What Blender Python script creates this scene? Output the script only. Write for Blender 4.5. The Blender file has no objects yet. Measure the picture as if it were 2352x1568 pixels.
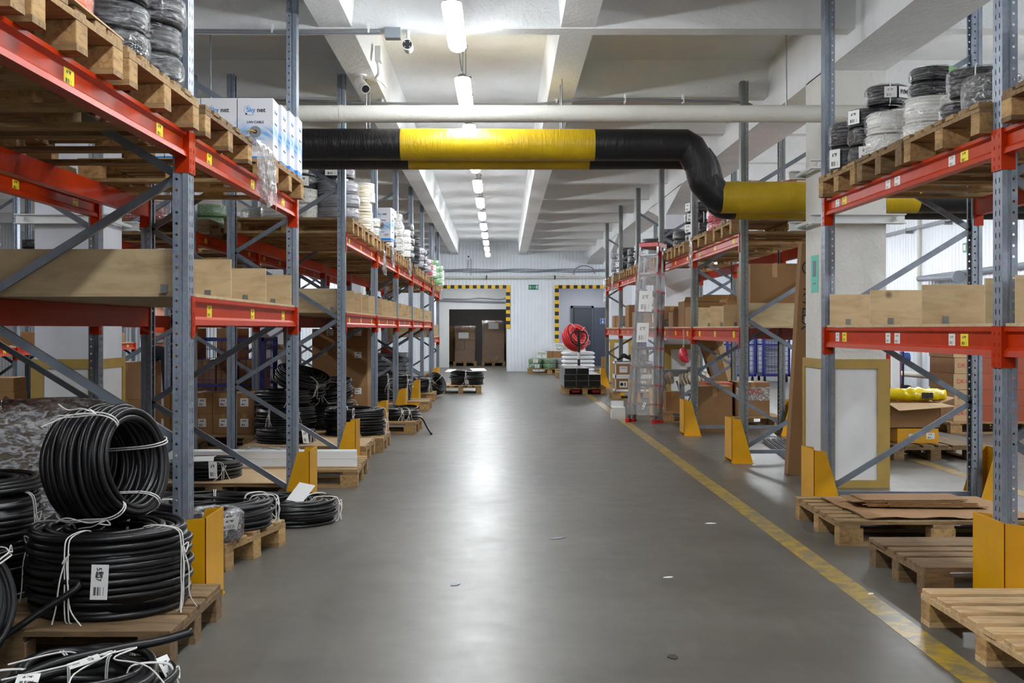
import bpy, math, random
from math import sin, cos, pi, radians, sqrt, atan2
from mathutils import Vector, Matrix
random.seed(7)
SC = bpy.context.scene
COL = SC.collection

# ------------------------------------------------------------------ camera, world, exposure
F, VX, VY, CH = 2700.0, 1145.0, 755.0, 1.248      # focal length in pixels, vanishing point, lens height
cam_d = bpy.data.cameras.new('camera')
cam = bpy.data.objects.new('camera', cam_d); COL.objects.link(cam)
cam.location = (0, 0, CH); cam.rotation_euler = (pi/2, 0, 0)
cam_d.sensor_width = 36.0; cam_d.lens = F/2352*36.0
cam_d.shift_x = (1176-VX)/2352; cam_d.shift_y = -(784-VY)/2352
cam_d.clip_start = 0.05; cam_d.clip_end = 200
SC.camera = cam
W = bpy.data.worlds.new('world'); SC.world = W; W.use_nodes = True
W.node_tree.nodes['Background'].inputs[0].default_value = (0.62, 0.66, 0.72, 1)
W.node_tree.nodes['Background'].inputs[1].default_value = 0.05
SC.view_settings.view_transform = 'Standard'; SC.view_settings.look = 'None'
SC.view_settings.gamma = 1.0; SC.view_settings.use_curve_mapping = False
SC.view_settings.exposure = 0.42
try:
    SC.cycles.use_denoising = True; SC.cycles.adaptive_threshold = 0.04
    SC.cycles.max_bounces = 8; SC.cycles.diffuse_bounces = 5; SC.cycles.glossy_bounces = 3
    SC.cycles.transparent_max_bounces = 12; SC.cycles.transmission_bounces = 2
    SC.cycles.sample_clamp_indirect = 6.0
    SC.cycles.caustics_reflective = False; SC.cycles.caustics_refractive = False
except Exception:
    pass
LAMP_STRENGTH = 62.0

def P(px, py, Y):                                  # a pixel of the photograph at depth Y -> world point
    return Vector(((px-VX)*Y/F, Y, CH-(py-VY)*Y/F))

# ------------------------------------------------------------------ materials
def lin(c):
    c = c/255.0
    return c/12.92 if c <= 0.04045 else ((c+0.055)/1.055)**2.4
def S(r, g, b): return (lin(r), lin(g), lin(b), 1)
class NT:
    def __init__(s, name):
        s.m = bpy.data.materials.new(name); s.m.use_nodes = True
        s.t = s.m.node_tree; s.n = s.t.nodes; s.l = s.t.links
        s.b = s.n['Principled BSDF']; s.out = s.n['Material Output']; s._tc = None
    def nd(s, ty, **kw):
        n = s.n.new(ty)
        for k, v in kw.items(): setattr(n, k, v)
        return n
    def obj(s):
        if not s._tc: s._tc = s.nd('ShaderNodeTexCoord')
        return s._tc.outputs['Object']
    def put(s, sock, v):
        if hasattr(v, 'is_output'): s.l.new(v, sock)
        else: sock.default_value = v
    def math(s, op, a, b=0.0, c=None):
        n = s.nd('ShaderNodeMath', operation=op); s.put(n.inputs[0], a); s.put(n.inputs[1], b)
        if c is not None: s.put(n.inputs[2], c)
        return n.outputs[0]
    def mapped(s, scale=(1, 1, 1), rnd=True):
        n = s.nd('ShaderNodeMapping'); s.l.new(s.obj(), n.inputs[0]); n.inputs['Scale'].default_value = scale
        if rnd:
            oi = s.nd('ShaderNodeObjectInfo'); mu = s.math('MULTIPLY', oi.outputs['Random'], 37.0)
            cx = s.nd('ShaderNodeCombineXYZ'); [s.l.new(mu, cx.inputs[i]) for i in range(3)]
            s.l.new(cx.outputs[0], n.inputs['Location'])
        return n.outputs[0]
    def noise(s, vec, scale, detail=3, rough=0.55, dist=0.0):
        n = s.nd('ShaderNodeTexNoise'); s.l.new(vec, n.inputs['Vector'])
        n.inputs['Scale'].default_value = scale; n.inputs['Detail'].default_value = detail
        n.inputs['Roughness'].default_value = rough; n.inputs['Distortion'].default_value = dist
        return n.outputs['Fac']
    def ramp(s, fac, stops):
        n = s.nd('ShaderNodeValToRGB'); s.l.new(fac, n.inputs[0])
        e = n.color_ramp.elements
        while len(e) < len(stops): e.new(0.5)
        for k, (p, c) in enumerate(stops): e[k].position = p; e[k].color = c if len(c) == 4 else (*c, 1)
        return n.outputs[0]
    def mix(s, fac, a, b, mode='MIX'):
        n = s.nd('ShaderNodeMix', data_type='RGBA', blend_type=mode)
        s.put(n.inputs[0], fac); s.put(n.inputs[6], a); s.put(n.inputs[7], b)
        return n.outputs[2]
    def bump(s, h, strength, dist=0.01):
        n = s.nd('ShaderNodeBump'); s.l.new(h, n.inputs['Height'])
        n.inputs['Strength'].default_value = strength; n.inputs['Distance'].default_value = dist
        s.l.new(n.outputs[0], s.b.inputs['Normal']); return n.outputs[0]
    def fin(s, col=None, rough=None, metal=0.0, spec=None):
        if col is not None: s.put(s.b.inputs['Base Color'], col)
        if rough is not None: s.put(s.b.inputs['Roughness'], rough)
        s.b.inputs['Metallic'].default_value = metal
        if spec is not None: s.b.inputs['Specular IOR Level'].default_value = spec
        return s.m
    def rnd_tint(s, col, lo=0.85, hi=1.1):
        oi = s.nd('ShaderNodeObjectInfo'); mr = s.nd('ShaderNodeMapRange'); s.l.new(oi.outputs['Random'], mr.inputs[0])
        mr.inputs[3].default_value = lo; mr.inputs[4].default_value = hi
        cx = s.nd('ShaderNodeCombineXYZ'); [s.l.new(mr.outputs[0], cx.inputs[i]) for i in range(3)]
        return s.mix(1.0, col, cx.outputs[0], 'MULTIPLY')
def sc4(c, k): return (min(c[0]*k, 1), min(c[1]*k, 1), min(c[2]*k, 1), 1)

DK = {'galvanised_brace': 0.84, 'orange_beam_paint': 0.84, 'yellow_guard_paint': 0.9, 'brown_cardboard': 0.84, 'pale_cardboard_sheet': 0.86, 'reddish_cardboard': 0.86, 'black_cable_sheath': 0.75, 'dark_grey_cable_sheath': 0.8, 'bare_steel': 0.88}
def plain(name, c, rough=0.5, metal=0.0, var=0.12, nscale=8, bump=0.0, bscale=40, spec=None, rnd=0.0, coat=0.0):
    t = NT(name); v = t.mapped(); nz = t.noise(v, nscale, 4); c = sc4(c, DK.get(name, 1.0))
    col = t.ramp(nz, [(0.3, sc4(c, 1-var)), (0.7, sc4(c, 1+var*0.6))])
    if rnd: col = t.rnd_tint(col, 1-rnd, 1+rnd)
    if bump: t.bump(t.noise(v, bscale, 4), bump, 0.004)
    if coat: t.b.inputs['Coat Weight'].default_value = coat; t.b.inputs['Coat Roughness'].default_value = 0.1
    return t.fin(col, rough, metal, spec)

def wood(name, c, dark, axis_scale=(2, 14, 14), rough=0.75, rnd=0.2, knots=False):
    c = sc4(c, 0.86); dark = sc4(dark, 0.86)
    t = NT(name); v = t.mapped(axis_scale); g = t.noise(v, 3.0, 5, 0.6, 0.6)
    col = t.ramp(g, [(0.25, dark), (0.55, c), (0.8, sc4(c, 1.12))])
    v2 = t.mapped((1, 1, 1)); st = t.noise(v2, 5.0, 3); k = t.ramp(st, [(0.58, (0, 0, 0)), (0.75, (1, 1, 1))])
    col = t.mix(t.math('MULTIPLY', k, 0.35), col, sc4(dark, 0.55))
    if knots:
        vo = t.nd('ShaderNodeTexVoronoi'); t.l.new(v2, vo.inputs['Vector']); vo.inputs['Scale'].default_value = 2.3
        kn = t.ramp(vo.outputs['Distance'], [(0.02, (1, 1, 1)), (0.07, (0, 0, 0))])
        col = t.mix(t.math('MULTIPLY', kn, 0.75), col, S(70, 45, 25))
    col = t.rnd_tint(col, 1-rnd, 1+rnd*0.7); t.bump(g, 0.25, 0.003)
    return t.fin(col, rough)

def sheet_holes(name, base, slot_face, hole_at, rough=0.42):
    """galvanised sheet of a rack upright with slots punched in its face and round holes in its flanges"""
    t = NT(name); o = t.obj(); sx = t.nd('ShaderNodeSeparateXYZ'); t.l.new(o, sx.inputs[0])
    x, y, z = sx.outputs; ge = t.nd('ShaderNodeTexCoord'); nx = t.nd('ShaderNodeSeparateXYZ'); t.l.new(ge.outputs['Normal'], nx.inputs[0])
    isface = t.math('GREATER_THAN', t.math('ABSOLUTE', nx.outputs[0]), 0.8)
    isside = t.math('GREATER_THAN', t.math('ABSOLUTE', nx.outputs[1]), 0.8)
    fz = t.math('SUBTRACT', t.math('FRACT', t.math('DIVIDE', z, 0.05)), 0.5)      # -.5...5 along the pitch
    onweb = t.math('LESS_THAN', x, 0.01)
    sy = t.math('LESS_THAN', t.math('ABSOLUTE', t.math('SUBTRACT', t.math('ABSOLUTE', y), 0.02)), 0.0048)
    sl = t.math('MULTIPLY', t.math('MULTIPLY', sy, t.math('LESS_THAN', t.math('ABSOLUTE', fz), 0.24)), t.math('MULTIPLY', isface, onweb))
    dx = t.math('SUBTRACT', x, hole_at); dz = t.math('MULTIPLY', fz, 0.05)
    rr = t.math('ADD', t.math('MULTIPLY', dx, dx), t.math('MULTIPLY', dz, dz))
    ho = t.math('MULTIPLY', t.math('LESS_THAN', rr, 0.0062**2), isside)
    hole = t.math('MAXIMUM', sl, ho)
    v = t.mapped((1, 1, 0.25)); nz = t.noise(v, 14, 5, 0.6); vo = t.nd('ShaderNodeTexVoronoi'); t.l.new(t.mapped((1, 1, 1)), vo.inputs['Vector']); vo.inputs['Scale'].default_value = 70
    col = t.ramp(nz, [(0.25, sc4(base, 0.72)), (0.5, base), (0.78, sc4(base, 1.25))])
    col = t.mix(0.12, col, vo.outputs['Color'], 'OVERLAY')
    t.fin(col, rough, 0.35)
    tr = t.nd('ShaderNodeBsdfTransparent'); mx = t.nd('ShaderNodeMixShader')
    t.l.new(hole, mx.inputs[0]); t.l.new(t.b.outputs[0], mx.inputs[1]); t.l.new(tr.outputs[0], mx.inputs[2]); t.l.new(mx.outputs[0], t.out.inputs[0])
    return t.m

def film(name, tint, clear=0.6, scale=30, rough=0.12, stretch=(1, 1, 1), white=0.35, shine=1.6, cap=0.5, bmp=1.0, th=(0.46, 0.56, 0.64)):
    """clear stretch film: see-through with glossy wrinkles and milky creases"""
    t = NT(name); v = t.mapped(stretch); a = t.noise(v, scale, 5, 0.62, 1.2)
    b = t.noise(v, scale*0.4, 3, 0.5, 2.0)
    h = t.math('ADD', a, t.math('MULTIPLY', b, 1.5)); t.bump(h, bmp, 0.012)
    t.fin(tint, rough, 0.0, 0.9)
    cr = t.ramp(a, [(th[0], (white*0.15,)*3), (th[1], (white*0.6,)*3), (th[2], (min(1, white*2.6),)*3)])
    tr = t.nd('ShaderNodeBsdfTransparent'); gl = t.nd('ShaderNodeBsdfGlossy'); gl.inputs['Roughness'].default_value = rough
    gl.inputs['Color'].default_value = (0.95, 0.95, 0.97, 1); t.l.new(t.n['Bump'].outputs[0], gl.inputs['Normal'])
    fr = t.nd('ShaderNodeFresnel'); fr.inputs['IOR'].default_value = 1.55; t.l.new(t.n['Bump'].outputs[0], fr.inputs['Normal'])
    m1 = t.nd('ShaderNodeMixShader'); t.l.new(cr, m1.inputs[0]); t.l.new(tr.outputs[0], m1.inputs[1]); t.l.new(t.b.outputs[0], m1.inputs[2])
    m2 = t.nd('ShaderNodeMixShader'); t.l.new(t.math('MINIMUM', t.math('MULTIPLY', fr.outputs[0], shine), cap), m2.inputs[0])
    t.l.new(m1.outputs[0], m2.inputs[1]); t.l.new(gl.outputs[0], m2.inputs[2]); t.l.new(m2.outputs[0], t.out.inputs[0])
    return t.m

def sticker(name, paper, ink, bars=True):
    """printed label: a smudge of type above, a barcode below (generated coordinates 0..1)"""
    t = NT(name); tc = t.nd('ShaderNodeTexCoord'); sp = t.nd('ShaderNodeSeparateXYZ'); t.l.new(tc.outputs['UV'], sp.inputs[0])
    u, w = sp.outputs[0], sp.outputs[1]
    inside = lambda q, a, b: t.math('MULTIPLY', t.math('GREATER_THAN', q, a), t.math('LESS_THAN', q, b))
    cx = t.nd('ShaderNodeCombineXYZ'); t.l.new(t.math('MULTIPLY', u, 26.0), cx.inputs[0])
    wn = t.nd('ShaderNodeTexWhiteNoise', noise_dimensions='1D'); t.l.new(t.math('FLOOR', t.math('MULTIPLY', u, 34.0)), wn.inputs['W'])
    bar = t.math('MULTIPLY', t.math('GREATER_THAN', wn.outputs['Value'], 0.45), t.math('MULTIPLY', inside(u, 0.18, 0.82), inside(w, 0.12, 0.36)))
    wt = t.nd('ShaderNodeTexWhiteNoise', noise_dimensions='2D'); c2 = t.nd('ShaderNodeCombineXYZ')
    t.l.new(t.math('FLOOR', t.math('MULTIPLY', u, 21.0)), c2.inputs[0]); t.l.new(t.math('FLOOR', t.math('MULTIPLY', w, 15.0)), c2.inputs[1]); t.l.new(c2.outputs[0], wt.inputs['Vector'])
    txt = t.math('MULTIPLY', t.math('GREATER_THAN', wt.outputs['Value'], 0.5), t.math('MULTIPLY', inside(u, 0.25, 0.75), inside(w, 0.62, 0.8)))
    k = t.math('MAXIMUM', bar, txt) if bars else txt
    return t.fin(t.mix(k, paper, ink), 0.5)

GALV = S(137, 146, 160)
M = {}
M['upright'] = sheet_holes('galvanised_upright', GALV, 0.0, 0.052)
M['upright_old'] = sheet_holes('weathered_galvanised_upright', S(124, 128, 128), 0.0, 0.052)
M['brace'] = plain('galvanised_brace', S(128, 136, 148), 0.38, 0.4, 0.2, 12)
M['steel'] = plain('bare_steel', S(150, 153, 156), 0.35, 0.7, 0.15, 15)
M['orange'] = plain('orange_beam_paint', S(190, 51, 4), 0.38, 0.0, 0.14, 9, 0.05, 30, spec=0.13, coat=0.02)
M['yellow'] = plain('yellow_guard_paint', S(226, 164, 0), 0.42, 0.0, 0.1, 6, 0.05, 30)
M['pallet'] = wood('pallet_wood', S(170, 138, 94), S(112, 84, 54), (2.0, 14, 14), 0.8, 0.2)
M['pallet_old'] = wood('weathered_pallet_wood', S(136, 108, 74), S(82, 62, 42), (2.0, 14, 14), 0.85, 0.16)
M['pallet_new'] = wood('pale_new_pallet_wood', S(224, 190, 142), S(178, 138, 92), (2.0, 12, 12), 0.75, 0.08)
M['block'] = wood('pallet_block_wood', S(190, 152, 100), S(130, 94, 56), (14, 3, 14), 0.8, 0.18)
M['ply'] = wood('birch_plywood', S(214, 189, 148), S(184, 156, 114), (1.2, 5, 5), 0.6, 0.07, True)
M['ply_edge'] = plain('plywood_edge', S(226, 205, 170), 0.7, 0, 0.15, 40)
M['card'] = plain('brown_cardboard', S(158, 118, 76), 0.8, 0, 0.07, 5, 0.04, 60, rnd=0.12)
M['card_pale'] = plain('pale_cardboard_sheet', S(200, 168, 128), 0.8, 0, 0.08, 4, 0.05, 40, rnd=0.06)
M['card_red'] = plain('reddish_cardboard', S(176, 92, 66), 0.8, 0, 0.06, 5, rnd=0.06)
M['tape'] = plain('packing_tape', S(172, 132, 84), 0.25, 0, 0.05)
M['black'] = plain('black_cable_sheath', S(21, 21, 24), 0.36, 0, 0.2, 18, spec=0.45)
M['black2'] = plain('dark_grey_cable_sheath', S(32, 32, 36), 0.4, 0, 0.2, 18, spec=0.45)
M['white_cable'] = plain('white_cable_sheath', S(222, 220, 214), 0.45, 0, 0.05, 10)
M['cream_cable'] = plain('cream_cable_sheath', S(214, 204, 184), 0.5, 0, 0.06, 10)
M['red_cable'] = plain('red_cable_sheath', S(200, 40, 44), 0.4, 0, 0.08, 10)
M['pink_cable'] = plain('crimson_cable_sheath', S(200, 52, 72), 0.4, 0, 0.08, 10)
M['orange_cable'] = plain('orange_cable_sheath', S(226, 104, 52), 0.4, 0, 0.08, 10)
M['green_cable'] = plain('green_cable_sheath', S(96, 160, 84), 0.4, 0, 0.1, 10)
M['blue_cable'] = plain('blue_cable_sheath', S(40, 84, 170), 0.4, 0, 0.1, 10)
M['grey_cable'] = plain('grey_cable_sheath', S(150, 152, 160), 0.45, 0, 0.08, 10)
M['string'] = plain('white_twine', S(226, 224, 220), 0.8, 0, 0.05, 40)
M['paper'] = plain('white_paper', S(234, 234, 232), 0.7, 0, 0.03, 5)
M['tag'] = sticker('printed_white_tag', S(232, 232, 230), S(84, 84, 90))
M['sheet'] = sticker('printed_white_sheet', S(232, 232, 230), S(168, 168, 172))
M['ysticker'] = sticker('yellow_barcode_sticker', S(238, 222, 40), S(60, 55, 20))
M['wsticker'] = sticker('white_barcode_sticker', S(224, 224, 220), S(120, 120, 120))
M['ink'] = plain('black_print', S(32, 32, 36), 0.6, 0, 0.02)
M['ink_navy'] = plain('navy_print', S(44, 48, 96), 0.6, 0, 0.02)
M['ink_grey'] = plain('grey_print', S(120, 124, 140), 0.6, 0, 0.02)
M['ink_blue'] = plain('sky_blue_print', S(62, 150, 220), 0.6, 0, 0.02)
M['ink_red'] = plain('red_print', S(186, 52, 44), 0.6, 0, 0.02)
M['film'] = film('clear_stretch_film', S(225, 226, 230), scale=34, white=0.34)
M['film_heavy'] = film('heavy_wrinkled_stretch_film', S(228, 228, 230), scale=15, white=0.5, rough=0.14, stretch=(1.0, 1.0, 2.5), th=(0.34, 0.46, 0.56))
M['film_dark'] = film('wrinkled_wrap_on_dark_coil', S(206, 210, 226), scale=20, white=0.13, rough=0.05, shine=1.1, cap=0.45, th=(0.5, 0.58, 0.63), stretch=(1, 1, 2.2))
M['film_clear'] = film('thin_clear_film', S(225, 226, 230), scale=26, white=0.14, shine=1.0, cap=0.3)
M['film_light'] = film('loose_milky_film', S(232, 232, 234), scale=18, white=0.5, stretch=(3, 3, 0.7), shine=1.2)
M['film_white'] = film('wrap_on_white_coil', S(246, 246, 246), scale=20, white=0.3, shine=0.6, cap=0.2, bmp=0.35)
def milky(name, c, k):
    t = NT(name); v = t.mapped((2, 2, 0.5)); a = t.noise(v, 9, 4, 0.6, 1.0); t.bump(a, 0.8, 0.01); t.fin(c, 0.25)
    tr = t.nd('ShaderNodeBsdfTransparent'); mx = t.nd('ShaderNodeMixShader'); t.l.new(t.math('MULTIPLY', t.ramp(a, [(0.3, (0.5,)*3), (0.7, (1, 1, 1))]), k), mx.inputs[0])
    t.l.new(tr.outputs[0], mx.inputs[1]); t.l.new(t.b.outputs[0], mx.inputs[2]); t.l.new(mx.outputs[0], t.out.inputs[0]); return t.m
M['milky'] = milky('milky_film_sleeve', S(226, 228, 232), 0.36)
M['white_paint'] = plain('white_enamel', S(226, 227, 226), 0.4, 0, 0.04, 6)
M['white_plastic'] = plain('white_pvc', S(236, 238, 240), 0.35, 0, 0.02, 6)
M['grey_plastic'] = plain('grey_plastic', S(128, 134, 142), 0.5, 0, 0.05, 6)
M['dark_plastic'] = plain('black_plastic', S(26, 27, 31), 0.4, 0, 0.05, 6)
M['red_paint'] = plain('red_enamel', S(190, 30, 32), 0.35, 0, 0.06, 6)
M['blue_paint'] = plain('blue_enamel', S(34, 38, 122), 0.4, 0, 0.08, 6)
M['pipe_blue'] = plain('blue_pipe_paint', S(40, 84, 156), 0.4, 0, 0.08, 6)
M['rubber'] = plain('black_rubber', S(28, 28, 30), 0.7, 0, 0.1, 20)
M['insul_black'] = None; M['insul_yellow'] = None
def floor_mat():
    t = NT('polished_concrete'); v = t.mapped((1, 1, 1), False); vs = t.mapped((1.6, 0.35, 1), False)
    a = t.noise(v, 0.55, 6, 0.6, 0.4); b = t.noise(v, 5.0, 6, 0.65); st = t.noise(vs, 6.0, 5, 0.6); fine = t.noise(v, 60, 3, 0.6)
    col = t.ramp(a, [(0.3, S(80, 76, 71)), (0.5, S(93, 89, 83)), (0.7, S(104, 101, 95))])
    col = t.mix(t.math('MULTIPLY', t.ramp(b, [(0.5, (0, 0, 0)), (0.7, (1, 1, 1))]), 0.35), col, S(92, 86, 78))
    col = t.mix(t.math('MULTIPLY', t.ramp(st, [(0.55, (0, 0, 0)), (0.72, (1, 1, 1))]), 0.12), col, S(150, 146, 138))
    sp = t.ramp(fine, [(0.69, (0, 0, 0)), (0.74, (1, 1, 1))]); col = t.mix(t.math('MULTIPLY', sp, 0.5), col, S(60, 55, 50))
    sp3 = t.nd('ShaderNodeSeparateXYZ'); t.l.new(v, sp3.inputs[0]); yy = t.math('FRACT', t.math('DIVIDE', t.math('ADD', sp3.outputs[1], 20.72), 6.0))
    joint = t.math('LESS_THAN', yy, 0.0012); col = t.mix(t.math('MULTIPLY', joint, 0.6), col, S(78, 73, 66))
    r = t.nd('ShaderNodeMapRange'); t.l.new(t.math('ADD', t.math('MULTIPLY', a, 0.5), t.math('MULTIPLY', b, 0.5)), r.inputs[0])
    r.inputs[1].default_value = 0.3; r.inputs[2].default_value = 0.7; r.inputs[3].default_value = 0.31; r.inputs[4].default_value = 0.45
    t.bump(t.math('ADD', t.math('MULTIPLY', b, 0.5), t.math('MULTIPLY', fine, 0.1)), 0.025, 0.01)
    return t.fin(col, r.outputs[0], 0.0, 0.36)
M['floor'] = floor_mat()
def plaster(name, c, bs=0.55, sc=3.0, stain=0.25):
    t = NT(name); v = t.mapped((1, 1, 1), False); a = t.noise(v, 1.2, 6, 0.65); b = t.noise(v, sc*3, 7, 0.7, 0.8); c2 = t.noise(v, 26, 4, 0.6)
    col = t.ramp(a, [(0.3, sc4(c, 0.9)), (0.6, c), (0.8, sc4(c, 1.05))])
    k = t.ramp(b, [(0.62, (0, 0, 0)), (0.78, (1, 1, 1))]); col = t.mix(t.math('MULTIPLY', k, stain), col, S(140, 128, 108))
    vo = t.nd('ShaderNodeTexVoronoi', feature='DISTANCE_TO_EDGE'); t.l.new(t.mapped((0.35, 0.35, 1.2), False), vo.inputs['Vector']); vo.inputs['Scale'].default_value = 2.0
    h = t.math('ADD', t.math('MULTIPLY', b, 1.0), t.math('MULTIPLY', c2, 0.25)); t.bump(h, bs, 0.03)
    return t.fin(col, 0.75, 0, 0.3)
M['plaster'] = plaster('whitewashed_concrete', S(238, 240, 241), 0.4, 3.0, 0.18)
M['plaster_rib'] = plaster('chipped_whitewash_rib', S(238, 240, 240), 0.5, 5.0, 0.25)
M['paintwall'] = plaster('painted_wall', S(222, 222, 222), 0.12, 2.0, 0.06)
M['colpaint'] = plaster('painted_column', S(222, 224, 232), 0.15, 3.0, 0.12)
M['colpeel'] = plaster('peeling_column_paint', S(228, 226, 220), 0.7, 2.0, 0.45)
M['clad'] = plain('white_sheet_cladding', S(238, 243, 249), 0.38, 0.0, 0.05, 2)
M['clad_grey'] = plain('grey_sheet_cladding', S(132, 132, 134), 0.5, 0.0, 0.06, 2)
M['ochre'] = plain('ochre_edge_paint', S(172, 142, 72), 0.55, 0, 0.12, 6, 0.05, 30)
M['greywall'] = plain('grey_painted_wall', S(176, 178, 186), 0.7, 0, 0.03, 2)
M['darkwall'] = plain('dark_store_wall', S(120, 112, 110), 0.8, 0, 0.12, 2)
M['greydoor'] = plain('slate_door_paint', S(72, 76, 90), 0.45, 0, 0.04, 4)
M['greydoor2'] = plain('dark_slate_door_leaf', S(56, 60, 70), 0.45, 0, 0.04, 4)
M['pipe_white'] = plaster('flaking_white_pipe_paint', S(220, 218, 208), 0.3, 5.0, 0.3)
def insul(name, c, dark):
    t = NT(name); v = t.mapped((1, 1, 1), False); vs = t.mapped((6, 1.2, 1.2), False)
    a = t.noise(v, 2.0, 5, 0.6); w = t.noise(vs, 2.2, 5, 0.65, 1.5)
    col = t.ramp(a, [(0.3, dark), (0.65, c)]); t.bump(w, 0.35, 0.03)
    return t.fin(col, 0.36, 0, 0.5)
M['insul_black'] = insul('black_pipe_wrap', S(32, 32, 36), S(22, 22, 25))
M['insul_yellow'] = insul('yellow_pipe_wrap', S(214, 178, 24), S(176, 146, 24))
def worn_line():
    t = NT('worn_yellow_floor_paint'); v = t.mapped((1, 1, 1), False); a = t.noise(v, 9, 8, 0.72, 0.5)
    k = t.ramp(a, [(0.42, (0, 0, 0)), (0.58, (1, 1, 1))])
    col = t.mix(k, S(120, 110, 88), S(178, 148, 46))
    return t.fin(col, 0.3, 0, 0.5)
M['line'] = worn_line()
def lampmat():
    t = NT('lit_lamp_diffuser'); e = t.nd('ShaderNodeEmission'); e.inputs[0].default_value = (0.925, 0.97, 1.0, 1); e.inputs[1].default_value = LAMP_STRENGTH
    t.l.new(e.outputs[0], t.out.inputs[0]); return t.m
M['lamp'] = lampmat()

# ------------------------------------------------------------------ mesh and object helpers
class MB:
    """collects faces; build() links them as ONE mesh object"""
    def __init__(s): s.v = []; s.f = []; s.mi = []; s.cur = 0; s.T = None
    def _add(s, vs, fs):
        b = len(s.v)
        s.v.extend([(s.T @ Vector(p)) if s.T else Vector(p) for p in vs])
        s.f.extend([tuple(b+i for i in f) for f in fs]); s.mi.extend([s.cur]*len(fs)); return s
    def box(s, x0, x1, y0, y1, z0, z1):
        return s._add([(x0, y0, z0), (x1, y0, z0), (x1, y1, z0), (x0, y1, z0), (x0, y0, z1), (x1, y0, z1), (x1, y1, z1), (x0, y1, z1)],
                      [(0, 3, 2, 1), (4, 5, 6, 7), (0, 1, 5, 4), (1, 2, 6, 5), (2, 3, 7, 6), (3, 0, 4, 7)])
    def hexa(s, p): return s._add(p, [(0, 3, 2, 1), (4, 5, 6, 7), (0, 1, 5, 4), (1, 2, 6, 5), (2, 3, 7, 6), (3, 0, 4, 7)])
    def cbox(s, x0, x1, y0, y1, z0, z1, c=0.004):
        """box with chamfered vertical and top edges"""
        o = [(x0+c, y0), (x1-c, y0), (x1, y0+c), (x1, y1-c), (x1-c, y1), (x0+c, y1), (x0, y1-c), (x0, y0+c)]
        i = [(x0+2*c, y0+c), (x1-2*c, y0+c), (x1-c, y0+2*c), (x1-c, y1-2*c), (x1-2*c, y1-c), (x0+2*c, y1-c), (x0+c, y1-2*c), (x0+c, y0+2*c)]
        vs = [(a, b, z0) for a, b in o]+[(a, b, z1-c) for a, b in o]+[(a, b, z1) for a, b in i]
        fs = [tuple(range(7, -1, -1)), tuple(range(16, 24))]
        for r in (0, 8):
            for k in range(8): fs.append((r+k, r+(k+1) % 8, r+8+(k+1) % 8, r+8+k))
        return s._add(vs, fs)
    def prism(s, poly, a, b, axis='y'):
        """polygon (2d) swept between a and b: axis y -> poly is (x,z); x -> (y,z); z -> (x,y)"""
        n = len(poly)
        pt = {'y': lambda q, h: (q[0], h, q[1]), 'x': lambda q, h: (h, q[0], q[1]), 'z': lambda q, h: (q[0], q[1], h)}[axis]
        vs = [pt(q, a) for q in poly]+[pt(q, b) for q in poly]
        return s._add(vs, [tuple(range(n-1, -1, -1)), tuple(range(n, 2*n))]+[(k, (k+1) % n, n+(k+1) % n, n+k) for k in range(n)])
    def tube(s, pts, r, n=8, closed=False, caps=True):
        pts = [Vector(p) for p in pts]; m = len(pts); rs = r if isinstance(r, (list, tuple)) else [r]*m
        vs = []; up = None
        for k in range(m):
            d = (pts[(k+1) % m]-pts[k-1]) if closed else (pts[min(k+1, m-1)]-pts[max(k-1, 0)])
            d = d.normalized() if d.length > 1e-9 else Vector((0, 0, 1))
            if up is None: up = Vector((0, 0, 1)) if abs(d.z) < 0.9 else Vector((1, 0, 0))
            a = (up-d*up.dot(d)); a = a.normalized() if a.length > 1e-6 else d.orthogonal().normalized(); b = d.cross(a); up = a
            vs += [pts[k]+(a*cos(2*pi*j/n)+b*sin(2*pi*j/n))*rs[k] for j in range(n)]
        fs = []
        for k in range(m if closed else m-1):
            for j in range(n): fs.append((k*n+j, k*n+(j+1) % n, ((k+1) % m)*n+(j+1) % n, ((k+1) % m)*n+j))
        if not closed and caps: fs += [tuple(range(n-1, -1, -1)), tuple(range((m-1)*n, m*n))]
        return s._add(vs, fs)
    def lathe(s, prof, n=32, closed=False, jit=None):
        m = len(prof); vs = []
        for k in range(n):
            a = 2*pi*k/n
            for i, (r, z) in enumerate(prof):
                q = jit(i, k) if jit else (0, 0); vs.append(((r+q[0])*cos(a), (r+q[0])*sin(a), z+q[1]))
        fs = [(k*m+i, ((k+1) % n)*m+i, ((k+1) % n)*m+(i+1) % m, k*m+(i+1) % m) for k in range(n) for i in range(m if closed else m-1)]
        return s._add(vs, fs)
    def cyl(s, c0, c1, r, n=16): return s.tube([c0, c1], r, n)
    def mesh(s, name, mats, smooth=False, origin=None):
        me = bpy.data.meshes.new(name); o = Vector(origin) if origin is not None else Vector((0, 0, 0))
        me.from_pydata([p-o for p in s.v], [], s.f)
        for m in (mats if isinstance(mats, (list, tuple)) else [mats]): me.materials.append(M[m] if isinstance(m, str) else m)
        if any(s.mi): me.polygons.foreach_set('material_index', s.mi)
        if smooth:
            me.polygons.foreach_set('use_smooth', [True]*len(me.polygons))
            if smooth != 'all':
                try: me.set_sharp_from_angle(angle=radians(42))
                except Exception: pass
        me.update(); return me
    def build(s, name, mats, parent=None, smooth=False, loc=None):
        """vertices are in the parent's frame; LOC shifts the mesh so that its own origin lies there"""
        me = s.mesh(name, mats, smooth, loc)
        return link(name, me, parent, loc)
def link(name, me, parent=None, loc=None, rot=None):
    o = bpy.data.objects.new(name, me); COL.objects.link(o)
    if parent is not None: o.parent = parent
    if loc is not None: o.location = loc
    if rot is not None: o.rotation_euler = rot
    return o
SEEN = {}
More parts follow.
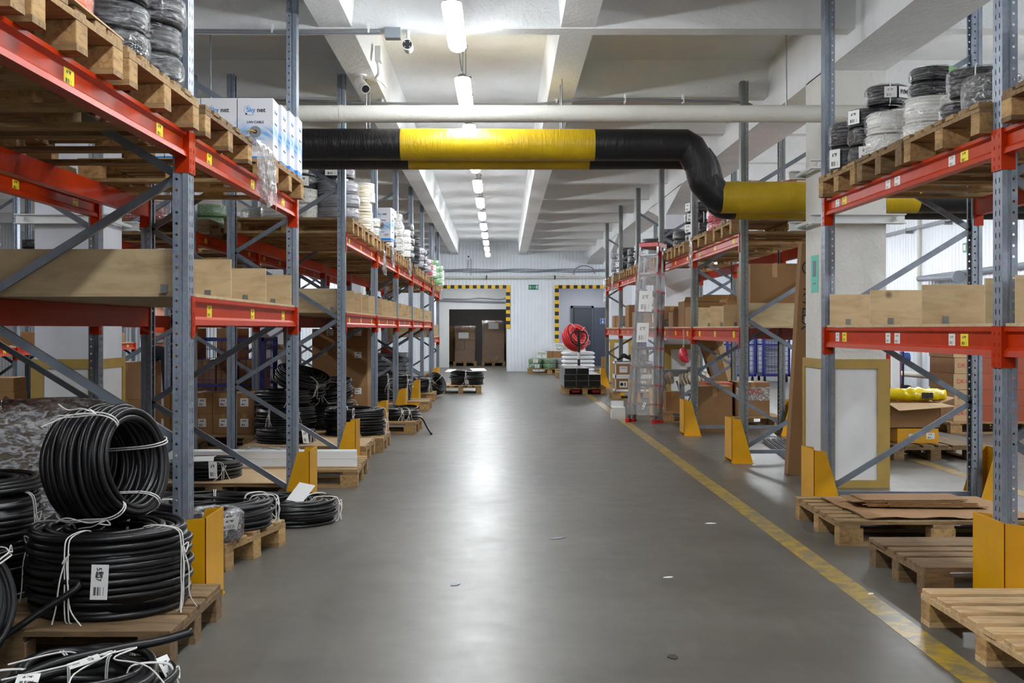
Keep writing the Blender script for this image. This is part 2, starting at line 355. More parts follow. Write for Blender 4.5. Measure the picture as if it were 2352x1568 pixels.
def tag(o, label, cat, group=None, kind=None):
    if label:
        if label in SEEN and not group: print('SAME LABEL:', label)
        SEEN[label] = SEEN.get(label, 0)+1
        if len(label.split()) > 16: print('LONG', label)
        o['label'] = label
    if cat: o['category'] = cat
    if group: o['group'] = group
    if kind: o['kind'] = kind
    return o
def thing(name, label, cat, loc=(0, 0, 0), rz=0.0, group=None):
    o = bpy.data.objects.new(name, None); COL.objects.link(o); o.empty_display_size = 0.1
    o.location = loc; o.rotation_euler = (0, 0, rz); return tag(o, label, cat, group)
def struct(name, mb, mat, smooth=False, parent=None):
    o = mb.build(name, mat, parent, smooth)
    if parent is None: o['kind'] = 'structure'
    return o
def copy_tree(o, parent=None):
    c = o.copy(); COL.objects.link(c)
    if parent is not None: c.parent = parent
    for ch in [k for k in o.children]: copy_tree(ch, c)
    return c
ORD = ['first', 'second', 'third', 'fourth', 'fifth', 'sixth', 'seventh', 'eighth', 'ninth', 'tenth', 'eleventh', 'twelfth', 'thirteenth',
       'fourteenth', 'fifteenth', 'sixteenth', 'seventeenth', 'eighteenth', 'nineteenth', 'twentieth']
def place(o, loc, rz=0.0, label=None, group=None, cat=None, rot=None):
    o.location = loc; o.rotation_euler = rot if rot else (0, 0, rz)
    if label: tag(o, label, cat, group)
    return o
def card_label(name, mat, parent, w, h, loc, rot=(0, 0, 0), t=0.0012):
    """thin printed card in its own x-z plane, facing -y, with UVs"""
    mb = MB(); mb.box(-w/2, w/2, 0, t, -h/2, h/2); me = mb.mesh(name, mat)
    uv = me.uv_layers.new(name='UVMap')
    for lp in me.loops:
        p = me.vertices[lp.vertex_index].co; uv.data[lp.index].uv = (p.x/w+0.5, p.z/h+0.5)
    return link(name, me, parent, loc, rot)
def text(body, size, mat, parent, loc, rot=(pi/2, 0, 0), name='lettering', ext=0.0008, sx=1.0, align='CENTER', off=0.0):
    cu = bpy.data.curves.new('t', 'FONT'); cu.body = body; cu.size = size; cu.extrude = ext; cu.align_x = align; cu.align_y = 'CENTER'; cu.resolution_u = 3; cu.offset = off
    to = bpy.data.objects.new('t', cu); COL.objects.link(to); bpy.context.view_layer.update()
    me = bpy.data.meshes.new_from_object(to.evaluated_get(bpy.context.evaluated_depsgraph_get()))
    bpy.data.objects.remove(to); bpy.data.curves.remove(cu); me.materials.clear(); me.materials.append(M[mat])
    o = link(name, me, parent, loc, rot); o.scale = (sx, 1, 1); return o
def bez(p0, p1, p2, p3, n=12):
    p0, p1, p2, p3 = map(Vector, (p0, p1, p2, p3))
    return [p0*(1-t)**3+p1*3*t*(1-t)**2+p2*3*t*t*(1-t)+p3*t**3 for t in [k/n for k in range(n+1)]]
def spline(pts, n=6):
    pts = [Vector(p) for p in pts]; out = []
    for i in range(len(pts)-1):
        a = pts[max(i-1, 0)]; b = pts[i]; c = pts[i+1]; d = pts[min(i+2, len(pts)-1)]
        for k in range(n):
            t = k/n; out.append(0.5*((2*b)+(c-a)*t+(2*a-5*b+4*c-d)*t*t+(3*b-a-3*c+d)*t**3))
    return out+[pts[-1]]
def sheet_corr(mb, a, b, z0, z1, pitch=0.1, depth=0.02, thick=0.05, holes=()):
    """ribbed cladding sheet from plan point a to b; the ribs stand towards its left-hand normal; HOLES: (u0,u1,ztop) door openings"""
    a = Vector((*a, 0)); b = Vector((*b, 0)); L = (b-a).length; d = (b-a)/L; n = Vector((-d.y, d.x, 0))
    prof = []; k = 0; u = 0.0
    while u < L-1e-6:
        for du, h in ((0, 0), (0.55, 0), (0.68, 1), (0.87, 1)):
            if u+du*pitch < L: prof.append((u+du*pitch, h*depth))
        u += pitch
    prof.append((L, 0))
    def strip(pr, za, zb):
        if len(pr) < 2: return
        m = len(pr); vs = []
        for q, h in pr:
            p = a+d*q+n*h; vs += [(p.x, p.y, za), (p.x, p.y, zb)]
        for q, h in pr:
            p = a+d*q-n*thick; vs += [(p.x, p.y, za), (p.x, p.y, zb)]
        fs = []
        for i in range(m-1):
            fs += [(2*i, 2*i+1, 2*i+3, 2*i+2), (2*m+2*i, 2*m+2*i+2, 2*m+2*i+3, 2*m+2*i+1), (2*i, 2*i+2, 2*m+2*i+2, 2*m+2*i), (2*i+1, 2*m+2*i+1, 2*m+2*i+3, 2*i+3)]
        fs += [(0, 2*m, 2*m+1, 1), (2*m-2, 2*m-1, 4*m-1, 4*m-2)]
        mb._add(vs, fs)
    cuts = sorted(holes); u0 = 0.0
    def clip(lo, hi): return [(lo, 0)]+[q for q in prof if lo < q[0] < hi]+[(hi, 0)]
    for (h0, h1, zt) in cuts:
        if h0 > u0: strip(clip(u0, h0), z0, z1)
        strip(clip(h0, h1), zt, z1); u0 = h1
    if u0 < L: strip(clip(u0, L), z0, z1)
# ------------------------------------------------------------------ the setting
XL, XR = -11.0, 8.15            # side walls
YB, YW, YE = -7.0, 34.5, 42.0   # wall behind the camera, end wall, back of the rooms beyond
ZS = 3.80
struct('floor', MB().box(XL-0.3, XR+0.3, YB-0.3, YE+0.3, -0.2, 0), 'floor')
struct('ceiling', MB().box(XL-0.3, XR+0.3, YB-0.3, YE+0.3, ZS, ZS+0.2), 'plaster')
mb = MB()
u = lambda x: XR-x
sheet_corr(mb, (XR, YW), (XL, YW), 0, ZS, 0.1, 0.016, 0.1, [(u(3.75), u(1.78), 2.44), (u(0.24), u(-1.95), 2.44)])
struct('wall_end', mb, 'clad')
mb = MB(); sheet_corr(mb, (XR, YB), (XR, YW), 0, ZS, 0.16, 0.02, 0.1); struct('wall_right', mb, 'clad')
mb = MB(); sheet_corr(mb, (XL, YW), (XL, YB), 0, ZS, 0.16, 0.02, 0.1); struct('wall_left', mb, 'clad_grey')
struct('wall_behind', MB().box(XL, XR, YB-0.2, YB, 0, ZS), 'paintwall')
# recess of the dark store room and the grey passage beyond the end wall
mb = MB(); mb.box(-2.3, -1.60, 38.0, 38.2, 0, 2.9); mb.box(0.26, 0.5, 38.0, 38.2, 0, 2.9); mb.box(-1.60, 0.26, 38.0, 38.2, 1.88, 2.9)
struct('wall_recess', mb, 'paintwall')
mb = MB(); mb.box(-2.3, -1.97, YW+0.06, 38, 0, 2.9); mb.box(0.25, 0.5, YW+0.06, 38.0, 0, 2.9); mb.box(-2.3, 0.5, YW+0.1, 38.2, 2.8, 2.9)
struct('wall_recess_side', mb, 'paintwall')
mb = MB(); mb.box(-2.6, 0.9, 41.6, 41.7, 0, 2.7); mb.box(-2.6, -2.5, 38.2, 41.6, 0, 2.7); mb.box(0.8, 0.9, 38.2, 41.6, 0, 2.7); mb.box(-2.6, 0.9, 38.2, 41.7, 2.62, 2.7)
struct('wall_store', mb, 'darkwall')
mb = MB(); mb.box(1.4, 5.0, 40.0, 40.1, 0, 3.0); mb.box(1.40, 1.5, YW+0.1, 40, 0, 3.0); mb.box(4.9, 5.0, YW+0.1, 40, 0, 3.0); mb.box(1.4, 5, YW+0.1, 40.1, 2.9, 3.0)
struct('wall_passage', mb, 'greywall')
# hazard striped edges of the two openings
def stripes(name, segs, label_):
    mb = MB()
    for (x0, x1, z0, z1, along) in segs:
        L = (x1-x0) if along == 'x' else (z1-z0); n = max(1, int(round(L/0.11)))
        for k in range(n):
            mb.cur = k % 2; a, b = k/n, (k+1)/n
            if along == 'x': mb.box(x0+(x1-x0)*a, x0+(x1-x0)*b, YW-0.045, YW-0.02, z0, z1)
            else: mb.box(x0, x1, YW-0.045, YW-0.02, z0+(z1-z0)*a, z0+(z1-z0)*b)
    o = mb.build(name, ['hz_y', 'hz_k']); o['kind'] = 'structure'; return o
M['hz_y'] = plain('hazard_yellow', S(240, 190, 18), 0.45, 0, 0.03); M['hz_k'] = plain('hazard_black', S(36, 36, 40), 0.5, 0, 0.03)
stripes('trim_1', [(-1.95, 0.34, 2.43, 2.53, 'x'), (0.22, 0.34, 1.27, 2.43, 'z')], '')
stripes('trim_2', [(1.65, 3.75, 2.43, 2.53, 'x'), (1.65, 1.77, 0.85, 2.43, 'z')], '')
# passage doors
dx = lambda px: (px-VX)*39.98/F
mb = MB(); x0, x1 = dx(1311), dx(1363)
mb.box(x0, x0+0.07, 39.90, 40.02, 0, 2.03); mb.box(x1-0.07, x1, 39.90, 40.02, 0, 2.03); mb.box(x0, x1, 39.90, 40.02, 1.95, 2.03)
d1 = struct('door_1', mb, 'greydoor')
lf = MB(); lf.box(x0+0.13, x1-0.07, 39.93, 39.97, 0.01, 1.95); lf = lf.build('door_leaf', 'greydoor2', d1)
hd = MB(); hd.tube([(x1-0.12, 39.92, 1.02), (x1-0.12, 39.88, 1.02), (x1-0.22, 39.88, 1.02)], 0.012, 6); hd.build('door_handle', 'steel', lf)
sl = MB(); sl.box(x0+0.07, x0+0.13, 39.94, 39.97, 0.01, 1.95); sl.build('gap', 'dark_plastic', d1)
struct('door_2', MB().box(dx(1364), dx(1420), 39.92, 40.02, 0, 1.97), 'greydoor')
# ceiling ribs
mb = MB()
def rib_y(y0, y1, xa0, xb0, xa1, xb1, zb):
    mb.hexa([(xa0, y0, zb), (xb0, y0, zb), (xb1, y1, zb), (xa1, y1, zb), (xa0-0.04, y0, ZS), (xb0+0.04, y0, ZS), (xb1+0.04, y1, ZS), (xa1-0.04, y1, ZS)])
rib_y(YB, YW-0.05, -1.24, -0.99, -1.38, -1.17, 3.42)
rib_y(YB, YW-0.05, 0.36, 0.62, 0.60, 0.82, 3.42)
# skewed longitudinal ribs and the cross ribs carried between them and the girders
cross = [-4.75, -2.55, -0.35, 1.85, 4.05, 6.25, 8.45, 11.2, 13.3, 15.6, 17.8, 20.0, 22.35, 24.4, 26.6, 28.8, 31.0, 33.2]
for y in cross:
    spans = [(XL, -3.65), (-3.15, -1.2), (0.6, 2.57), (3.05, XR)]
    if abs(y-8.45) < 0.1: spans = [(XL, -3.65), (-3.15, 2.57), (3.05, XR)]
    zb = 3.41 if abs(y-8.45) < 0.1 else 3.46
    for a, b in spans: mb.hexa([(a, y+0.02, zb), (b, y+0.02, zb), (b, y+0.2, zb), (a, y+0.2, zb), (a, y-0.03, ZS), (b, y-0.03, ZS), (b, y+0.25, ZS), (a, y+0.25, ZS)])
struct('ceiling_ribs', mb, 'plaster_rib')
# girders on columns
CY = [0.6, 9.25, 18.05, 26.85]
mb = MB()
for x0, x1 in ((2.57, 3.05), (-3.65, -3.15)):
    mb.box(x0, x1, YB, YW-0.05, 3.28, ZS)
    for cy in CY[2:]:
        for s in (-1, 1):
            a, b = (cy, cy-1.6) if s < 0 else (cy+0.55, cy+2.15)
            mb.hexa([(x0, min(a, b), 3.0 if s > 0 else 3.28), (x1, min(a, b), 3.0 if s > 0 else 3.28), (x1, max(a, b), 3.28 if s > 0 else 3.0), (x0, max(a, b), 3.28 if s > 0 else 3.0),
                     (x0, min(a, b), 3.29), (x1, min(a, b), 3.29), (x1, max(a, b), 3.29), (x0, max(a, b), 3.29)])
    mb.hexa([(x0, YW-1.8, 3.28), (x1, YW-1.8, 3.28), (x1, YW-0.05, 3.14), (x0, YW-0.05, 3.14), (x0, YW-1.8, 3.29), (x1, YW-1.8, 3.29), (x1, YW-0.05, 3.29), (x0, YW-0.05, 3.29)])
struct('ceiling_girders', mb, 'plaster')
for i, (x0, x1) in enumerate(((2.57, 3.05), (-3.65, -3.15))):
    for j, cy in enumerate(CY):
        y0, y1 = cy, cy+0.58
        c = struct('column', MB().box(x0, x1, y0, y1, 0, 3.29), 'colpeel' if j == 1 and i == 0 else 'colpaint')
        mb = MB(); w = 0.012                                        # boarded lower part
        mb.box(x0-w, x1+w, y0-w, y1+w, 0.0, 1.0); mb.build('dado', 'white_paint', c)
        mb = MB(); w2 = 0.022; t_ = 0.085                             # ochre edging
        for zz in ((0.0, 0.06), (0.935, 1.01)):
            mb.box(x0-w2, x1+w2, y0-w2, y0-w, *zz); mb.box(x0-w2, x1+w2, y1+w, y1+w2, *zz); mb.box(x0-w2, x0-w, y0-w, y1+w, *zz); mb.box(x1+w, x1+w2, y0-w, y1+w, *zz)
        for xx in ((x0-w2, x0-w+t_), (x1+w-t_, x1+w2)):
            mb.box(*xx, y0-w2-0.002, y0-w, 0.06, 0.935); mb.box(*xx, y1+w, y1+w2, 0.06, 0.935)
        for yy in ((y0-w2, y0+t_*0.5), (y1-t_*0.5, y1+w2)):
            mb.box(x0-w2-0.002, x0-w, *yy, 0.06, 0.935); mb.box(x1+w, x1+w2+0.002, *yy, 0.06, 0.935)
        mb.build('edging', 'ochre', c)
        if j == 1:                                                 # steel collars clamped round the shaft
            for z in ((2.07, 2.145), (2.5, 2.57)) if i == 0 else ((2.07, 2.145),):
                mb = MB()
                for (a, b, c_, d) in ((x0-0.13, x1+0.13, y0-0.09, y0), (x0-0.13, x1+0.13, y1, y1+0.09)):
                    mb.box(a, b, c_, d, z[0], z[0]+0.008); mb.box(a, b, c_, d, z[1]-0.008, z[1]); mb.box(a, b, (c_+d)/2-0.004, (c_+d)/2+0.004, z[0], z[1])
                mb.tube([(x0-0.06, y0-0.1, (z[0]+z[1])/2), (x0-0.06, y1+0.1, (z[0]+z[1])/2)], 0.016, 8)
                mb.tube([(x1+0.06, y0-0.1, (z[0]+z[1])/2), (x1+0.06, y1+0.1, (z[0]+z[1])/2)], 0.016, 8)
                mb.build('collar', 'white_paint', c)
# worn yellow line along the aisle and a second one in the next aisle
mb = MB(); mb.box(1.64, 1.76, 0.5, 33, 0.0005, 0.0015)
o = struct('floor_marking', mb, 'line')
mb = MB(); mb.box(3.91, 4.03, 0.5, 33, 0.0005, 0.0015); o = struct('floor_marking', mb, 'line')

# ------------------------------------------------------------------ lamps
def lamp_proto():
    r = thing('tube_light', None, None)
    w, hl, h = 0.066, 0.62, 0.075
    def cap(a, b):  # rounded oblong outline
        q = []
        for k in range(9): t = -pi/2+pi*k/8; q.append((a*sin(t), b-a+a*cos(t)))
        for k in range(9): t = pi/2+pi*k/8; q.append((a*sin(t), -(b-a)+a*cos(t)))
        return q
    def shell(levels, name, mat):
        mb = MB(); vs = []; n = 18
        for (a, z) in levels: vs += [(x, y, z) for x, y in cap(a, hl-(w-a)*0.5)]
        m = len(levels); fs = [tuple(range((m-1)*n, m*n)), tuple(range(n))[::-1]]
        for r_ in range(m-1):
            for k in range(n): fs.append((r_*n+k, r_*n+(k+1) % n, (r_+1)*n+(k+1) % n, (r_+1)*n+k))
        mb._add(vs, fs); mb.build(name, mat, r)
    shell([(w*0.4, -0.036), (w*0.75, -0.027), (w*0.98, -0.006), (w*0.92, 0.004)], 'diffuser', 'lamp')
    shell([(w*0.9, 0.0045), (w*0.6, 0.02), (w*0.3, 0.032)], 'housing', 'grey_plastic')
    mb = MB()
    for y in (-0.45, 0.45): mb.tube([(0, y, 0.05), (0, y, ZS-3.286)], 0.004, 5); mb.box(-0.02, 0.02, y-0.02, y+0.02, ZS-3.305, ZS-3.285)
    mb.build('hanger', 'steel', r)
    mb = MB(); mb.tube(spline([(0, 0.62, 0.03), (0.01, 0.85, 0.10), (-0.012, 1.2, 0.12), (0.0, 1.5, 0.03)], 5), 0.006, 5); mb.build('feed_cable', 'grey_plastic', r)
    return r
LP = lamp_proto(); first = True; used = False
rows = [(-0.85, [36.4], 'r', ''), (-0.6, [39.6], 's', ''), (2.9, [36.6, 38.6], 'p', ''), (-0.295, [7.94+2.21*k for k in range(-6, 12)], 'lamp', 'above the main aisle'), (5.5, [1.2+2.21*k for k in range(-3, 15)], 'l', 'above the next aisle beyond the white column'),
        (-5.5, [-3.0+3.3*k for k in range(0, 12)], 'l', 'above the aisle where the person walks')]
for x, ys, _, where in rows:
    for k, y in enumerate(ys):
        o = LP if not used else copy_tree(LP); used = True
        j = k-5 if x == -0.295 else k
        if x == -0.295:
            lab = f'lit white tube light {where}, {ORD[j]} of its row' if j >= 0 else f'lit white tube light {where}, {ORD[-j-1]} before the start of the visible row'
        elif not where:
            place(o, (x, y, 2.70 if _ == 'p' else 2.60 if _ == 'r' else 2.43), pi/2, 'tube light hidden above the recess of the dark doorway' if _ == 'r' else 'unseen tube light added to brighten the loads inside the dark store' if _ == 's' else f'tube light in the grey passage beyond the striped opening, {ORD[k]} from the aisle', None, 'ceiling light'); o.scale = (1, 1, 0.395) if _ != 's' else (0.8, 0.5, 0.37) ; continue  # the store's lamp is unseen, added to brighten the loads in its doorway
        else: lab = f'lit white tube light {where}, {ORD[j]} along its row'
        place(o, (x, y, 3.29 if x == -0.295 else 2.9), 0, lab, 'tube lights', 'ceiling light'); o.scale = (1, 1, 1 if x == -0.295 else 1.757)
# ------------------------------------------------------------------ pallet racks
PH = 3.58                                     # upright height
def upright_mesh(name, mat):
    o = [(0.07, 0.028), (0.07, 0.05), (0.043, 0.05), (0.038, 0.043), (0.030, 0.043), (0.025, 0.05), (0.0, 0.05)]
    line = o+[(x, -y) for x, y in reversed(o)]
    i = [(0.0675, 0.028), (0.0675, 0.0475), (0.0442, 0.0475), (0.0392, 0.0405), (0.0288, 0.0405), (0.0238, 0.0475), (0.0025, 0.0475)]
    inner = i+[(x, -y) for x, y in reversed(i)]
    mb = MB(); n = len(line); vs = [(x, y, z) for z in (0, PH) for x, y in line+inner]; m = 2*n
    fs = []
    for k in range(n-1):
        fs.append((k, m+k, m+k+1, k+1)[::-1]); fs.append((n+k, n+k+1, m+n+k+1, m+n+k)[::-1])
        fs.append((m+k, m+n+k, m+n+k+1, m+k+1)); fs.append((k, k+1, n+k+1, n+k))
    fs += [(0, n, m+n, m), (n-1, m+n-1, m+2*n-1, 2*n-1)]
    mb._add(vs, fs)
    mb.box(0.0026, 0.055, -0.046, 0.046, 0.0, 0.004)
    return mb.mesh(name, mat)
UM = upright_mesh('upright', 'upright'); UMO = upright_mesh('upright', 'upright_old')
BP = [(0, 0.115), (0, 0.098), (0.016, 0.086), (0.016, 0.036), (0.001, 0.024), (-0.004, 0.0), (0.05, 0), (0.05, 0.115)]
_bm = {}
def beam_mesh(L, h):
    key = (round(L, 3), h)
    if key not in _bm:
        mb = MB(); mb.prism([(x, z*h/0.115) for x, z in BP], 0, L, 'y'); _bm[key] = mb.mesh('beam', 'orange')
    return _bm[key]
def plate_mesh():
    mb = MB(); mb.box(-0.006, -0.001, 0, 0.05, -0.19, 0.0)          # on the upright's face
    mb.box(-0.006, 0.058, 0.05, 0.0545, -0.19, 0.0)                 # return beside the upright
    for z in (-0.03, -0.08, -0.13, -0.17): mb.box(-0.008, -0.006, 0.022, 0.03, z-0.012, z+0.004)
    return mb.mesh('end_plate', 'orange')
EP = plate_mesh()
_st = {}
def sticker_mesh(mat, w, h):
    if (mat, w, h) not in _st:
        o = card_label('tmp', mat, None, w, h, (0, 0, 0)); _st[(mat, w, h)] = o.data; bpy.data.objects.remove(o)
    return _st[(mat, w, h)]
def rack(label, xf, side, frames, levels, phases, depth=1.08, skip=(), stick='y', old=False, group=None):
    """xf: aisle face X; side +1 when the rack stands towards +X of its face, -1 towards -X. levels: (z top, height). frames: Y of each frame"""
    y0 = frames[0]
    r = thing('pallet_rack', label, 'rack', (xf, y0, 0), 0 if side > 0 else 0, group)
    um = UMO if old else UM
    for j, fy in enumerate(frames):
        for back in (0, 1):
            x = side*(depth if back else 0.0)
            flip = (side < 0) != bool(back)
            link('upright', um, r, (x, fy-y0, 0), (0, 0, pi if flip else 0))
        # zigzag bracing of the frame
        ph = phases[j]; xa, xb = side*0.055, side*(depth-0.055)
        zs = []; z = 0.12 if ph else 0.10; f = ph
        nodes = [(xa if f else xb, 0.13)]; zz = 0.13 if not ph else 0.13
        kk = 0
        while zz < PH-0.5:
            zz += 0.605; kk += 1; nodes.append(((xa if (kk % 2 == 0) == bool(f) else xb), zz))
        for (pa, za), (pb, zb) in zip(nodes, nodes[1:]):
            mb = MB(); d = Vector((pb-pa, 0, zb-za)); L = d.length; w = 0.019
            prof = [(-w, -0.012), (w, -0.012), (w, 0.012), (w-0.003, 0.012), (w-0.003, -0.009), (-w+0.003, -0.009), (-w+0.003, 0.012), (-w, 0.012)]
            zx = d.normalized(); yv = Vector((0, 1, 0)); xv = yv.cross(zx)
            R = Matrix((xv, yv, zx)).transposed().to_4x4(); mb.T = R
            mb.prism(prof, 0, L, 'z')
            link('brace', mb.mesh('brace', 'brace'), r, (pa, fy-y0, za))
        mb = MB(); mb.prism([(-0.013, -0.018), (0.013, -0.018), (0.013, 0.018), (-0.013, 0.018)], min(xa, xb), max(xa, xb), 'x')
        link('brace', mb.mesh('brace', 'brace'), r, (0, fy-y0, 0.09))
    for j in range(len(frames)-1):
        for li, (zt, h) in enumerate(levels[j] if isinstance(levels[0], list) else levels):
            if (j, li) in skip: continue
            a, b = frames[j]+0.0545, frames[j+1]-0.0545
            for back in (0, 1):
                x = side*(depth+0.0 if back else 0.0)
                flip = (side < 0) != bool(back)
                o = link('beam', beam_mesh(b-a, h), r)
                if not flip: o.location = (x+0.006, a-y0, zt-h)
                else: o.location = (x-0.006, b-y0, zt-h); o.rotation_euler = (0, 0, pi)
                for e in (0, 1):                              # end plates hooked on the uprights
                    q = link('end_plate', EP, o)
                    q.location = (-0.006, -0.0545 if e == 0 else b-a+0.0545, h+0.004); q.scale = (1, 1 if e == 0 else -1, 1)
                if back == 0 or li == 1:
                    n = 3
                    for s in range(n):
                        mm = 'ysticker' if stick == 'y' or s % 2 == 0 else 'wsticker'
                        yy = (b-a)*(0.13+0.36*s+0.02*((j*7+s*3) % 5)/5)
                        st = link('sticker', sticker_mesh(mm, 0.095, 0.064), o, (0.0155, yy, h*0.53), (0, 0, -pi/2))
                        if stick == 'w':
                            st2 = link('sticker', sticker_mesh('wsticker', 0.085, 0.06), o, (0.0155, yy+0.16, h*0.53), (0, 0, -pi/2))
    return r
LF = [2.45, 5.37, 8.22]; LFAR = [10.80, 13.63, 16.46, 19.29, 22.12, 24.95]
RF = [2.45, 5.37, 8.26]; RFAR = [11.10, 13.90, 16.70, 19.48, 22.25, 25.05]
XLF, XRF = -1.405, 2.28
UPZ, LOL, LOR = 2.14, 1.395, 1.257
LV = [(LOL, 0.13), (UPZ, 0.115)]; RV = [(LOR, 0.135), (2.155, 0.115)]
rack('near grey and orange pallet rack carrying white cable boxes above the floor coils', XLF, -1, LF, LV, [1, 0, 1], skip=((0, 0),))
rack('long grey and orange pallet rack past the gap, white cable coils on its upper beams', XLF, -1, LFAR, LV, [1, 1, 0, 0, 1, 1])
rack('short end bay of orange rack standing alone by the end wall beside the dark doorway', XLF, -1, [25.6, 27.9], [(1.06, 0.115), (UPZ-0.05, 0.115)], [1, 0])
rack('rack back to back behind the near one with the white column at its end', -2.78, -1, LF, [(LOL, 0.13), (UPZ, 0.115)], [0, 1, 0])
rack('rack back to back behind the long one, shading brown boxes and blue mesh carts', -2.78, -1, LFAR[:5], [(LOL, 0.13), (UPZ, 0.115)], [1, 0, 1, 0, 1])
rack('near orange rack with coils of black and white cable over empty floor pallets', XRF, 1, RF, RV, [1, 0, 1], depth=1.10, stick='w')
rack('far orange rack with speckled uprights that the aluminium ladder leans against', XRF, 1, RFAR, RV, [1, 0, 1, 0, 1, 0], depth=1.10, old=True)

# yellow post guards
def guard_mesh(side):
    """side: +1 for a rack on +X; origin at the foot of the upright's aisle corner; apex edge faces the aisle"""
    mb = MB(); h, t = 0.415, 0.005; s = side; x0 = -0.115*s
    def px(a): return x0+a*s
    ys = (-0.165, 0.165)
    mb.box(min(px(0), px(t)), max(px(0), px(t)), ys[0], ys[1], 0.03, h)            # face to the aisle
    for y in ys:
        poly = [(px(0), 0.0), (px(0.20), 0.0), (px(0.085), h-0.01), (px(0), h)]
        a, b = (y, y+t) if y < 0 else (y-t, y)
        mb.prism(poly if s > 0 else poly[::-1], a, b, 'y')
        mb.box(min(px(0.005), px(0.2)), max(px(0.005), px(0.2)), min(y, y+0.05*(1 if y > 0 else -1)), max(y, y+0.05*(1 if y > 0 else -1)), 0, 0.006)
    return mb.mesh('post_guard', 'yellow')
GL, GR = guard_mesh(-1), guard_mesh(1)
def guards(me, x, ys, where, grp):
    for k, y in enumerate(ys):
        o = link('post_guard', me, None, (x, y-0.02-(0.15 if me is GR and k == 0 else 0), 0)); tag(o, f'yellow post guard {where}, {ORD[k]} from the front', 'post guard', grp)
guards(GL, XLF, LF[1:]+LFAR, 'at the racks with floor coils', 'guards beside the coils')
guards(GR, XRF, RF[1:]+RFAR, 'at the racks along the yellow line', 'guards along the line')
guards(GL, XRF+1.10, [RF[2], RFAR[1]], 'at the rear posts along the yellow line', 'rear guards')
guards(GL, XLF, [25.6], 'at the lone end bay', None)

# ------------------------------------------------------------------ pallets
def pallet_proto(LX, LY, nb, mats, bw=0.1, lead=True):
    """boards run along X (length LX); origin at floor level, centre"""
    r = thing('pallet', None, None); deck, blk = mats
    for k in range(nb):
        w = 0.145 if lead and k in (0, nb-1) and nb <= 6 else bw
        c = -LY/2+w/2+(LY-w)*k/(nb-1)
        mb = MB(); j = random.uniform(-0.006, 0.006)
        mb.cbox(-LX/2+j, LX/2+j, c-w/2, c+w/2, 0.122, 0.144, 0.003); mb.build('deck_board', deck, r)
    for x in (-LX/2+0.06, 0, LX/2-0.06):
        mb = MB(); mb.box(x-0.06, x+0.06, -LY/2, LY/2, 0.1, 0.122); mb.build('stringer_board', deck, r)
    me = MB().cbox(-0.07, 0.07, -0.05, 0.05, 0.022, 0.1, 0.003).mesh('block', blk)
    for x in (-LX/2+0.07, 0, LX/2-0.07):
        for y in (-LY/2+0.05, 0, LY/2-0.05): link('block', me, r, (x, y, 0))
    for y in (-LY/2+0.05, 0, LY/2-0.05):
        mb = MB(); mb.box(-LX/2, LX/2, y-0.05, y+0.05, 0, 0.022); mb.build('skid_board', deck, r)
    return r
PPROT = {}
def pallet(key, loc, rz, label, group=None):
    defs = {'e': (1.2, 0.8, 5, ('pallet', 'block')), 'o': (1.2, 0.8, 6, ('pallet_old', 'pallet_old')), 'w': (1.2, 1.0, 7, ('pallet', 'block')),
            'wo': (1.2, 1.0, 7, ('pallet_old', 'block')), 'n': (1.2, 1.24, 8, ('pallet_new', 'block')), 'h': (0.7, 0.8, 5, ('pallet', 'block')), 'd': (1.2, 0.8, 9, ('pallet', 'block'))}
    if key not in PPROT: PPROT[key] = pallet_proto(*defs[key]); o = PPROT[key]
    else: o = copy_tree(PPROT[key])
    return place(o, loc, rz, label, group, 'pallet')
# upper pallets of the racks
def bay_pallets(xf, side, z, items, where, grp):
    for k, (key, y) in enumerate(items):
        pallet(key, (xf+side*(0.6-0.055), y, z), random.uniform(-0.012, 0.012), f'wooden pallet, {ORD[k]} from the front on the upper beams {where}', grp)
bay_pallets(XLF, -1, UPZ, [('e', 2.95), ('e', 3.82), ('w', 4.8), ('wo', 5.93), ('w', 7.63)], 'under the white cable boxes', 'upper pallets above the floor coils')
bay_pallets(XLF, -1, UPZ, [('e', 11.33), ('e', 12.25), ('e', 13.13), ('e', 14.2), ('o', 15.05), ('e', 15.9), ('e', 17.0), ('e', 17.85), ('o', 18.75), ('e', 19.85), ('e', 20.7), ('e', 21.6), ('e', 22.7), ('o', 23.6), ('e', 24.45)],
            'past the left gap', 'upper pallets of the long rack')
bay_pallets(XLF, -1, UPZ-0.05, [('e', 26.2), ('e', 27.1)], 'of the lone end bay', 'upper pallets of the end bay')
bay_pallets(-2.78, -1, UPZ, [('o', 3.2), ('e', 4.3), ('o', 5.9), ('e', 7.2)], 'behind the near left rack', 'upper pallets of the rear racks')
bay_pallets(-2.78, -1, UPZ, [('o', 11.5), ('e', 12.6), ('o', 14.3), ('e', 15.5), ('o', 17.2)], 'behind the long left rack', 'upper pallets of the rear long rack')
bay_pallets(XRF, 1, 2.155, [('e', 2.95), ('wo', 4.7), ('w', 5.95), ('o', 6.90), ('e', 7.76)], 'beside the white column', 'upper pallets beside the column')
bay_pallets(XRF, 1, 2.155, [('w', 11.72), ('w', 13.1), ('e', 14.5), ('d', 15.5), ('e', 17.25), ('e', 19.0), ('e', 20.1), ('e', 21.2), ('e', 22.9), ('e', 24.1)], 'behind the ladder', 'upper pallets of the far rack')

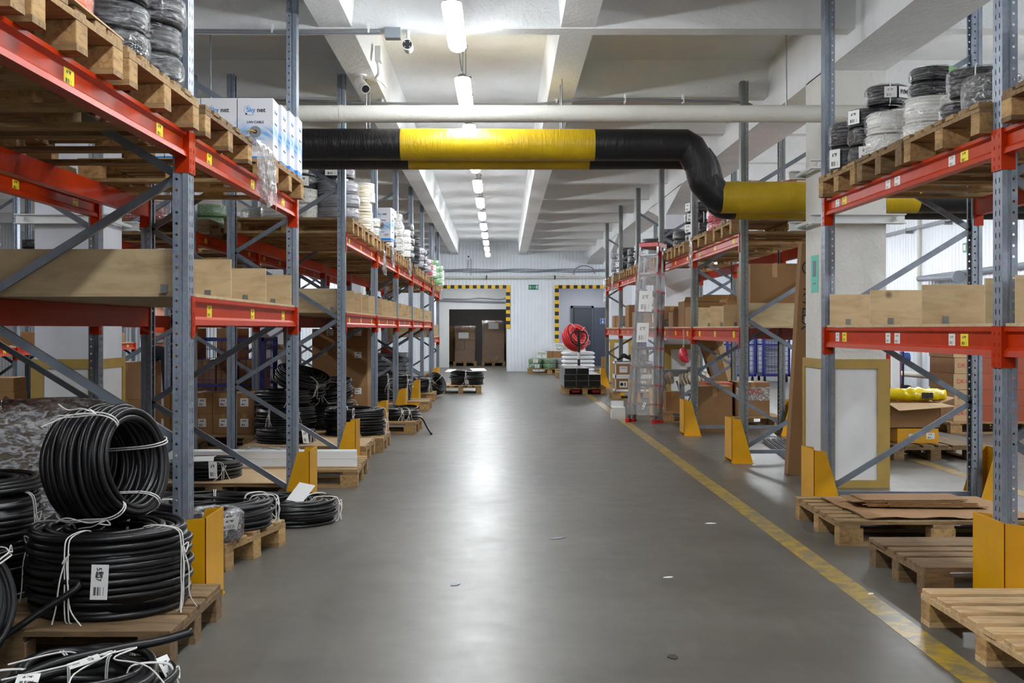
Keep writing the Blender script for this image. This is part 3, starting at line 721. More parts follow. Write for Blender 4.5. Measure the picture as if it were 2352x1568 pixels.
# ------------------------------------------------------------------ plywood shelves with upright dividers
def ply_shelf(xf, side, y0, y1, z, divs, hgt, label, group=None, depth=1.06):
    r = thing('plywood_shelf', label, 'shelf', (xf+side*0.01, y0, z+0.002), 0, group)
    xa, xb = (0.0, side*depth); lo, hi = min(xa, xb), max(xa, xb)
    MB().box(lo, hi, 0, y1-y0, 0, 0.015).build('deck', 'ply', r)
    for y in divs:
        d = MB().cbox(lo+0.005, hi-0.005, -0.007, 0.007, 0, hgt, 0.002).build('divider', 'ply', r, False, None); d.location = (0, y-y0, 0.015)
        for xx in (0.13,):
            mb = MB(); mb.box(side*xx-0.017, side*xx+0.017, -0.0095, -0.007, 0, 0.042); mb.box(side*xx-0.017, side*xx+0.017, -0.05, -0.007, 0, 0.0025); b = mb.build('bracket', 'steel', d)
    return r
sh = 0.205
for j in (1,):
    y0, y1 = LF[j]+0.06, LF[j+1]-0.06
    ply_shelf(XLF, -1, y0, y1, LOL, [y0+0.03, y0+0.9, y0+1.8, y1-0.1] if j == 0 else [y0+0.01, 6.25, 7.18, 8.06], sh,
              'plywood shelf with upright dividers on the near rack, ' + ('bay next to the viewer' if j == 0 else 'bay under the white cable boxes'), 'plywood shelves of the near rack')
for j in range(5):
    y0, y1 = LFAR[j]+0.06, LFAR[j+1]-0.06
    ply_shelf(XLF, -1, y0, y1, LOL, [y0+0.04, y0+0.7, y0+1.36, y0+2.02, y1-0.08], 0.21, f'plywood shelf with upright dividers on the long rack past the gap, {ORD[j]} bay', 'plywood shelves of the long rack')
ply_shelf(XLF, -1, 25.66, 27.84, 1.06, [25.7, 26.4, 27.1, 27.8], 0.26, 'low plywood shelf with dividers on the lone end bay by the end wall')
for j in range(2):
    y0, y1 = LF[j]+0.06, LF[j+1]-0.06
    ply_shelf(-2.78, -1, y0, y1, LOL, [y0+0.2, y1-0.2], 0.2, f'plywood shelf on the rack behind the near one, {ORD[j]} bay', 'plywood shelves of the rear racks')
for j in range(2):
    y0, y1 = RF[j]+0.06, RF[j+1]-0.06
    ply_shelf(XRF, 1, y0, y1, LOR, [y0+0.3, y0+1.3, y0+2.0, 5.22] if j == 0 else [5.55, 6.37, 7.26, 8.14], 0.213,
              'plywood shelf with upright dividers beside the white column, ' + ('bay next to the viewer' if j == 0 else 'bay over the flattened cardboard'), 'plywood shelves beside the column')
ply_shelf(XRF, 1, 11.16, 13.84, LOR, [11.2, 12.0, 12.75, 13.5], 0.22, 'plywood shelf with dividers under the tall brown box on the far rack')
ply_shelf(XRF, 1, 13.96, 16.64, LOR, [14.0], 0.10, 'plywood shelf with open brown boxes behind the ladder')
# ------------------------------------------------------------------ cable coils
def ring_pts(R, z, n, ph, w1, w2):
    return [((R+w1*sin(2*t+ph)+w1*0.6*sin(3*t+ph*2.3))*cos(t), (R+w1*sin(2*t+ph)+w1*0.6*sin(3*t+ph*2.3))*sin(t), z+w2*sin(t+ph*1.7)+w2*0.6*sin(2*t+ph)) for t in [2*pi*k/n for k in range(n)]]
def winding(R, r, H, cr, n=56, sides=7, wob=0.006, rnd=None):
    """a coil laid turn by turn, axis +z, standing on z=0"""
    q = rnd or random; mb = MB(); nh = max(1, int(round(H/(2*cr)))); nr = max(1, int(round((R-r)/(2*cr))))
    for i in range(nr):
        for j in range(nh):
            if 0 < i < nr-1 and j < nh-1 and j > 0: continue
            rad = R-cr-i*2*cr*0.97+(q.uniform(-0.4, 0.25)*cr); zz = cr+j*2*cr*0.985+q.uniform(-0.25, 0.25)*cr
            if i in (0, nr-1) and j % 2: rad -= cr*0.25
            sh = 1.0-(0.10*abs(j-(nh-1)/2)/max(1, nh/2)) if nh > 4 and i == 0 else 1.0
            zr = max(cr*0.9, zz)
            pts = ring_pts(rad*sh, zr, n, q.uniform(0, 6.28), wob, wob*0.8 if j else 0.0)
            mb.tube(pts, cr*q.uniform(0.94, 1.0), sides, True)
    mb.lathe([(r+cr*1.5, cr), (R-cr*2.4, cr), (R-cr*2.6, H-cr*1.5), (r+cr*1.5, H-cr*1.5)], n//2, True)
    return mb
def tie_path(a, R, r, H, g):
    f = lambda rr, zz: (rr*cos(a), rr*sin(a), zz)
    return [f(R+g, H*0.5), f(R+g, H*0.15), f(R-0.02, -g*0.4), f(r+0.02, -g*0.4), f(r-g, H*0.2), f(r-g, H*0.8), f(r+0.02, H+g), f(R-0.02, H+g), f(R+g, H*0.85)]
def tie(parent, a, R, r, H, loose=0.18, g=0.007, th=0.0028, seed=0):
    q = random.Random(seed); mb = MB()
    for d in (-0.012, 0.012):
        p = tie_path(a+d/R*0.6, R, r, H, g); p = spline(p+[p[0]], 4); mb.tube(p, th, 5)
    b = Vector(((R+g)*cos(a), (R+g)*sin(a), H*0.8)); t = Vector((-sin(a), cos(a), 0)); o = Vector((cos(a), sin(a), 0))
    mb.tube(spline([b, b+o*0.015+t*0.02+Vector((0, 0, 0.015)), b+o*0.02-t*0.005+Vector((0, 0, -0.02)), b+o*0.008], 4), th, 5)
    for s in (-1, 1):
        if loose: mb.tube(spline([b, b+o*0.02+t*s*0.015-Vector((0, 0, loose*0.3)), b+o*0.012+t*s*q.uniform(0.02, 0.05)-Vector((0, 0, loose*0.7)), b+o*0.02+t*s*q.uniform(0.03, 0.09)-Vector((0, 0, min(loose, H*0.8-0.004)))], 5), th, 5)
    return mb.build('twine_tie', 'string', parent, True)
def coil_tag(parent, a, R, z, w=0.05, h=0.1, tilt=0.12, mat='tag'):
    g = R+0.012; return card_label('paper_tag', mat, parent, w, h, (g*cos(a), g*sin(a), z), (tilt, 0.06, a+pi/2))
def big_coil(label, loc, R, r, H, cr, ties=(), tags=(), rot=(0, 0, 0), mat='black', n=56, seed=1, end=None, group=None, wob=0.006, loose=0.18, sides=7):
    o = thing('cable_coil', label, 'cable coil', loc, 0, group); o.rotation_euler = rot
    w = winding(R, r, H, cr, n, sides, wob, random.Random(seed))
    if end: w.tube(end, cr, 8)
    w.build('winding', mat, o, 'all')
    for k, a in enumerate(ties): tie(o, a, R, r, H, loose, seed=seed*10+k)
    for t in tags: coil_tag(o, *t) if not isinstance(t, dict) else coil_tag(o, **t)
    return o
# small factory coils, wound flat and often wrapped
def drum_mesh(R, r, H, nl, mat, seed, n=36):
    q = random.Random(seed); prof = []
    def arc(cr_, cz, rad, a0, a1, k=3):
        for i in range(k): t = a0+(a1-a0)*i/(k-1); prof.append((cr_+rad*cos(t), cz+rad*sin(t)))
    d = H/nl/2
    for j in range(nl): arc(R-d-q.uniform(0, 0.25)*d, d+2*d*j, d, -pi/2+0.25, pi/2-0.25)
    m = max(1, int((R-r)/(2*d)-1))
    for i in range(1, m): arc(R-d-2*d*i, H-d-q.uniform(0, 0.2)*d, d, pi-0.3-(pi-0.6)+0.0, pi-0.3)
    for j in range(nl-1, -1, -1): arc(r+d, d+2*d*j, d, pi/2+0.3, 1.5*pi-0.3)
    mb = MB(); ph = [q.uniform(0, 6.28) for _ in prof]
    mb.lathe(prof, n, True, lambda i, k: (0.0035*sin(2*pi*k/n*2+ph[i]*0.3), 0.0025*sin(2*pi*k/n+ph[i]*0.2)))
    return mb.mesh('winding', mat, 'all')
def wrap_mesh(R, r, H, mat, seed, n=40, amp=0.006):
    q = random.Random(seed); g = 0.006
    prof = [(R+g-0.02, -0.0), (R+g, 0.015), (R+g+0.004, H*0.3), (R+g+0.004, H*0.7), (R+g, H-0.012), (R+g-0.02, H+g), ((R+r)/2, H+g+0.003), (r+0.01, H+g), (r-0.002, H*0.7)]
    mb = MB(); mb.lathe(prof, n, False, lambda i, k: (q.uniform(-amp*0.4, amp) if 0 < i < 8 else 0, q.uniform(0, amp*0.6) if 4 < i < 8 else 0))
    return mb.mesh('plastic_wrap', mat, 'all')
DP = {}
def drum(key, R, H, mat, wrap=None, card=None, strap=None, nl=5):
    """returns a copy of a small coil with its wrap and printed card"""
    k = (key, round(R, 3), round(H, 3), mat, wrap, card, strap)
    if k in DP: return copy_tree(DP[k])
    sd = len(DP)*7+3; o = thing('cable_coil', None, None)
    r = R*0.5; link('winding', drum_mesh(R, r, H-(0.006 if wrap else 0), nl, mat, sd), o)
    if wrap: link('plastic_wrap', wrap_mesh(R, r, H-0.008, wrap, sd+1), o)
    if card:
        a = card if not isinstance(card, tuple) else card[0]; g = R+0.014
        card_label('printed_card', 'tag', o, min(0.13, R*0.7), H*0.75, (g*cos(a), g*sin(a), H*0.5), (0, 0, a+pi/2))
    if strap:
        for a in strap:
            mb = MB(); p = tie_path(a, R, r, H, 0.008); mb.tube(spline(p+[p[0]], 3), 0.004, 5); mb.build('strap', 'white_plastic', o, True)
    DP[k] = o; return o
POS = ['bottom', 'second', 'third', 'fourth', 'fifth', 'sixth', 'seventh']
def stack(x, y, z, n, R, H, mat, desc, wrap=None, card=None, grp=None, strap=None, nl=5, jit=0.012, tilt=0.02, rz=None):
    q = random.Random(int(abs(x*1000+y*100)))
    for i in range(n):
        o = drum('s', R, H, mat, wrap, (card if not isinstance(card, tuple) else card[0] if i in card[1:] else None), strap, nl)
        pos = '' if n == 1 else (', top of its stack' if i == n-1 else f', {POS[i]} of its stack')
        jx, jy = (q.uniform(-jit, jit), q.uniform(-jit, jit)) if i else (0, 0)
        place(o, (x+jx, y+jy, z+i*H+0.001), 0, desc+pos, grp, 'cable coil', (0, 0, rz if rz is not None else q.uniform(-0.5, 0.5)))
def cardboard_box(label, x0, x1, y0, y1, z0, h, mat='card', rz=0.0, tape='y', cards=(), group=None, name='cardboard_box', cat='box', flaps=False):
    """closed carton with seam tape; origin at the centre of its base"""
    cx, cy = (x0+x1)/2, (y0+y1)/2; w, d = (x1-x0)/2, (y1-y0)/2
    o = thing(name, label, cat, (cx, cy, z0), rz, group)
    mb = MB(); mb.cbox(-w, w, -d, d, 0, h, 0.004); mb.build('carton', mat, o)
    if tape:
        mb = MB()
        if tape == 'y': mb.box(-0.025, 0.025, -d-0.0012, d+0.0012, h, h+0.0012); mb.box(-0.025, 0.025, -d-0.0012, -d, h*0.78, h)
        else: mb.box(-w-0.0012, w+0.0012, -0.025, 0.025, h, h+0.0012); mb.box(-w-0.0012, -w, -0.025, 0.025, h*0.78, h); mb.box(w, w+0.0012, -0.025, 0.025, h*0.78, h)
        mb.build('tape', 'tape', o)
    for (fx, fz, cw, ch) in cards: card_label('printed_card', 'tag', o, cw, ch, (fx*w, -d-0.0016, fz*h))
    return o
def film_scrap(label, top, drop, width, seed=1, name='plastic_film', face=1, spread=0.05):
    """crumpled film hanging over an edge: TOP point, DROP metres, WIDTH along y, hanging on the +x*face side"""
    q = random.Random(seed); mb = MB(); nu, nv = 14, 16; vs = []
    for i in range(nu):
        u = i/(nu-1)-0.5; fold = sin(i*2.4+seed)*spread*0.5
        for j in range(nv):
            v = j/(nv-1)
            if v < 0.2: x = -0.12+0.12*v/0.2; z = 0.012+q.uniform(0, 0.012)
            else: x = 0.012+fold*(v-0.1)+q.uniform(0, 0.012); z = -(v-0.2)/0.8*drop*(0.75+0.25*cos(i*1.7+seed))
            nar = 1.0-0.35*v if v < 0.8 else 0.72
            vs.append((x*face, u*width*nar+q.uniform(-0.006, 0.006), z))
    fs = [(i*nv+j, (i+1)*nv+j, (i+1)*nv+j+1, i*nv+j+1) for i in range(nu-1) for j in range(nv-1)]
    mb._add(vs, fs); o = mb.build(name, 'film_light', None, 'all'); o.location = top
    return tag(o, label, 'plastic film')

# ------------------------------------------------------------------ floor coils of the near rack
PT = 0.144
pallet('o', (-1.80, 4.70, 0), 0.0, 'worn floor pallet under the thick black coil with the printed tag')
pallet('h', (-1.66, 6.50, 0), -0.21, 'floor pallet under the grey-black coil beside the first yellow guard')
bc = big_coil('thick black cable coil lying on the near floor pallet, white printed tag on its side', (-1.56, 4.72, PT), 0.335, 0.15, 0.315, 0.0135,
              ties=(-1.72, -0.35, 1.4, 3.0), rot=(0, 0, 0), seed=3, n=72, end=spline([(-0.1, -0.325, 0.16), (0.0, -0.345, 0.15), (-0.13, -0.40, 0.06), (-0.30, -0.49, -0.06)], 5), wob=0.008, loose=0.27, sides=8)
t_ = coil_tag(bc, -1.36, 0.335, 0.16, 0.062, 0.132, 0.05); text('5307', 0.026, 'ink', t_, (-0.004, -0.0008, 0.03), (pi/2, pi/2, 0), 'lettering')
a_ = Vector((sin(radians(72)), -cos(radians(72)), 0.10)).normalized()
rotq = a_.to_track_quat('Z', 'Y').to_euler()
c0 = Vector((-1.585, 4.74, 0.705)); H_ = 0.29
big_coil('black cable coil standing tilted on top of the thick tagged coil', c0-a_*H_/2, 0.245, 0.165, H_, 0.0125, ties=(0.3, 2.2, 4.1, 5.3), rot=rotq, seed=5, n=72, wob=0.007, loose=0.2, sides=8)
big_coil('big black cable stack lying behind the tilted coil, partly out of the picture', (-2.27, 4.92, PT), 0.36, 0.2, 0.42, 0.014, ties=(-1.4, -0.2), seed=7, n=64, wob=0.008)
big_coil('smaller black coil lying on the big black stack', (-2.27, 4.92, PT+0.43), 0.34, 0.22, 0.06, 0.0125, ties=(-1.1,), seed=8, n=56,
         end=spline([(-0.05, -0.32, 0.03), (0.12, -0.34, 0.05), (0.22, -0.30, 0.09)], 5), loose=0)
big_coil('black cable coil standing on edge at the lower corner of the picture', (-1.98, 4.02, 0.29), 0.285, 0.17, 0.2, 0.0135, ties=(0.5,), rot=(pi/2-0.25, 0.0, 0.75), seed=9, n=64)
fl = big_coil('loose loops of thick black cable lying on the floor in front of the near pallet', (-1.37, 3.86, 0), 0.285, 0.15, 0.13, 0.0155, ties=(0.2, 1.3, 2.2, 3.3), seed=11, n=56, wob=0.02, sides=9,
              end=spline([(-0.24, -0.1, 0.1), (-0.1, -0.02, 0.15), (0.06, 0.1, 0.165), (0.2, 0.2, 0.17), (0.3, 0.25, 0.19)], 6))
card_label('paper_tag', 'tag', fl, 0.05, 0.1, (0.02, -0.03, 0.165), (-pi/2+0.2, 0.1, -1.0)); card_label('paper_tag', 'tag', fl, 0.07, 0.06, (-0.12, -0.14, 0.14), (-pi/2+0.3, 0, 0.2)); card_label('paper_tag', 'tag', fl, 0.06, 0.09, (0.25, 0.12, 0.1), (-0.6, 0, 1.2))
mb = MB()
mb.tube(spline([(-0.25, 0.02, 0.14), (-0.1, 0.12, 0.155), (0.02, 0.04, 0.16), (0.14, 0.14, 0.165), (0.1, 0.02, 0.16), (0.24, -0.05, 0.15), (0.35, -0.08, 0.03)], 6), 0.003, 5)
mb.tube(spline([(-0.2, -0.15, 0.14), (-0.02, -0.05, 0.16), (0.08, 0.1, 0.165), (0.02, -0.12, 0.15), (0.05, -0.25, 0.12)], 6), 0.003, 5); mb.build('loose_twine', 'string', fl, True)
mb = MB(); mb.tube(spline([(-1.95, 3.72, 0.06), (-1.82, 3.72, 0.14), (-1.7, 3.78, 0.13), (-1.62, 3.84, 0.05), (-1.6, 3.86, 0.01)], 6), 0.008, 7)
o = mb.build('electric_cable', 'red_cable', None, True); tag(o, 'red cable end lying beside the loose loops in the lower corner', 'cable')
mb = MB(); mb.tube(spline([(-2.0, 3.66, 0.09), (-1.86, 3.68, 0.17), (-1.76, 3.72, 0.12), (-1.70, 3.70, 0.01)], 6), 0.006, 7)
o = mb.build('electric_cable', 'yellow', None, True); tag(o, 'thin yellow cable end in the lower corner beside the red one', 'cable')
big_coil('grey-black coil of thin cable lying on the second floor pallet beside the yellow guard', (-1.60, 6.62, PT), 0.335, 0.2, 0.15, 0.009, ties=(0.3, 0.75, 1.8, 3.6), seed=13, mat='black2', n=64, wob=0.01, loose=0.12)
o = drum('w', 0.15, 0.16, 'black2', 'film'); place(o, (-1.50, 6.17, PT), 0, 'film-wrapped dark coil with white card and green print on the second floor pallet', None, 'cable coil')
card_label('printed_card', 'tag', o, 0.1, 0.07, (0.115, -0.115, 0.1), (0.35, 0, 0.75)); card_label('green_print', 'green_cable', o, 0.06, 0.05, (0.0, -0.164, 0.055), (0, 0, 0))
o = big_coil('black coil with a blank white card on the floor before the second yellow guard', (-1.345, 7.62, 0), 0.30, 0.14, 0.15, 0.009, ties=(0.1, 0.9, 2.4), seed=15, n=60, wob=0.012, loose=0.1)
card_label('paper_card', 'paper', o, 0.13, 0.16, (0.06, 0.02, 0.185), (-0.9, 0.1, -0.5))
pallet('e', (-2.03, 8.78, 0), 0, 'floor pallet with a pale cardboard sheet just past the second yellow guard')
o = MB().cbox(-0.58, 0.56, -0.41, 0.4, 0, 0.007, 0.002).build('cardboard_sheet', 'card_pale'); place(o, (-2.03, 8.78, PT+0.001), 0.0, 'pale cardboard sheet on the pallet past the second yellow guard', None, 'sheet')
o = big_coil('flat coil of thick black cable with paper tags on the pale cardboard sheet', (-2.18, 8.74, PT+0.009), 0.29, 0.17, 0.115, 0.0125, ties=(-0.9, 1.5), seed=17, n=56, loose=0.1)
coil_tag(o, -1.15, 0.29, 0.08, 0.06, 0.13, -0.5); card_label('paper_card', 'paper', o, 0.15, 0.08, (0.03, -0.18, 0.15), (-1.2, 0, 0.2))
pallet('w', (-1.72, 9.72, 0), 0.03, 'floor pallet in the gap carrying the white plastic channels')
for k, (dy, dz) in enumerate(((0, 0), (0.075, 0), (0.15, 0), (0.0, 0.062), (0.09, 0.062))):
    L = 2.0+0.06*((k*3) % 4); r = thing('cable_channel', f'long white plastic cable channel on the pallet in the gap, {["front lower", "middle lower", "rear lower", "front upper", "rear upper"][k]} one', 'cable channel', (-1.14-(k % 3)*0.012, 9.42+dy, PT+dz+0.001), 0.0, 'white cable channels')
    mb = MB(); prof = [(0, 0), (0.06, 0), (0.06, 0.06), (0, 0.06)]; mb.prism([(0, 0), (0.062, 0), (0.062, 0.058), (0.059, 0.058), (0.059, 0.003), (0.003, 0.003), (0.003, 0.058), (0, 0.058)], -L, 0, 'x'); mb.build('body', 'white_plastic', r)
    mb = MB(); mb.box(-L, 0, -0.001, 0.063, 0.0585, 0.0605); mb.box(-L, 0, -0.0015, 0.0, 0.045, 0.0605); mb.build('cover', 'white_plastic', r)
mb = MB(); q = random.Random(4); nn = 12
vs = [(-2.1+0.5*i/nn, 9.40+0.2*j/5, PT+0.132+q.uniform(0, 0.02)) for i in range(nn+1) for j in range(6)]
mb._add(vs, [(i*6+j, i*6+j+1, (i+1)*6+j+1, (i+1)*6+j) for i in range(nn) for j in range(5)]); o = mb.build('plastic_film', 'film', None, 'all'); tag(o, 'crumpled clear film lying on the white plastic channels', 'plastic film')
# shrink-wrapped cartons behind the floor coils
def wrapped_load(label, boxes, z0, over, loc, mat='film', rz=0.0, seed=2, group=None, tagcard=None, cat='wrapped load', cmat='card'):
    """cartons bound together by stretch film: one load"""
    r = thing('wrapped_load', label, cat, loc, rz, group)
    for b in boxes: MB().cbox(*b, 0.005).build('carton', cmat, r)
    x0 = min(b[0] for b in boxes); x1 = max(b[1] for b in boxes); y0 = min(b[2] for b in boxes); y1 = max(b[3] for b in boxes); z1 = max(b[5] for b in boxes); q = random.Random(seed)
    mb = MB(); g = 0.012; n = 18; rows = 12; per = []
    for k in range(n): per.append((x0-g+(x1-x0+2*g)*k/n, y0-g))
    for k in range(n): per.append((x1+g, y0-g+(y1-y0+2*g)*k/n))
    for k in range(n): per.append((x1+g-(x1-x0+2*g)*k/n, y1+g))
    for k in range(n): per.append((x0-g, y1+g-(y1-y0+2*g)*k/n))
    m = len(per); cx, cy = (x0+x1)/2, (y0+y1)/2; vs = []
    for j in range(rows):
        zz = z0+(z1-z0)*j/(rows-1)
        for (x, y) in per: vs.append((x+q.uniform(0, 0.01)*(1 if x > cx else -1), y+q.uniform(0, 0.01)*(1 if y > cy else -1), zz+(q.uniform(-0.01, 0.03) if j == rows-1 else 0)))
    for f in (0.66, 0.33, 0.03):
        for (x, y) in per: vs.append((cx+(x-cx)*f, cy+(y-cy)*f, z1+0.014+q.uniform(0, over)))
    fs = [(j*m+k, j*m+(k+1) % m, (j+1)*m+(k+1) % m, (j+1)*m+k) for j in range(rows+2) for k in range(m)]
    mb._add(vs, fs); mb.build('stretch_film', mat, r, 'all')
    if tagcard: card_label('paper_sheet', 'paper', r, *tagcard)
    return r
pallet('e', (-2.63, 6.25, 0), 0, 'floor pallet under the low shrink-wrapped brown cartons')
wrapped_load('low load of brown cartons under wrinkled clear stretch film behind the floor coils',
             [(-0.58, -0.2, -0.38, 0.38, 0, 0.60), (-0.19, 0.2, -0.38, 0.38, 0, 0.66), (0.21, 0.52, -0.36, 0.36, 0, 0.62)], 0, 0.06, (-2.62, 6.25, PT+0.001), 'film_heavy')
# ------------------------------------------------------------------ printed cable boxes
def lanbox_mat():
    t = NT('printed_cable_box'); o = t.obj(); sp = t.nd('ShaderNodeSeparateXYZ'); t.l.new(o, sp.inputs[0]); z = sp.outputs[2]
    xy = t.math('ADD', sp.outputs[0], sp.outputs[1])
    wv = t.nd('ShaderNodeTexNoise'); cx = t.nd('ShaderNodeCombineXYZ'); t.l.new(t.math('MULTIPLY', xy, 6.0), cx.inputs[0]); t.l.new(t.math('ADD', t.math('MULTIPLY', z, 26.0), t.math('MULTIPLY', t.math('SINE', t.math('MULTIPLY', xy, 22.0)), 1.1)), cx.inputs[1]); t.l.new(cx.outputs[0], wv.inputs['Vector'])
    wv.inputs['Scale'].default_value = 1.0; wv.inputs['Detail'].default_value = 3
    band = t.nd('ShaderNodeMapRange', interpolation_type='SMOOTHSTEP'); t.l.new(t.math('ABSOLUTE', t.math('SUBTRACT', z, t.math('ADD', 0.185, t.math('MULTIPLY', t.math('SINE', t.math('MULTIPLY', xy, 20.0)), 0.02)))), band.inputs[0])
    band.inputs[1].default_value = 0.0; band.inputs[2].default_value = 0.085; band.inputs[3].default_value = 1.0; band.inputs[4].default_value = 0.0
    k = t.math('MULTIPLY', band.outputs[0], t.ramp(wv.outputs['Fac'], [(0.35, (0.15,)*3), (0.6, (1, 1, 1))]))
    col = t.mix(k, S(228, 230, 238), S(96, 164, 226))
    foot = t.math('LESS_THAN', z, 0.034); edge = t.math('GREATER_THAN', z, 0.006)
    col = t.mix(t.math('MULTIPLY', foot, edge), col, S(30, 132, 214))
    return t.fin(col, 0.45)
M['lanbox'] = lanbox_mat()
BW, BD, BH = 0.22, 0.2125, 0.395
def lanbox(front=False, side=False, hole=False):
    o = thing('cable_box', None, None)
    MB().cbox(-BW/2, BW/2, -BD/2, BD/2, 0, BH, 0.002).build('carton', 'lanbox', o)
    y = -BD/2-0.001
    def faces(xf, loc, rot, sc):
        L = lambda v: Vector(loc)+Matrix.Rotation(rot[2], 3, 'Z') @ Vector(v)
        s1 = text('Sky', 0.04*sc, 'ink_blue', o, L((-0.028*sc, 0, 0.32)), rot, off=0.0006); s2 = text('net', 0.04*sc, 'ink', o, L((0.036*sc, 0, 0.32)), rot, off=0.0006)
        mb = MB(); arc = [Vector((-0.03+0.04*cos(t), 0, 0.318+0.03*sin(t))) for t in [radians(100)+radians(205)*k/14 for k in range(15)]]
        pts = [L(p*1.0) for p in arc]; mb.tube(pts, 0.0011, 4); mb.build('logo_ring', 'ink_blue', o)
        mb = MB(); a = L((-0.056, 0, 0.296)); mb.box(a.x-0.005, a.x+0.005, a.y-0.002, a.y+0.002, a.z-0.005, a.z+0.005); mb.build('logo_plug', 'ink', o)
        text('LAN CABLE', 0.0205*sc, 'ink_navy', o, L((0, 0, 0.245)), rot, off=0.0003); text('CAT 5E', 0.018*sc, 'ink_navy', o, L((0, 0, 0.108)), rot, off=0.0003)
    if front:
        faces(0, (0, y, 0), (pi/2, 0, 0), 1.0)
        text('INDOOR\nOUTDOOR\nUTP', 0.0125, 'ink_navy', o, (0.06, y, 0.07), (pi/2, 0, 0))
    if side:
        x = BW/2+0.001
        text('Sky', 0.032, 'ink_blue', o, (x, -0.03, 0.32), (pi/2, 0, pi/2)); text('net', 0.032, 'ink_grey', o, (x, 0.025, 0.32), (pi/2, 0, pi/2))
        text('LAN CABLE', 0.017, 'ink_grey', o, (x, 0, 0.245), (pi/2, 0, pi/2)); text('CATEGORY 5E', 0.015, 'ink_grey', o, (x, 0, 0.108), (pi/2, 0, pi/2)); text('305 m', 0.018, 'paper', o, (x, 0.01, 0.018), (pi/2, 0, pi/2))
    if hole:
        mb = MB(); mb.T = Matrix.Translation((0, y, 0.185)) @ Matrix.Rotation(pi/2, 4, 'X'); mb.lathe([(0.012, 0.001), (0.036, 0.001), (0.036, 0.003), (0.012, 0.003)], 24, True); mb.build('hole_grommet', 'grey_plastic', o, True)
        mb = MB(); mb.T = Matrix.Translation((0, y, 0.185)) @ Matrix.Rotation(pi/2, 4, 'X'); mb.lathe([(0.0, 0.0012), (0.0125, 0.0012)], 16); mb.build('hole', 'dark_plastic', o)
        mb = MB(); mb.tube(spline([(0.004, y+0.01, 0.184), (-0.01, y-0.02, 0.188), (-0.035, y-0.035, 0.188), (-0.05, y-0.03, 0.18)], 4), 0.004, 6); mb.build('cable_end', 'yellow', o, True)
    return o
bz = UPZ+0.145
P1 = lanbox(True, True, True); place(P1, (0, 0, 0)); P2 = lanbox(True, False, False); P3 = lanbox(False, True, False); P4 = lanbox(False, False, False)
first = {}
def put_box(proto, loc, rz, label, grp):
    o = proto if id(proto) not in first else copy_tree(proto); first[id(proto)] = 1
    return place(o, loc, rz, label, grp, 'box')
GB = 'white and blue cable boxes on the upper pallet'
rowname = ['front', 'second', 'third', 'rear']
for j in range(4):
    for i in range(4):
        xr = -1.402+0.014*j-0.226*i-BW/2; yy = 7.40+0.216*j
        pr = P1 if (i == 0 and j == 0) else P2 if j == 0 else P3 if i == 0 else P4
        lab = 'white and blue printed cable box with an orange cable end in its front hole' if (i, j) == (0, 0) else (f'white and blue printed cable box, {ORD[i]} from the aisle in the front row' if j == 0 else f'white and blue printed cable box, {ORD[i]} from the aisle in the {rowname[j]} row')
        put_box(pr, (xr, yy, bz), 0.03, lab, GB)
put_box(P1, (-1.37, 14.0, bz), -0.12, 'single white and blue cable box on the upper pallets beyond the white coil stacks', None)
film_scrap('torn clear film hanging from the upper pallet over the orange beam by the cable boxes', (-1.338, 6.70, UPZ+0.147), 0.36, 0.6, 3, spread=0.09)
film_scrap('small film scrap hanging from the second upper pallets past the gap', (-1.345, 13.72, UPZ+0.02), 0.30, 0.24, 5)
film_scrap('film scrap hanging below the single cable box past the gap', (-1.33, 14.62, UPZ+0.146), 0.30, 0.3, 7)
film_scrap('film scrap hanging among the far upper pallets past the gap', (-1.33, 17.42, UPZ+0.146), 0.28, 0.34, 9)

# ------------------------------------------------------------------ coils on the upper pallets, racks with floor coils
o = MB().cbox(-0.5, 0.62, -0.3, 0.3, 0, 0.008, 0.002).build('cardboard_sheet', 'card_pale'); place(o, (-1.965, 3.93, bz+0.001), 0.02, 'cardboard sheet under the orange coil on the upper pallet', None, 'sheet')
stack(-1.66, 3.92, bz+0.010, 1, 0.29, 0.42, 'orange_cable', 'orange cable coil in clear wrap on the upper pallet at the top of the picture', 'film_white', None, None, None, 24)
G1 = 'dark wrapped coils on the near upper pallets'
stack(-1.55, 4.60, bz, 4, 0.17, 0.113, 'black', 'dark coil in wrinkled film beside the orange coil', 'film_dark', None, G1)
stack(-1.545, 5.06, bz, 3, 0.175, 0.128, 'black', 'dark coil in wrinkled film beside the first tall post', 'film_dark', (-1.0, 1), G1)
stack(-1.95, 4.62, bz, 3, 0.17, 0.113, 'black', 'dark coil hidden behind the front stacks on the near upper pallet', 'film_dark', None, G1)
stack(-1.95, 5.05, bz, 3, 0.17, 0.113, 'black', 'dark wrapped coil hidden behind the stack at the first tall post', 'film_dark', None, G1)
GC = 'coils on the upper pallets past the gap'
stack(-1.99, 11.22, bz, 2, 0.27, 0.145, 'white_cable', 'large white coil seen through the end frame past the gap', 'film_white', None, GC, None, 7)
stack(-2.0, 11.22, bz+0.292, 2, 0.25, 0.12, 'black', 'large black coil lying on the large white coils past the gap', 'film_dark', -1.2, GC)
stack(-1.56, 11.33, bz, 3, 0.205, 0.125, 'grey_cable', 'lilac grey film coil by the first post past the gap', 'film_dark', None, GC)
stack(-1.66, 11.80, bz, 5, 0.20, 0.115, 'black', 'dark wrapped coil behind the lilac grey stack past the gap', 'film_dark', -1.3, GC)
stack(-1.475, 12.33, bz, 5, 0.135, 0.092, 'cream_cable', 'cream cable coil of the nearer tall slim stack past the gap', None, None, GC, None, 6, 0.018)
stack(-1.485, 12.66, bz, 5, 0.14, 0.104, 'white_cable', 'white cable coil of the farther tall slim stack past the gap', None, None, GC, None, 6, 0.018)
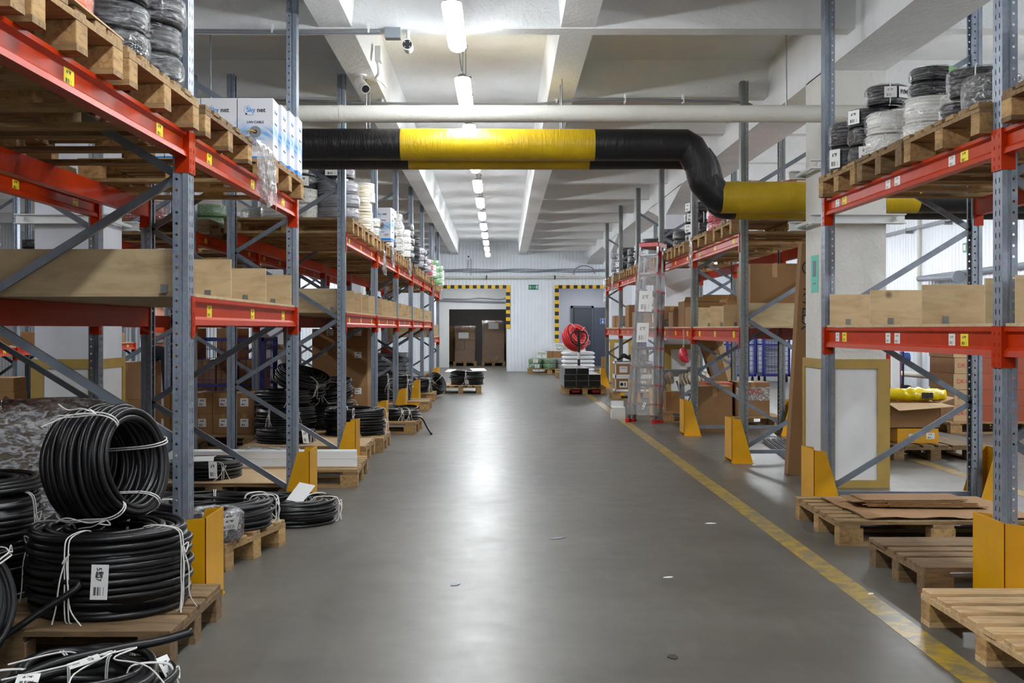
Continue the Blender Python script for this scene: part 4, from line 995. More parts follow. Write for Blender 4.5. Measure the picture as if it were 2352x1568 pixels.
stack(-1.8, 12.45, bz, 4, 0.14, 0.1, 'white_cable', 'white cable coil behind the two slim stacks past the gap', None, None, GC, None, 6)
stack(-1.47, 13.2, bz, 2, 0.13, 0.1, 'white_cable', 'white film coil between the slim stacks and the single box', 'film_white', None, GC)
dz = bz
specs = [(-1.46, 15.05, 4, 0.15, 0.12, 'black', 'film_dark', -0.8, 'dark wrapped coil with white card beyond the single cable box'), (-1.8, 15.2, 3, 0.16, 0.12, 'black', 'film_dark', None, 'dark wrapped coil behind the carded stack'),
         (-1.44, 15.75, 5, 0.15, 0.1, 'white_cable', 'film_white', None, 'white bagged coil beyond the carded dark stack'), (-1.44, 16.15, 4, 0.14, 0.1, 'white_cable', 'film_white', None, 'white bagged coil before the second far post'),
         (-1.45, 17.1, 4, 0.17, 0.1, 'white_cable', 'film_white', None, 'white bagged coil beyond the second far post'), (-1.45, 17.75, 5, 0.17, 0.11, 'black', 'film_dark', None, 'dark film coil of the tall far stack'),
         (-1.45, 18.7, 4, 0.2, 0.11, 'black2', None, None, 'bare dark coil with pale tie beyond the tall far stack'), (-1.47, 19.85, 3, 0.2, 0.11, 'grey_cable', 'film_dark', None, 'grey film coil near the third far post'),
         (-1.45, 20.7, 3, 0.18, 0.12, 'black', 'film_dark', None, 'dark film coil farther along the long rack'), (-1.45, 21.6, 2, 0.2, 0.12, 'grey_cable', 'film_dark', None, 'grey film coil farther along the long rack'),
         (-1.45, 22.7, 3, 0.18, 0.1, 'pink_cable', 'film_white', None, 'crimson coil in white film far along the long rack'), (-1.45, 23.6, 2, 0.2, 0.12, 'white_cable', 'film_white', None, 'white film coil far along the long rack'),
         (-1.45, 24.45, 3, 0.2, 0.13, 'green_cable', 'film_white', None, 'green coil in white film at the end of the long rack'), (-1.46, 26.2, 3, 0.21, 0.14, 'green_cable', 'film_white', None, 'green coil in white film on the lone end bay'), (-1.46, 27.1, 3, 0.2, 0.12, 'white_cable', 'film_white', None, 'white film coil on the lone end bay')]
for (x, y, n, R, H, m, w, cd, ds) in specs: stack(x, y, bz if y < 25 else bz-0.05, n, R, H, m, ds, w, cd, GC)
film_scrap('white film hanging from the last pallet of the lone end bay', (-1.345, 27.35, UPZ+0.09), 0.3, 0.3, 11)
# rear racks: what shows between the posts
GD = 'coils on the upper pallets of the rear racks'
stack(-3.2, 5.75, bz, 2, 0.24, 0.13, 'black', 'dark wrapped coil on the rear rack beyond the tall post', 'film_dark', None, GD)
stack(-3.55, 11.5, bz, 1, 0.3, 0.2, 'red_cable', 'red wrapped coil on the rear rack next to the white column', 'film', None, GD)
stack(-3.1, 12.4, bz, 2, 0.25, 0.13, 'green_cable', 'dark green wrapped coil on the rear rack', 'film', None, GD)
stack(-2.35, 12.6, bz, 2, 0.24, 0.13, 'green_cable', 'dull green wrapped coil deep in the long rack', 'film', None, GC)
stack(-3.05, 12.9, bz, 1, 0.22, 0.2, 'black', 'black coil beside the green ones on the rear rack', 'film_dark', None, GD)
stack(-3.2, 14.4, bz, 2, 0.26, 0.12, 'white_cable', 'white coil in clear wrap on the rear rack', 'film_white', None, GD)
stack(-2.3, 11.6, bz, 1, 0.23, 0.14, 'white_cable', 'white coil in clear wrap deep in the long rack', 'film', None, GC)

# ------------------------------------------------------------------ upper pallets beside the column
GR_ = 'coils on the upper pallets beside the white column'
rz0 = 2.155+0.145
stack(2.37, 7.93, rz0, 2, 0.13, 0.165, 'black', 'black coil in glossy film next to the column', 'film_dark', (-2.4, 0), GR_, None, 7)
stack(2.40, 7.56, rz0, 3, 0.135, 0.117, 'black', 'black coil in film of the second stack from the column', 'film_dark', (-2.3, 0, 2), GR_, None, 6)
stack(2.42, 7.24, rz0, 2, 0.155, 0.135, 'white_cable', 'white coil in film third from the column', 'film_white', None, GR_, None, 7)
stack(2.47, 7.46, rz0+0.353, 1, 0.128, 0.128, 'black', 'black coil with white printed cards lying highest beside the column', 'film_dark', None, GR_, (-2.2,), 6)
o = [k for k in COL.objects if k.get('label', '').startswith('black coil with white printed cards')][0]
pm = card_label('printed_card', 'paper', o, 0.08, 0.07, (-0.0, -0.1435, 0.07), (0, 0, 0.0)); text('P/M', 0.038, 'ink', pm, (0, -0.001, 0), (pi/2, 0, 0), off=0.001)
card_label('printed_card', 'sheet', o, 0.075, 0.07, (-0.085, -0.118, 0.07), (0, 0, -0.62))
stack(2.55, 6.93, rz0, 2, 0.16, 0.153, 'white_cable', 'white coil with black ties in film', 'film_white', None, GR_, None, 8)
stack(2.56, 6.93, rz0+0.309, 2, 0.128, 0.085, 'black', 'black coil with green card on the white ones', 'film_dark', None, GR_, None, 5)
o = [k for k in COL.objects if k.get('label', '').startswith('black coil with green card on the white ones, top')][0]
card_label('green_card', 'green_cable', o, 0.07, 0.06, (0.0, -0.143, 0.04), (0, 0, 0.0)); card_label('printed_card', 'sheet', o, 0.04, 0.05, (0.075, -0.124, 0.04), (0, 0, 0.55))
stack(2.52, 6.33, rz0, 1, 0.13, 0.16, 'black', 'dark film coil under the tilted black coil', 'film_dark', None, GR_)
o = drum('t', 0.16, 0.155, 'black', 'film_dark', None, (-1.2, -2.4), 6); place(o, (2.56, 6.24, rz0+0.175), 0, 'large black coil lying tilted on top near the near post', GR_, 'cable coil', (0.06, -0.08, 0.3))
stack(2.44, 5.80, rz0, 1, 0.135, 0.19, 'black', 'black coil in milky film with a white strap by the near post', 'film', None, GR_, (-1.9,))
stack(2.95, 7.7, rz0, 3, 0.17, 0.14, 'black', 'black film coil at the back of the pallets beside the column', 'film_dark', None, GR_)
stack(2.6, 4.6, rz0, 2, 0.24, 0.16, 'black', 'dark film coil above the near post at the picture edge', 'film_dark', None, GR_)
# far rack
GF = 'coils on the upper pallets of the far rack'
stack(2.55, 11.55, rz0, 1, 0.2, 0.12, 'black', 'black film coil under the yellow pipe end', 'film_dark', -1.3, GF); stack(2.98, 11.5, rz0, 1, 0.2, 0.12, 'black', 'black coil with white card under the yellow pipe', 'film_dark', -1.6, GF); stack(3.3, 11.75, rz0, 1, 0.13, 0.12, 'red_cable', 'dark red coil next to the column under the pipe', 'film_dark', None, GF)
stack(2.55, 12.05, rz0, 3, 0.2, 0.15, 'pink_cable', 'crimson coil of the stack rising behind the yellow pipe', 'film_white', -1.5, GF); stack(3.0, 12.0, rz0, 3, 0.2, 0.15, 'pink_cable', 'crimson coil of the second stack behind the yellow pipe', 'film_white', -1.2, GF)
stack(2.56, 12.75, rz0, 1, 0.15, 0.13, 'black', 'dark film coil beside the crimson pair', 'film_dark', None, GF)
stack(2.56, 13.25, rz0, 2, 0.2, 0.15, 'pink_cable', 'crimson coil in white film on the far rack', 'film_white', None, GF, None, 8)
stack(2.5, 14.15, rz0, 1, 0.15, 0.14, 'black', 'small dark film coil before the tall black stack', 'film_dark', None, GF)
stack(2.54, 14.72, rz0, 4, 0.19, 0.132, 'black', 'black coil with white card of the tall stack', 'film_dark', -2.5, GF, (-1.7,), 6); stack(2.95, 14.75, rz0, 4, 0.19, 0.132, 'black', 'black coil of the stack behind the tall black stack', 'film_dark', None, GF)
stack(2.52, 15.55, rz0, 2, 0.2, 0.12, 'black', 'dark film coil beyond the tall black stack', 'film_dark', None, GF)
for k, (y, n, R, m) in enumerate(((17.1, 3, 0.19, 'black'), (17.5, 2, 0.17, 'black2'), (18.9, 3, 0.2, 'black'), (20.05, 3, 0.2, 'black'), (21.2, 3, 0.2, 'black2'), (22.9, 4, 0.22, 'black'), (24.05, 4, 0.22, 'grey_cable'))):
    stack(2.53, y, rz0, n, R, 0.13, m, f'dark film coil far along the rack behind the ladder, {ORD[k]} stack', 'film_dark', -2.3 if k % 2 else None, GF)
    stack(2.95, y, rz0, max(1, n-1), R, 0.13, m, f'dark film coil of the rear row behind the ladder, {ORD[k]} stack', 'film_dark', None, GF)
film_scrap('knotted clear film hanging over the beam of the far rack near its first post', (2.215, 13.42, 2.155+0.10), 0.36, 0.22, 13, face=-1)
film_scrap('clear film hanging over the last pallets of the far rack', (2.215, 22.6, 2.155+0.14), 0.4, 0.4, 15, face=-1)
film_scrap('clear film hanging at the end post of the far rack', (2.215, 24.3, 2.155+0.14), 0.55, 0.5, 17, face=-1)
# ------------------------------------------------------------------ floor goods past the gap
pallet('e', (-1.84, 11.42, 0), 0.0, 'floor pallet with a cardboard sheet just past the third yellow guard')
o = MB().cbox(-0.56, 0.58, -0.4, 0.4, 0, 0.007, 0.002).build('cardboard_sheet', 'card_pale'); place(o, (-1.84, 11.42, PT+0.001), 0.0, 'cardboard sheet on the pallet just past the third yellow guard', None, 'sheet')
o = big_coil('flat black coil with a white tag on the cardboard past the third yellow guard', (-2.07, 11.42, PT+0.009), 0.30, 0.16, 0.13, 0.009, ties=(-0.5, 1.2), seed=21, n=48, sides=6); coil_tag(o, -0.75, 0.30, 0.07, 0.07, 0.13, -0.3)
pallet('e', (-1.765, 12.30, 0), 0.0, 'floor pallet of bare planks under the fat black coil past the third yellow guard')
big_coil('fat black coil with hanging white twine in front of the fourth yellow guard', (-1.51, 12.36, PT), 0.335, 0.16, 0.27, 0.0135, ties=(-1.5, -0.2, 2.2), seed=23, n=56, wob=0.012, loose=0.22)
big_coil('black coil in the shade behind the fat black coil', (-2.22, 12.25, PT), 0.33, 0.15, 0.3, 0.011, ties=(-1.0, -1.9), seed=25, n=48, sides=6)
big_coil('black coil slumped on top of the shaded coils', (-2.12, 12.5, PT+0.50), 0.30, 0.12, 0.16, 0.010, ties=(-0.8,), rot=(0.2, 0.35, 0), seed=26, n=48, sides=6, wob=0.02)
big_coil('black coil leaning against the second post past the gap', (-2.25, 12.25, PT+0.31), 0.31, 0.14, 0.16, 0.010, ties=(-1.2,), seed=27, n=48, sides=6)
pallet('e', (-1.9, 13.13, 0), 0, 'floor pallet under the black coil heap by the second post')
big_coil('black coil with white twine in the heap by the second post', (-1.93, 13.12, PT), 0.34, 0.14, 0.3, 0.010, ties=(-1.0, 0.2), seed=28, n=48, sides=6)
big_coil('black coil on top of the heap by the second post', (-1.91, 13.12, PT+0.315), 0.30, 0.12, 0.2, 0.009, ties=(-0.9, -1.6), rot=(0.12, -0.1, 0), seed=29, n=48, sides=6, wob=0.015)
mb = MB(); q = random.Random(3)
for k in range(9): mb.tube(spline([(-0.2+0.05*k, -0.05, 0.0), (-0.2+0.05*k+q.uniform(-0.03, 0.03), -0.02, 0.06), (-0.2+0.05*k+q.uniform(-0.04, 0.04), 0.05, 0.1)], 4), 0.008, 5)
mb.cur = 1; mb.box(-0.22, 0.26, 0.02, 0.16, 0.0, 0.07)
o = mb.build('bag_of_offcuts', ['white_plastic', 'film'], None, True); place(o, (-1.48, 13.0, PT), 0, 'clear bag of pale cable offcuts under the heap by the second post', None, 'bag')
pallet('e', (-1.57, 14.38, 0), -0.04, 'floor pallet of clean planks under the loose black coil past the fourth guard')
o = big_coil('loose black coil with a knotted white twine on the clean plank pallet', (-1.27, 14.38, PT), 0.31, 0.15, 0.14, 0.013, ties=(-0.9, -1.2, 2.5), seed=31, n=56, wob=0.028, loose=0.13, end=spline([(0.2, -0.24, 0.05), (0.34, -0.2, 0.03), (0.42, -0.35, -0.07), (0.48, -0.55, -0.132)], 6))
pallet('o', (-1.75, 15.7, 0), 0.0, 'floor pallet under the brown carton pile inside the long rack')
for k, (x, z, h) in enumerate(((-2.27, 0, 0.36), (-1.9, 0, 0.36), (-2.27, 0.362, 0.5), (-1.9, 0.362, 0.5), (-2.27, 0.864, 0.24), (-1.9, 0.864, 0.24))):
    cardboard_box('brown carton with white card on the floor pallet inside the long rack, ' + ['lower outer', 'lower inner', 'middle outer', 'middle inner', 'upper outer', 'upper inner'][k] + ' one', x-0.18, x+0.18, 15.45, 15.95, PT+z, h, cards=[(0.3, 0.8, 0.09, 0.08)] if k != 2 else (), group='brown cartons inside the long rack')
r = wrapped_load('tall load under black stretch film inside the long rack', [(-0.16, 0.16, -0.25, 0.25, 0, 1.08)], 0, 0.03, (-2.05, 17.15, PT+0.001), 'film_dark', cmat='black2'); pallet('e', (-2.0, 17.15, 0), 0, 'floor pallet under the black wrapped load')
pallet('e', (-1.66, 18.3, 0), 0.0, 'floor pallet with folded card beside the fifth yellow guard')
big_coil('very large black coil lying inside the long rack beyond the fifth guard', (-1.75, 18.3, PT), 0.42, 0.15, 0.40, 0.014, ties=(-0.6, -1.4), seed=33, n=48, sides=6)
big_coil('grey-black coil leaning on the very large black coil', (-1.72, 18.95, 0.26), 0.3, 0.14, 0.18, 0.011, ties=(-0.6,), rot=(-0.6, 0.5, 0), seed=34, n=48, sides=6)
pallet('e', (-1.70, 20.55, 0), 0.0, 'floor pallet beside the sixth yellow guard')
big_coil('black coil with loose loops beside the sixth yellow guard', (-1.5, 20.6, PT), 0.36, 0.15, 0.25, 0.011, ties=(-0.6, -1.3), seed=35, n=44, sides=6, wob=0.02)
big_coil('black coil leaning on the floor before the seventh yellow guard', (-1.22, 21.75, 0.20), 0.23, 0.1, 0.16, 0.010, ties=(0.6,), rot=(1.0, 0, 0.9), seed=36, n=44, sides=6)
pallet('e', (-0.75, 23.35, 0), pi/2+0.03, 'pallet standing alone in the aisle with a high black coil on it')
o = MB().cbox(-0.4, 0.4, -0.6, 0.6, 0, 0.006, 0.002).build('cardboard_sheet', 'card_pale'); place(o, (-0.75, 23.35, PT+0.001), 0.03, 'cardboard sheet under the high black coil in the aisle', None, 'sheet')
o = big_coil('high black coil tied with one white band on the pallet in the aisle', (-0.62, 23.2, PT+0.008), 0.345, 0.16, 0.27, 0.012, ties=(-1.62,), seed=37, n=56, wob=0.015, loose=0.22); coil_tag(o, -1.55, 0.35, 0.06, 0.06, 0.09, 0.5)
card_label('paper_sheet', 'paper', o, 0.3, 0.2, (0.22, 0.05, 0.292), (-1.35, 0, 0.3)); card_label('paper_sheet', 'paper', o, 0.2, 0.15, (-0.33, 0.1, 0.27), (-1.2, 0, -0.5))
# long galvanised trays stored deep in the long rack
for k in range(7):
    mb = MB(); z = 0.30+0.075*k; mb.box(-2.46, -1.62, 20.6+0.02*(k % 2), 21.9, z, z+0.06); mb.box(-2.46, -1.62, 20.6+0.02*(k % 2)-0.002, 20.602+0.02*(k % 2), z+0.025, z+0.04)
    o = mb.build('cable_tray', 'steel'); tag(o, f'galvanised cable tray bundle lying across the long rack, {ORD[k]} from below', 'cable tray', 'galvanised trays in the long rack')
for k, (x0, x1) in enumerate(((-2.4, -2.2), (-1.95, -1.75))):
    mb = MB(); mb.box(x0, x1, 20.75, 21.7, 0.15, 0.298); o = mb.build('timber_bearer', 'block'); tag(o, f'short timber bearer under the galvanised trays, {ORD[k]} one', 'timber', 'bearers'); 
pallet('o', (-2.05, 21.42, 0), 0, 'floor pallet under the galvanised trays in the long rack')
for k, (x, w) in enumerate(((-2.32, 0.2), (-2.0, 0.2))):
    stack(x, 21.1, 0.815, 1, 0.12, 0.1, 'red_cable', f'small red coil lying on the galvanised trays, {ORD[k]} one', 'film_white', None, 'small red coils')

# ------------------------------------------------------------------ behind the long rack
pallet('w', (-3.12, 12.72, 0), 0.0, 'floor pallet under the six labelled brown cartons of the rear rack')
pallet('o', (-3.6, 11.7, 0), 0.0, 'floor pallet beside the white column')
for i in range(5):
    for j in range(2):
        cardboard_box(f'brown carton with white card behind the long rack, {ORD[i]} column from the aisle, ' + ('lower' if j == 0 else 'upper'), -2.775-0.222*i, -2.557-0.222*i, 12.33, 12.75, PT+0.002+j*0.215, 0.213,
                      cards=[(0.0, 0.55, 0.085, 0.085)], group='labelled brown cartons behind the long rack')
for k, (x, y, z, h, w) in enumerate(((-3.60, 11.55, PT, 0.42, 0.23), (-3.60, 11.55, PT+0.422, 0.36, 0.23))):
    cardboard_box('tall brown carton beside the white column, ' + ('lower' if k == 0 else 'upper') + ' one', x-w, x+w, y-0.2, y+0.2, z, h, cards=[(-0.7, 0.75, 0.1, 0.1)] if k == 0 else ())
def roll_cage(label, x0, x1, y0, y1, z1, load=None, shelves=(), wheels=True, grp=None, mesh=0.07):
    r = thing('roll_cage', label, 'roll cage', ((x0+x1)/2, (y0+y1)/2, 0), 0, grp); w, d = (x1-x0)/2, (y1-y0)/2
    for sx in (-1, 1):
        for sy in (-1, 1): MB().box(min(sx*w, sx*(w-0.05)), max(sx*w, sx*(w-0.05)), min(sy*d, sy*(d-0.04)), max(sy*d, sy*(d-0.04)), 0.13, z1).build('post', 'blue_paint', r)
    for nm, y in (('front_panel', -d+0.02), ('rear_panel', d-0.02)):
        mb = MB()
        for z in (0.16, z1*0.5, z1-0.03): mb.box(-w, w, y-0.015, y+0.015, z-0.02, z+0.02)
        n = int(2*w/mesh)
        for k in range(1, n): mb.box(-w+2*w*k/n-0.003, -w+2*w*k/n+0.003, y-0.003, y+0.003, 0.16, z1-0.03)
        n = int((z1-0.16)/(mesh*1.6))
        for k in range(1, n): mb.box(-w, w, y-0.003, y+0.003, 0.16+(z1-0.19)*k/n-0.003, 0.16+(z1-0.19)*k/n+0.003)
        mb.build(nm, 'blue_paint', r)
    for nm, x in (('side_panel', -w+0.02), ('side_panel', w-0.02)):
        mb = MB()
        for z in (0.16, z1-0.03): mb.box(x-0.015, x+0.015, -d, d, z-0.02, z+0.02)
        n = int(2*d/mesh)
        for k in range(1, n): mb.box(x-0.003, x+0.003, -d+2*d*k/n-0.003, -d+2*d*k/n+0.003, 0.16, z1-0.03)
        n = int((z1-0.16)/(mesh*1.6))
        for k in range(1, n): mb.box(x-0.003, x+0.003, -d, d, 0.16+(z1-0.19)*k/n-0.003, 0.16+(z1-0.19)*k/n+0.003)
        mb.build(nm, 'blue_paint', r)
    MB().box(-w, w, -d, d, 0.13, 0.15).build('floor_plate', 'blue_paint', r)
    for sx in (-1, 1):
        for sy in (-1, 1): mb = MB(); mb.cyl((sx*(w-0.07)-0.02, sy*(d-0.08), 0.06), (sx*(w-0.07)+0.02, sy*(d-0.08), 0.06), 0.06, 14); mb.box(sx*(w-0.07)-0.015, sx*(w-0.07)+0.015, sy*(d-0.08)-0.02, sy*(d-0.08)+0.02, 0.11, 0.13); mb.build('caster', 'rubber', r)
    return r
roll_cage('blue mesh roll cage full of brown cartons behind the long rack', -3.98, -2.80, 14.05, 14.90, 1.15)
for i in range(4):
    for j, (z, h) in enumerate(((0.152, 0.36), (0.514, 0.36), (0.876, 0.38))):
        if (i, j) in ((0, 2), (2, 2)): continue
        cardboard_box(f'brown carton inside the blue mesh roll cage, {ORD[i]} from the aisle, ' + ['bottom', 'middle', 'top'][j] + ' tier', -3.125-0.268*i, -2.87-0.268*i, 14.15, 14.78, z, h, group='cartons in the roll cage', tape='y')

# ------------------------------------------------------------------ next aisle on that side
rack('orange rack across the far side of the walkway where the person stands', -7.0, -1, [9.2, 11.65, 14.4, 17.15, 19.9, 22.7], [(0.98, 0.12), (2.10, 0.115)], [1, 0, 1, 0, 1, 0], depth=1.0)
stuffs = [(-7.3, 12.3, 0.982, 0.5, 0.4, 0.3), (-7.35, 13.2, 0.982, 0.6, 0.5, 0.26), (-7.3, 15.0, 0.982, 0.7, 0.5, 0.28), (-7.3, 16.2, 0.982, 0.5, 0.4, 0.34), (-7.3, 18.2, 0.982, 0.8, 0.5, 0.2), (-7.35, 20.7, 0.982, 0.9, 0.6, 0.22), (-7.35, 21.8, 0.982, 0.7, 0.6, 0.18)]
for j in range(5):
    y0 = 8.9+2.75*j; MB_ = MB().box(-7.99, -7.01, y0+0.07 if j else 9.27, y0+2.68, 0.981, 0.996); o = MB_.build('shelf_board', 'ply'); tag(o, f'plywood board on the rack across the walkway, {ORD[j]} bay', 'shelf board', 'boards across the walkway')
for k, (x, y, z, w, d, h) in enumerate(stuffs): cardboard_box(f'brown carton on the rack across the walkway, {ORD[k]} from the front', x-w/2+0.02, x+w/2-0.02, y-d/2, y+d/2, 0.997, h, group='cartons across the walkway')
for k, y in enumerate((15.6, 16.4, 18.4, 21.0)): pallet('e', (-7.55, y, 2.10), 0, f'upper pallet on the rack across the walkway, {ORD[k]} from the front', 'upper pallets across the walkway')
stack(-7.22, 16.5, 2.245, 3, 0.2, 0.13, 'black', 'dark film coil under a blue one across the walkway', 'film_dark', -0.9, 'coils across the walkway'); stack(-7.22, 16.5, 2.637, 1, 0.2, 0.1, 'blue_cable', 'bright blue coil with white card topping the dark stack across the walkway', 'film_white', -1.1, 'coils across the walkway')
stack(-7.25, 15.6, 2.245, 3, 0.2, 0.13, 'blue_cable', 'blue coil across the walkway at the edge of view', 'film_dark', None, 'coils across the walkway'); stack(-7.2, 18.3, 2.245, 3, 0.2, 0.13, 'black', 'dark film coil farther along across the walkway', 'film_dark', None, 'coils across the walkway')
for k in range(6):
    cardboard_box(f'flat brown carton of the pile on the floor across the walkway, {ORD[k]} from below', -7.6+0.03*(k % 2), -6.95+0.03*(k % 2), 20.2, 21.3, 0.0+0.105*k, 0.1, group='flat cartons across the walkway', tape=None)
pallet('e', (-4.95, 11.95, 0), 0.1, 'pallet in the walkway behind the wrapped cartons')
cardboard_box('brown carton on the pallet in the walkway, lower one', -5.2, -4.83, 11.75, 12.1, PT+0.001, 0.28)
b_ = cardboard_box('brown carton with a broad orange band on its side in the walkway', -5.17, -4.84, 11.75, 12.08, PT+0.283, 0.19)
mb = MB(); mb.box(-0.1665, 0.1665, -0.1668, 0.1668, 0.035, 0.1); mb.build('orange_band', 'orange', b_); text('RGER', 0.032, 'ink', b_, (-0.02, -0.168, 0.067))
cardboard_box('brown carton with white card topping the orange banded one', -5.17, -4.85, 11.76, 12.07, PT+0.475, 0.14, cards=[(-0.3, 0.5, 0.1, 0.1)])
r = thing('tool_case', 'dark plastic tool case with an orange lid beside the banded carton', 'tool case', (-5.36, 11.9, PT)); MB().cbox(-0.14, 0.14, -0.15, 0.15, 0, 0.34, 0.01).build('body', 'dark_plastic', r); MB().cbox(-0.145, 0.145, -0.155, 0.155, 0.34, 0.39, 0.01).build('lid', 'orange', r)
wrapped_load('dark wrapped goods on the floor under the rack across the walkway', [(-0.4, 0.4, -0.4, 0.4, 0, 0.6)], 0, 0.03, (-7.5, 15.6, PT+0.001), 'film_dark', cmat='black2'); pallet('e', (-7.5, 15.6, 0), 0, 'pallet under the dark wrapped goods across the walkway')

# ------------------------------------------------------------------ floor pallets along the yellow line
pallet('w', (2.56, 7.26, 0), 0.0, 'worn floor pallet covered with flattened cardboard by the yellow line')
mb = MB(); q = random.Random(8); nx, ny = 12, 8
vs = []
for s in (0, 1):
    for i in range(nx+1):
        for j in range(ny+1): vs.append((-0.47+1.0*i/nx-(0.05*(j/ny) if i == 0 else 0), -0.47+0.84*j/ny, (0.006 if s else 0)+0.012*abs(sin(i*0.9+j*0.7))*(1 if i in (0, 1) or j == 0 else 0.15)))
m = (nx+1)*(ny+1); fs = []
for i in range(nx):
    for j in range(ny): a = i*(ny+1)+j; fs += [(a, a+ny+1, a+ny+2, a+1)[::-1], (m+a, m+a+ny+1, m+a+ny+2, m+a+1)]
mb._add(vs, fs); o = mb.build('cardboard_sheet', 'card'); place(o, (2.60, 7.26, PT+0.001), 0.0, 'large dusty cardboard sheet lying on the worn pallet by the yellow line', None, 'sheet')
for k in range(5):
    mb = MB(); L = 0.72-0.02*k
    for (xa, xb) in ((-L/2, L/2),):
        mb.box(xa+0.13, xb-0.16, -0.14, 0.14, 0, 0.005); mb.box(xa, xa+0.128, -0.13, 0.02, 0, 0.005); mb.box(xa, xa+0.128, 0.024, 0.14, 0, 0.005); mb.box(xb-0.158, xb, -0.13, 0.03, 0, 0.005); mb.box(xb-0.158, xb, 0.034, 0.14, 0, 0.005)
    o = mb.build('flattened_carton', 'card'); place(o, (2.62+0.012*k*(-1 if k % 2 else 1)-0.03*k, 7.28+0.01*k, PT+0.021+0.0085*k), 0.02*k-0.06, f'flattened brown carton on the dusty sheet, {ORD[k]} from below', 'flattened cartons', 'carton')
pallet('o', (2.57, 5.84, 0), 0.0, 'grey worn empty pallet behind the nearest yellow guard of the line')
pallet('n', (2.40, 4.39, 0), 0.0, 'pale new empty pallet in the lower corner by the yellow line')
# tall leaning carton beside the column
r = thing('long_carton', 'tall brown carton with black lettering leaning beside the white column', 'carton', (2.545, 10.1, 0), 0.0); r.rotation_euler = (0.0, 0.06, -0.10)
MB().cbox(-0.075, 0.075, -0.10, 0.10, 0.0, 1.98, 0.004).build('carton', 'card', r)
text('K-FLEX', 0.115, 'ink', r, (-0.0, -0.102, 1.42), (pi/2, pi/2, 0), off=0.001); text('INNOVATION IN INSULATION', 0.045, 'ink', r, (0.03, -0.102, 0.72), (pi/2, pi/2, 0))
mb = MB(); mb.T = Matrix.Translation((0.0, -0.1025, 1.77)) @ Matrix.Rotation(pi/2, 4, 'X'); mb.lathe([(0.05, 0), (0.062, 0), (0.062, 0.001), (0.05, 0.001)], 24, True); mb.lathe([(0.018, 0), (0.03, 0), (0.03, 0.001), (0.018, 0.001)], 20, True); mb.build('round_logo', 'ink', r)
card_label('printed_card', 'tag', r, 0.06, 0.1, (0.02, -0.1025, 1.32))
# aqua notice on the column
r = card_label('notice', 'aqua' if 'aqua' in M else M.setdefault('aqua', plain('aqua_paper', S(112, 206, 184), 0.7, 0, 0.03)), None, 0.21, 0.30, (2.567, 9.55, 1.695), (0, 0, -pi/2)); tag(r, 'aqua paper notice with a grey picture taped to the white column', 'notice')
card_label('picture', 'ink_grey', r, 0.1, 0.13, (0, -0.0006, 0.04)); card_label('text_block', 'ink_grey', r, 0.1, 0.012, (0, -0.0006, -0.08))
# bundle of steel profiles on the floor behind the first far post
for k in range(6):
    mb = MB(); y0 = 11.0; x = 2.75+0.062*k; mb.prism([(0, 0), (0.04, 0), (0.04, 0.04), (0.037, 0.04), (0.037, 0.003), (0.003, 0.003), (0.003, 0.04), (0, 0.04)], 0, 1.75, 'y'); o = mb.build('steel_profile', 'steel'); place(o, (x, 11.25+0.02*(k % 3), 0.001), -0.10, f'thin steel channel on the floor behind the tall leaning carton, {ORD[k]} one', 'steel channels', 'profile')
o = MB().cbox(-0.12, 0.12, -0.08, 0.08, 0, 0.003, 0.001).build('paper_sheet', 'paper'); place(o, (3.1, 12.1, 0.043), 0.4, 'white paper lying on the thin steel channels', None, 'paper')
# goods of the far rack, floor level
cardboard_box('plain brown carton standing on the floor behind the second far guard', 2.39, 2.80, 14.1, 14.5, 0, 0.56, tape='y')
pallet('e', (3.0, 15.15, 0), 0.0, 'floor pallet under the reddish carton of the far rack')
cardboard_box('reddish brown carton on the floor pallet of the far rack', 2.62, 2.97, 14.9, 15.35, PT+0.001, 0.42, 'card_red')
b_ = cardboard_box('brown carton with red lettering and tape on the floor pallet of the far rack', 3.0, 3.42, 14.82, 15.3, PT+0.001, 0.43); text('DKC', 0.085, 'ink_red', b_, (0.02, -0.242, 0.31), off=0.001)
mb = MB(); mb.box(-0.211, 0.211, -0.242, -0.2405, 0.2, 0.37); mb.build('clear_tape', 'film', b_)
pallet('e', (2.80, 16.05, 0), 0.0, 'floor pallet under the small carton behind the ladder')
cardboard_box('small upright brown carton on the pallet behind the ladder', 2.24, 2.43, 15.72, 15.97, PT+0.001, 0.26)
r = thing('long_carton', 'long brown carton leaning between the far posts with printed side', 'carton', (3.42, 17.2, 0.0)); r.rotation_euler = (0.0, -0.30, 0.15); MB().cbox(-0.16, 0.16, -0.06, 0.06, 0.0, 1.25, 0.004).build('carton', 'card', r); MB().cbox(0.06, 0.162, -0.063, 0.063, -0.002, 1.252, 0.004).build('edge_strip', 'card_pale', r); text('3-1M', 0.06, 'ink', r, (-0.06, -0.0625, 1.0)); card_label('text_block', 'ink_grey', r, 0.1, 0.2, (-0.07, -0.0615, 0.75))
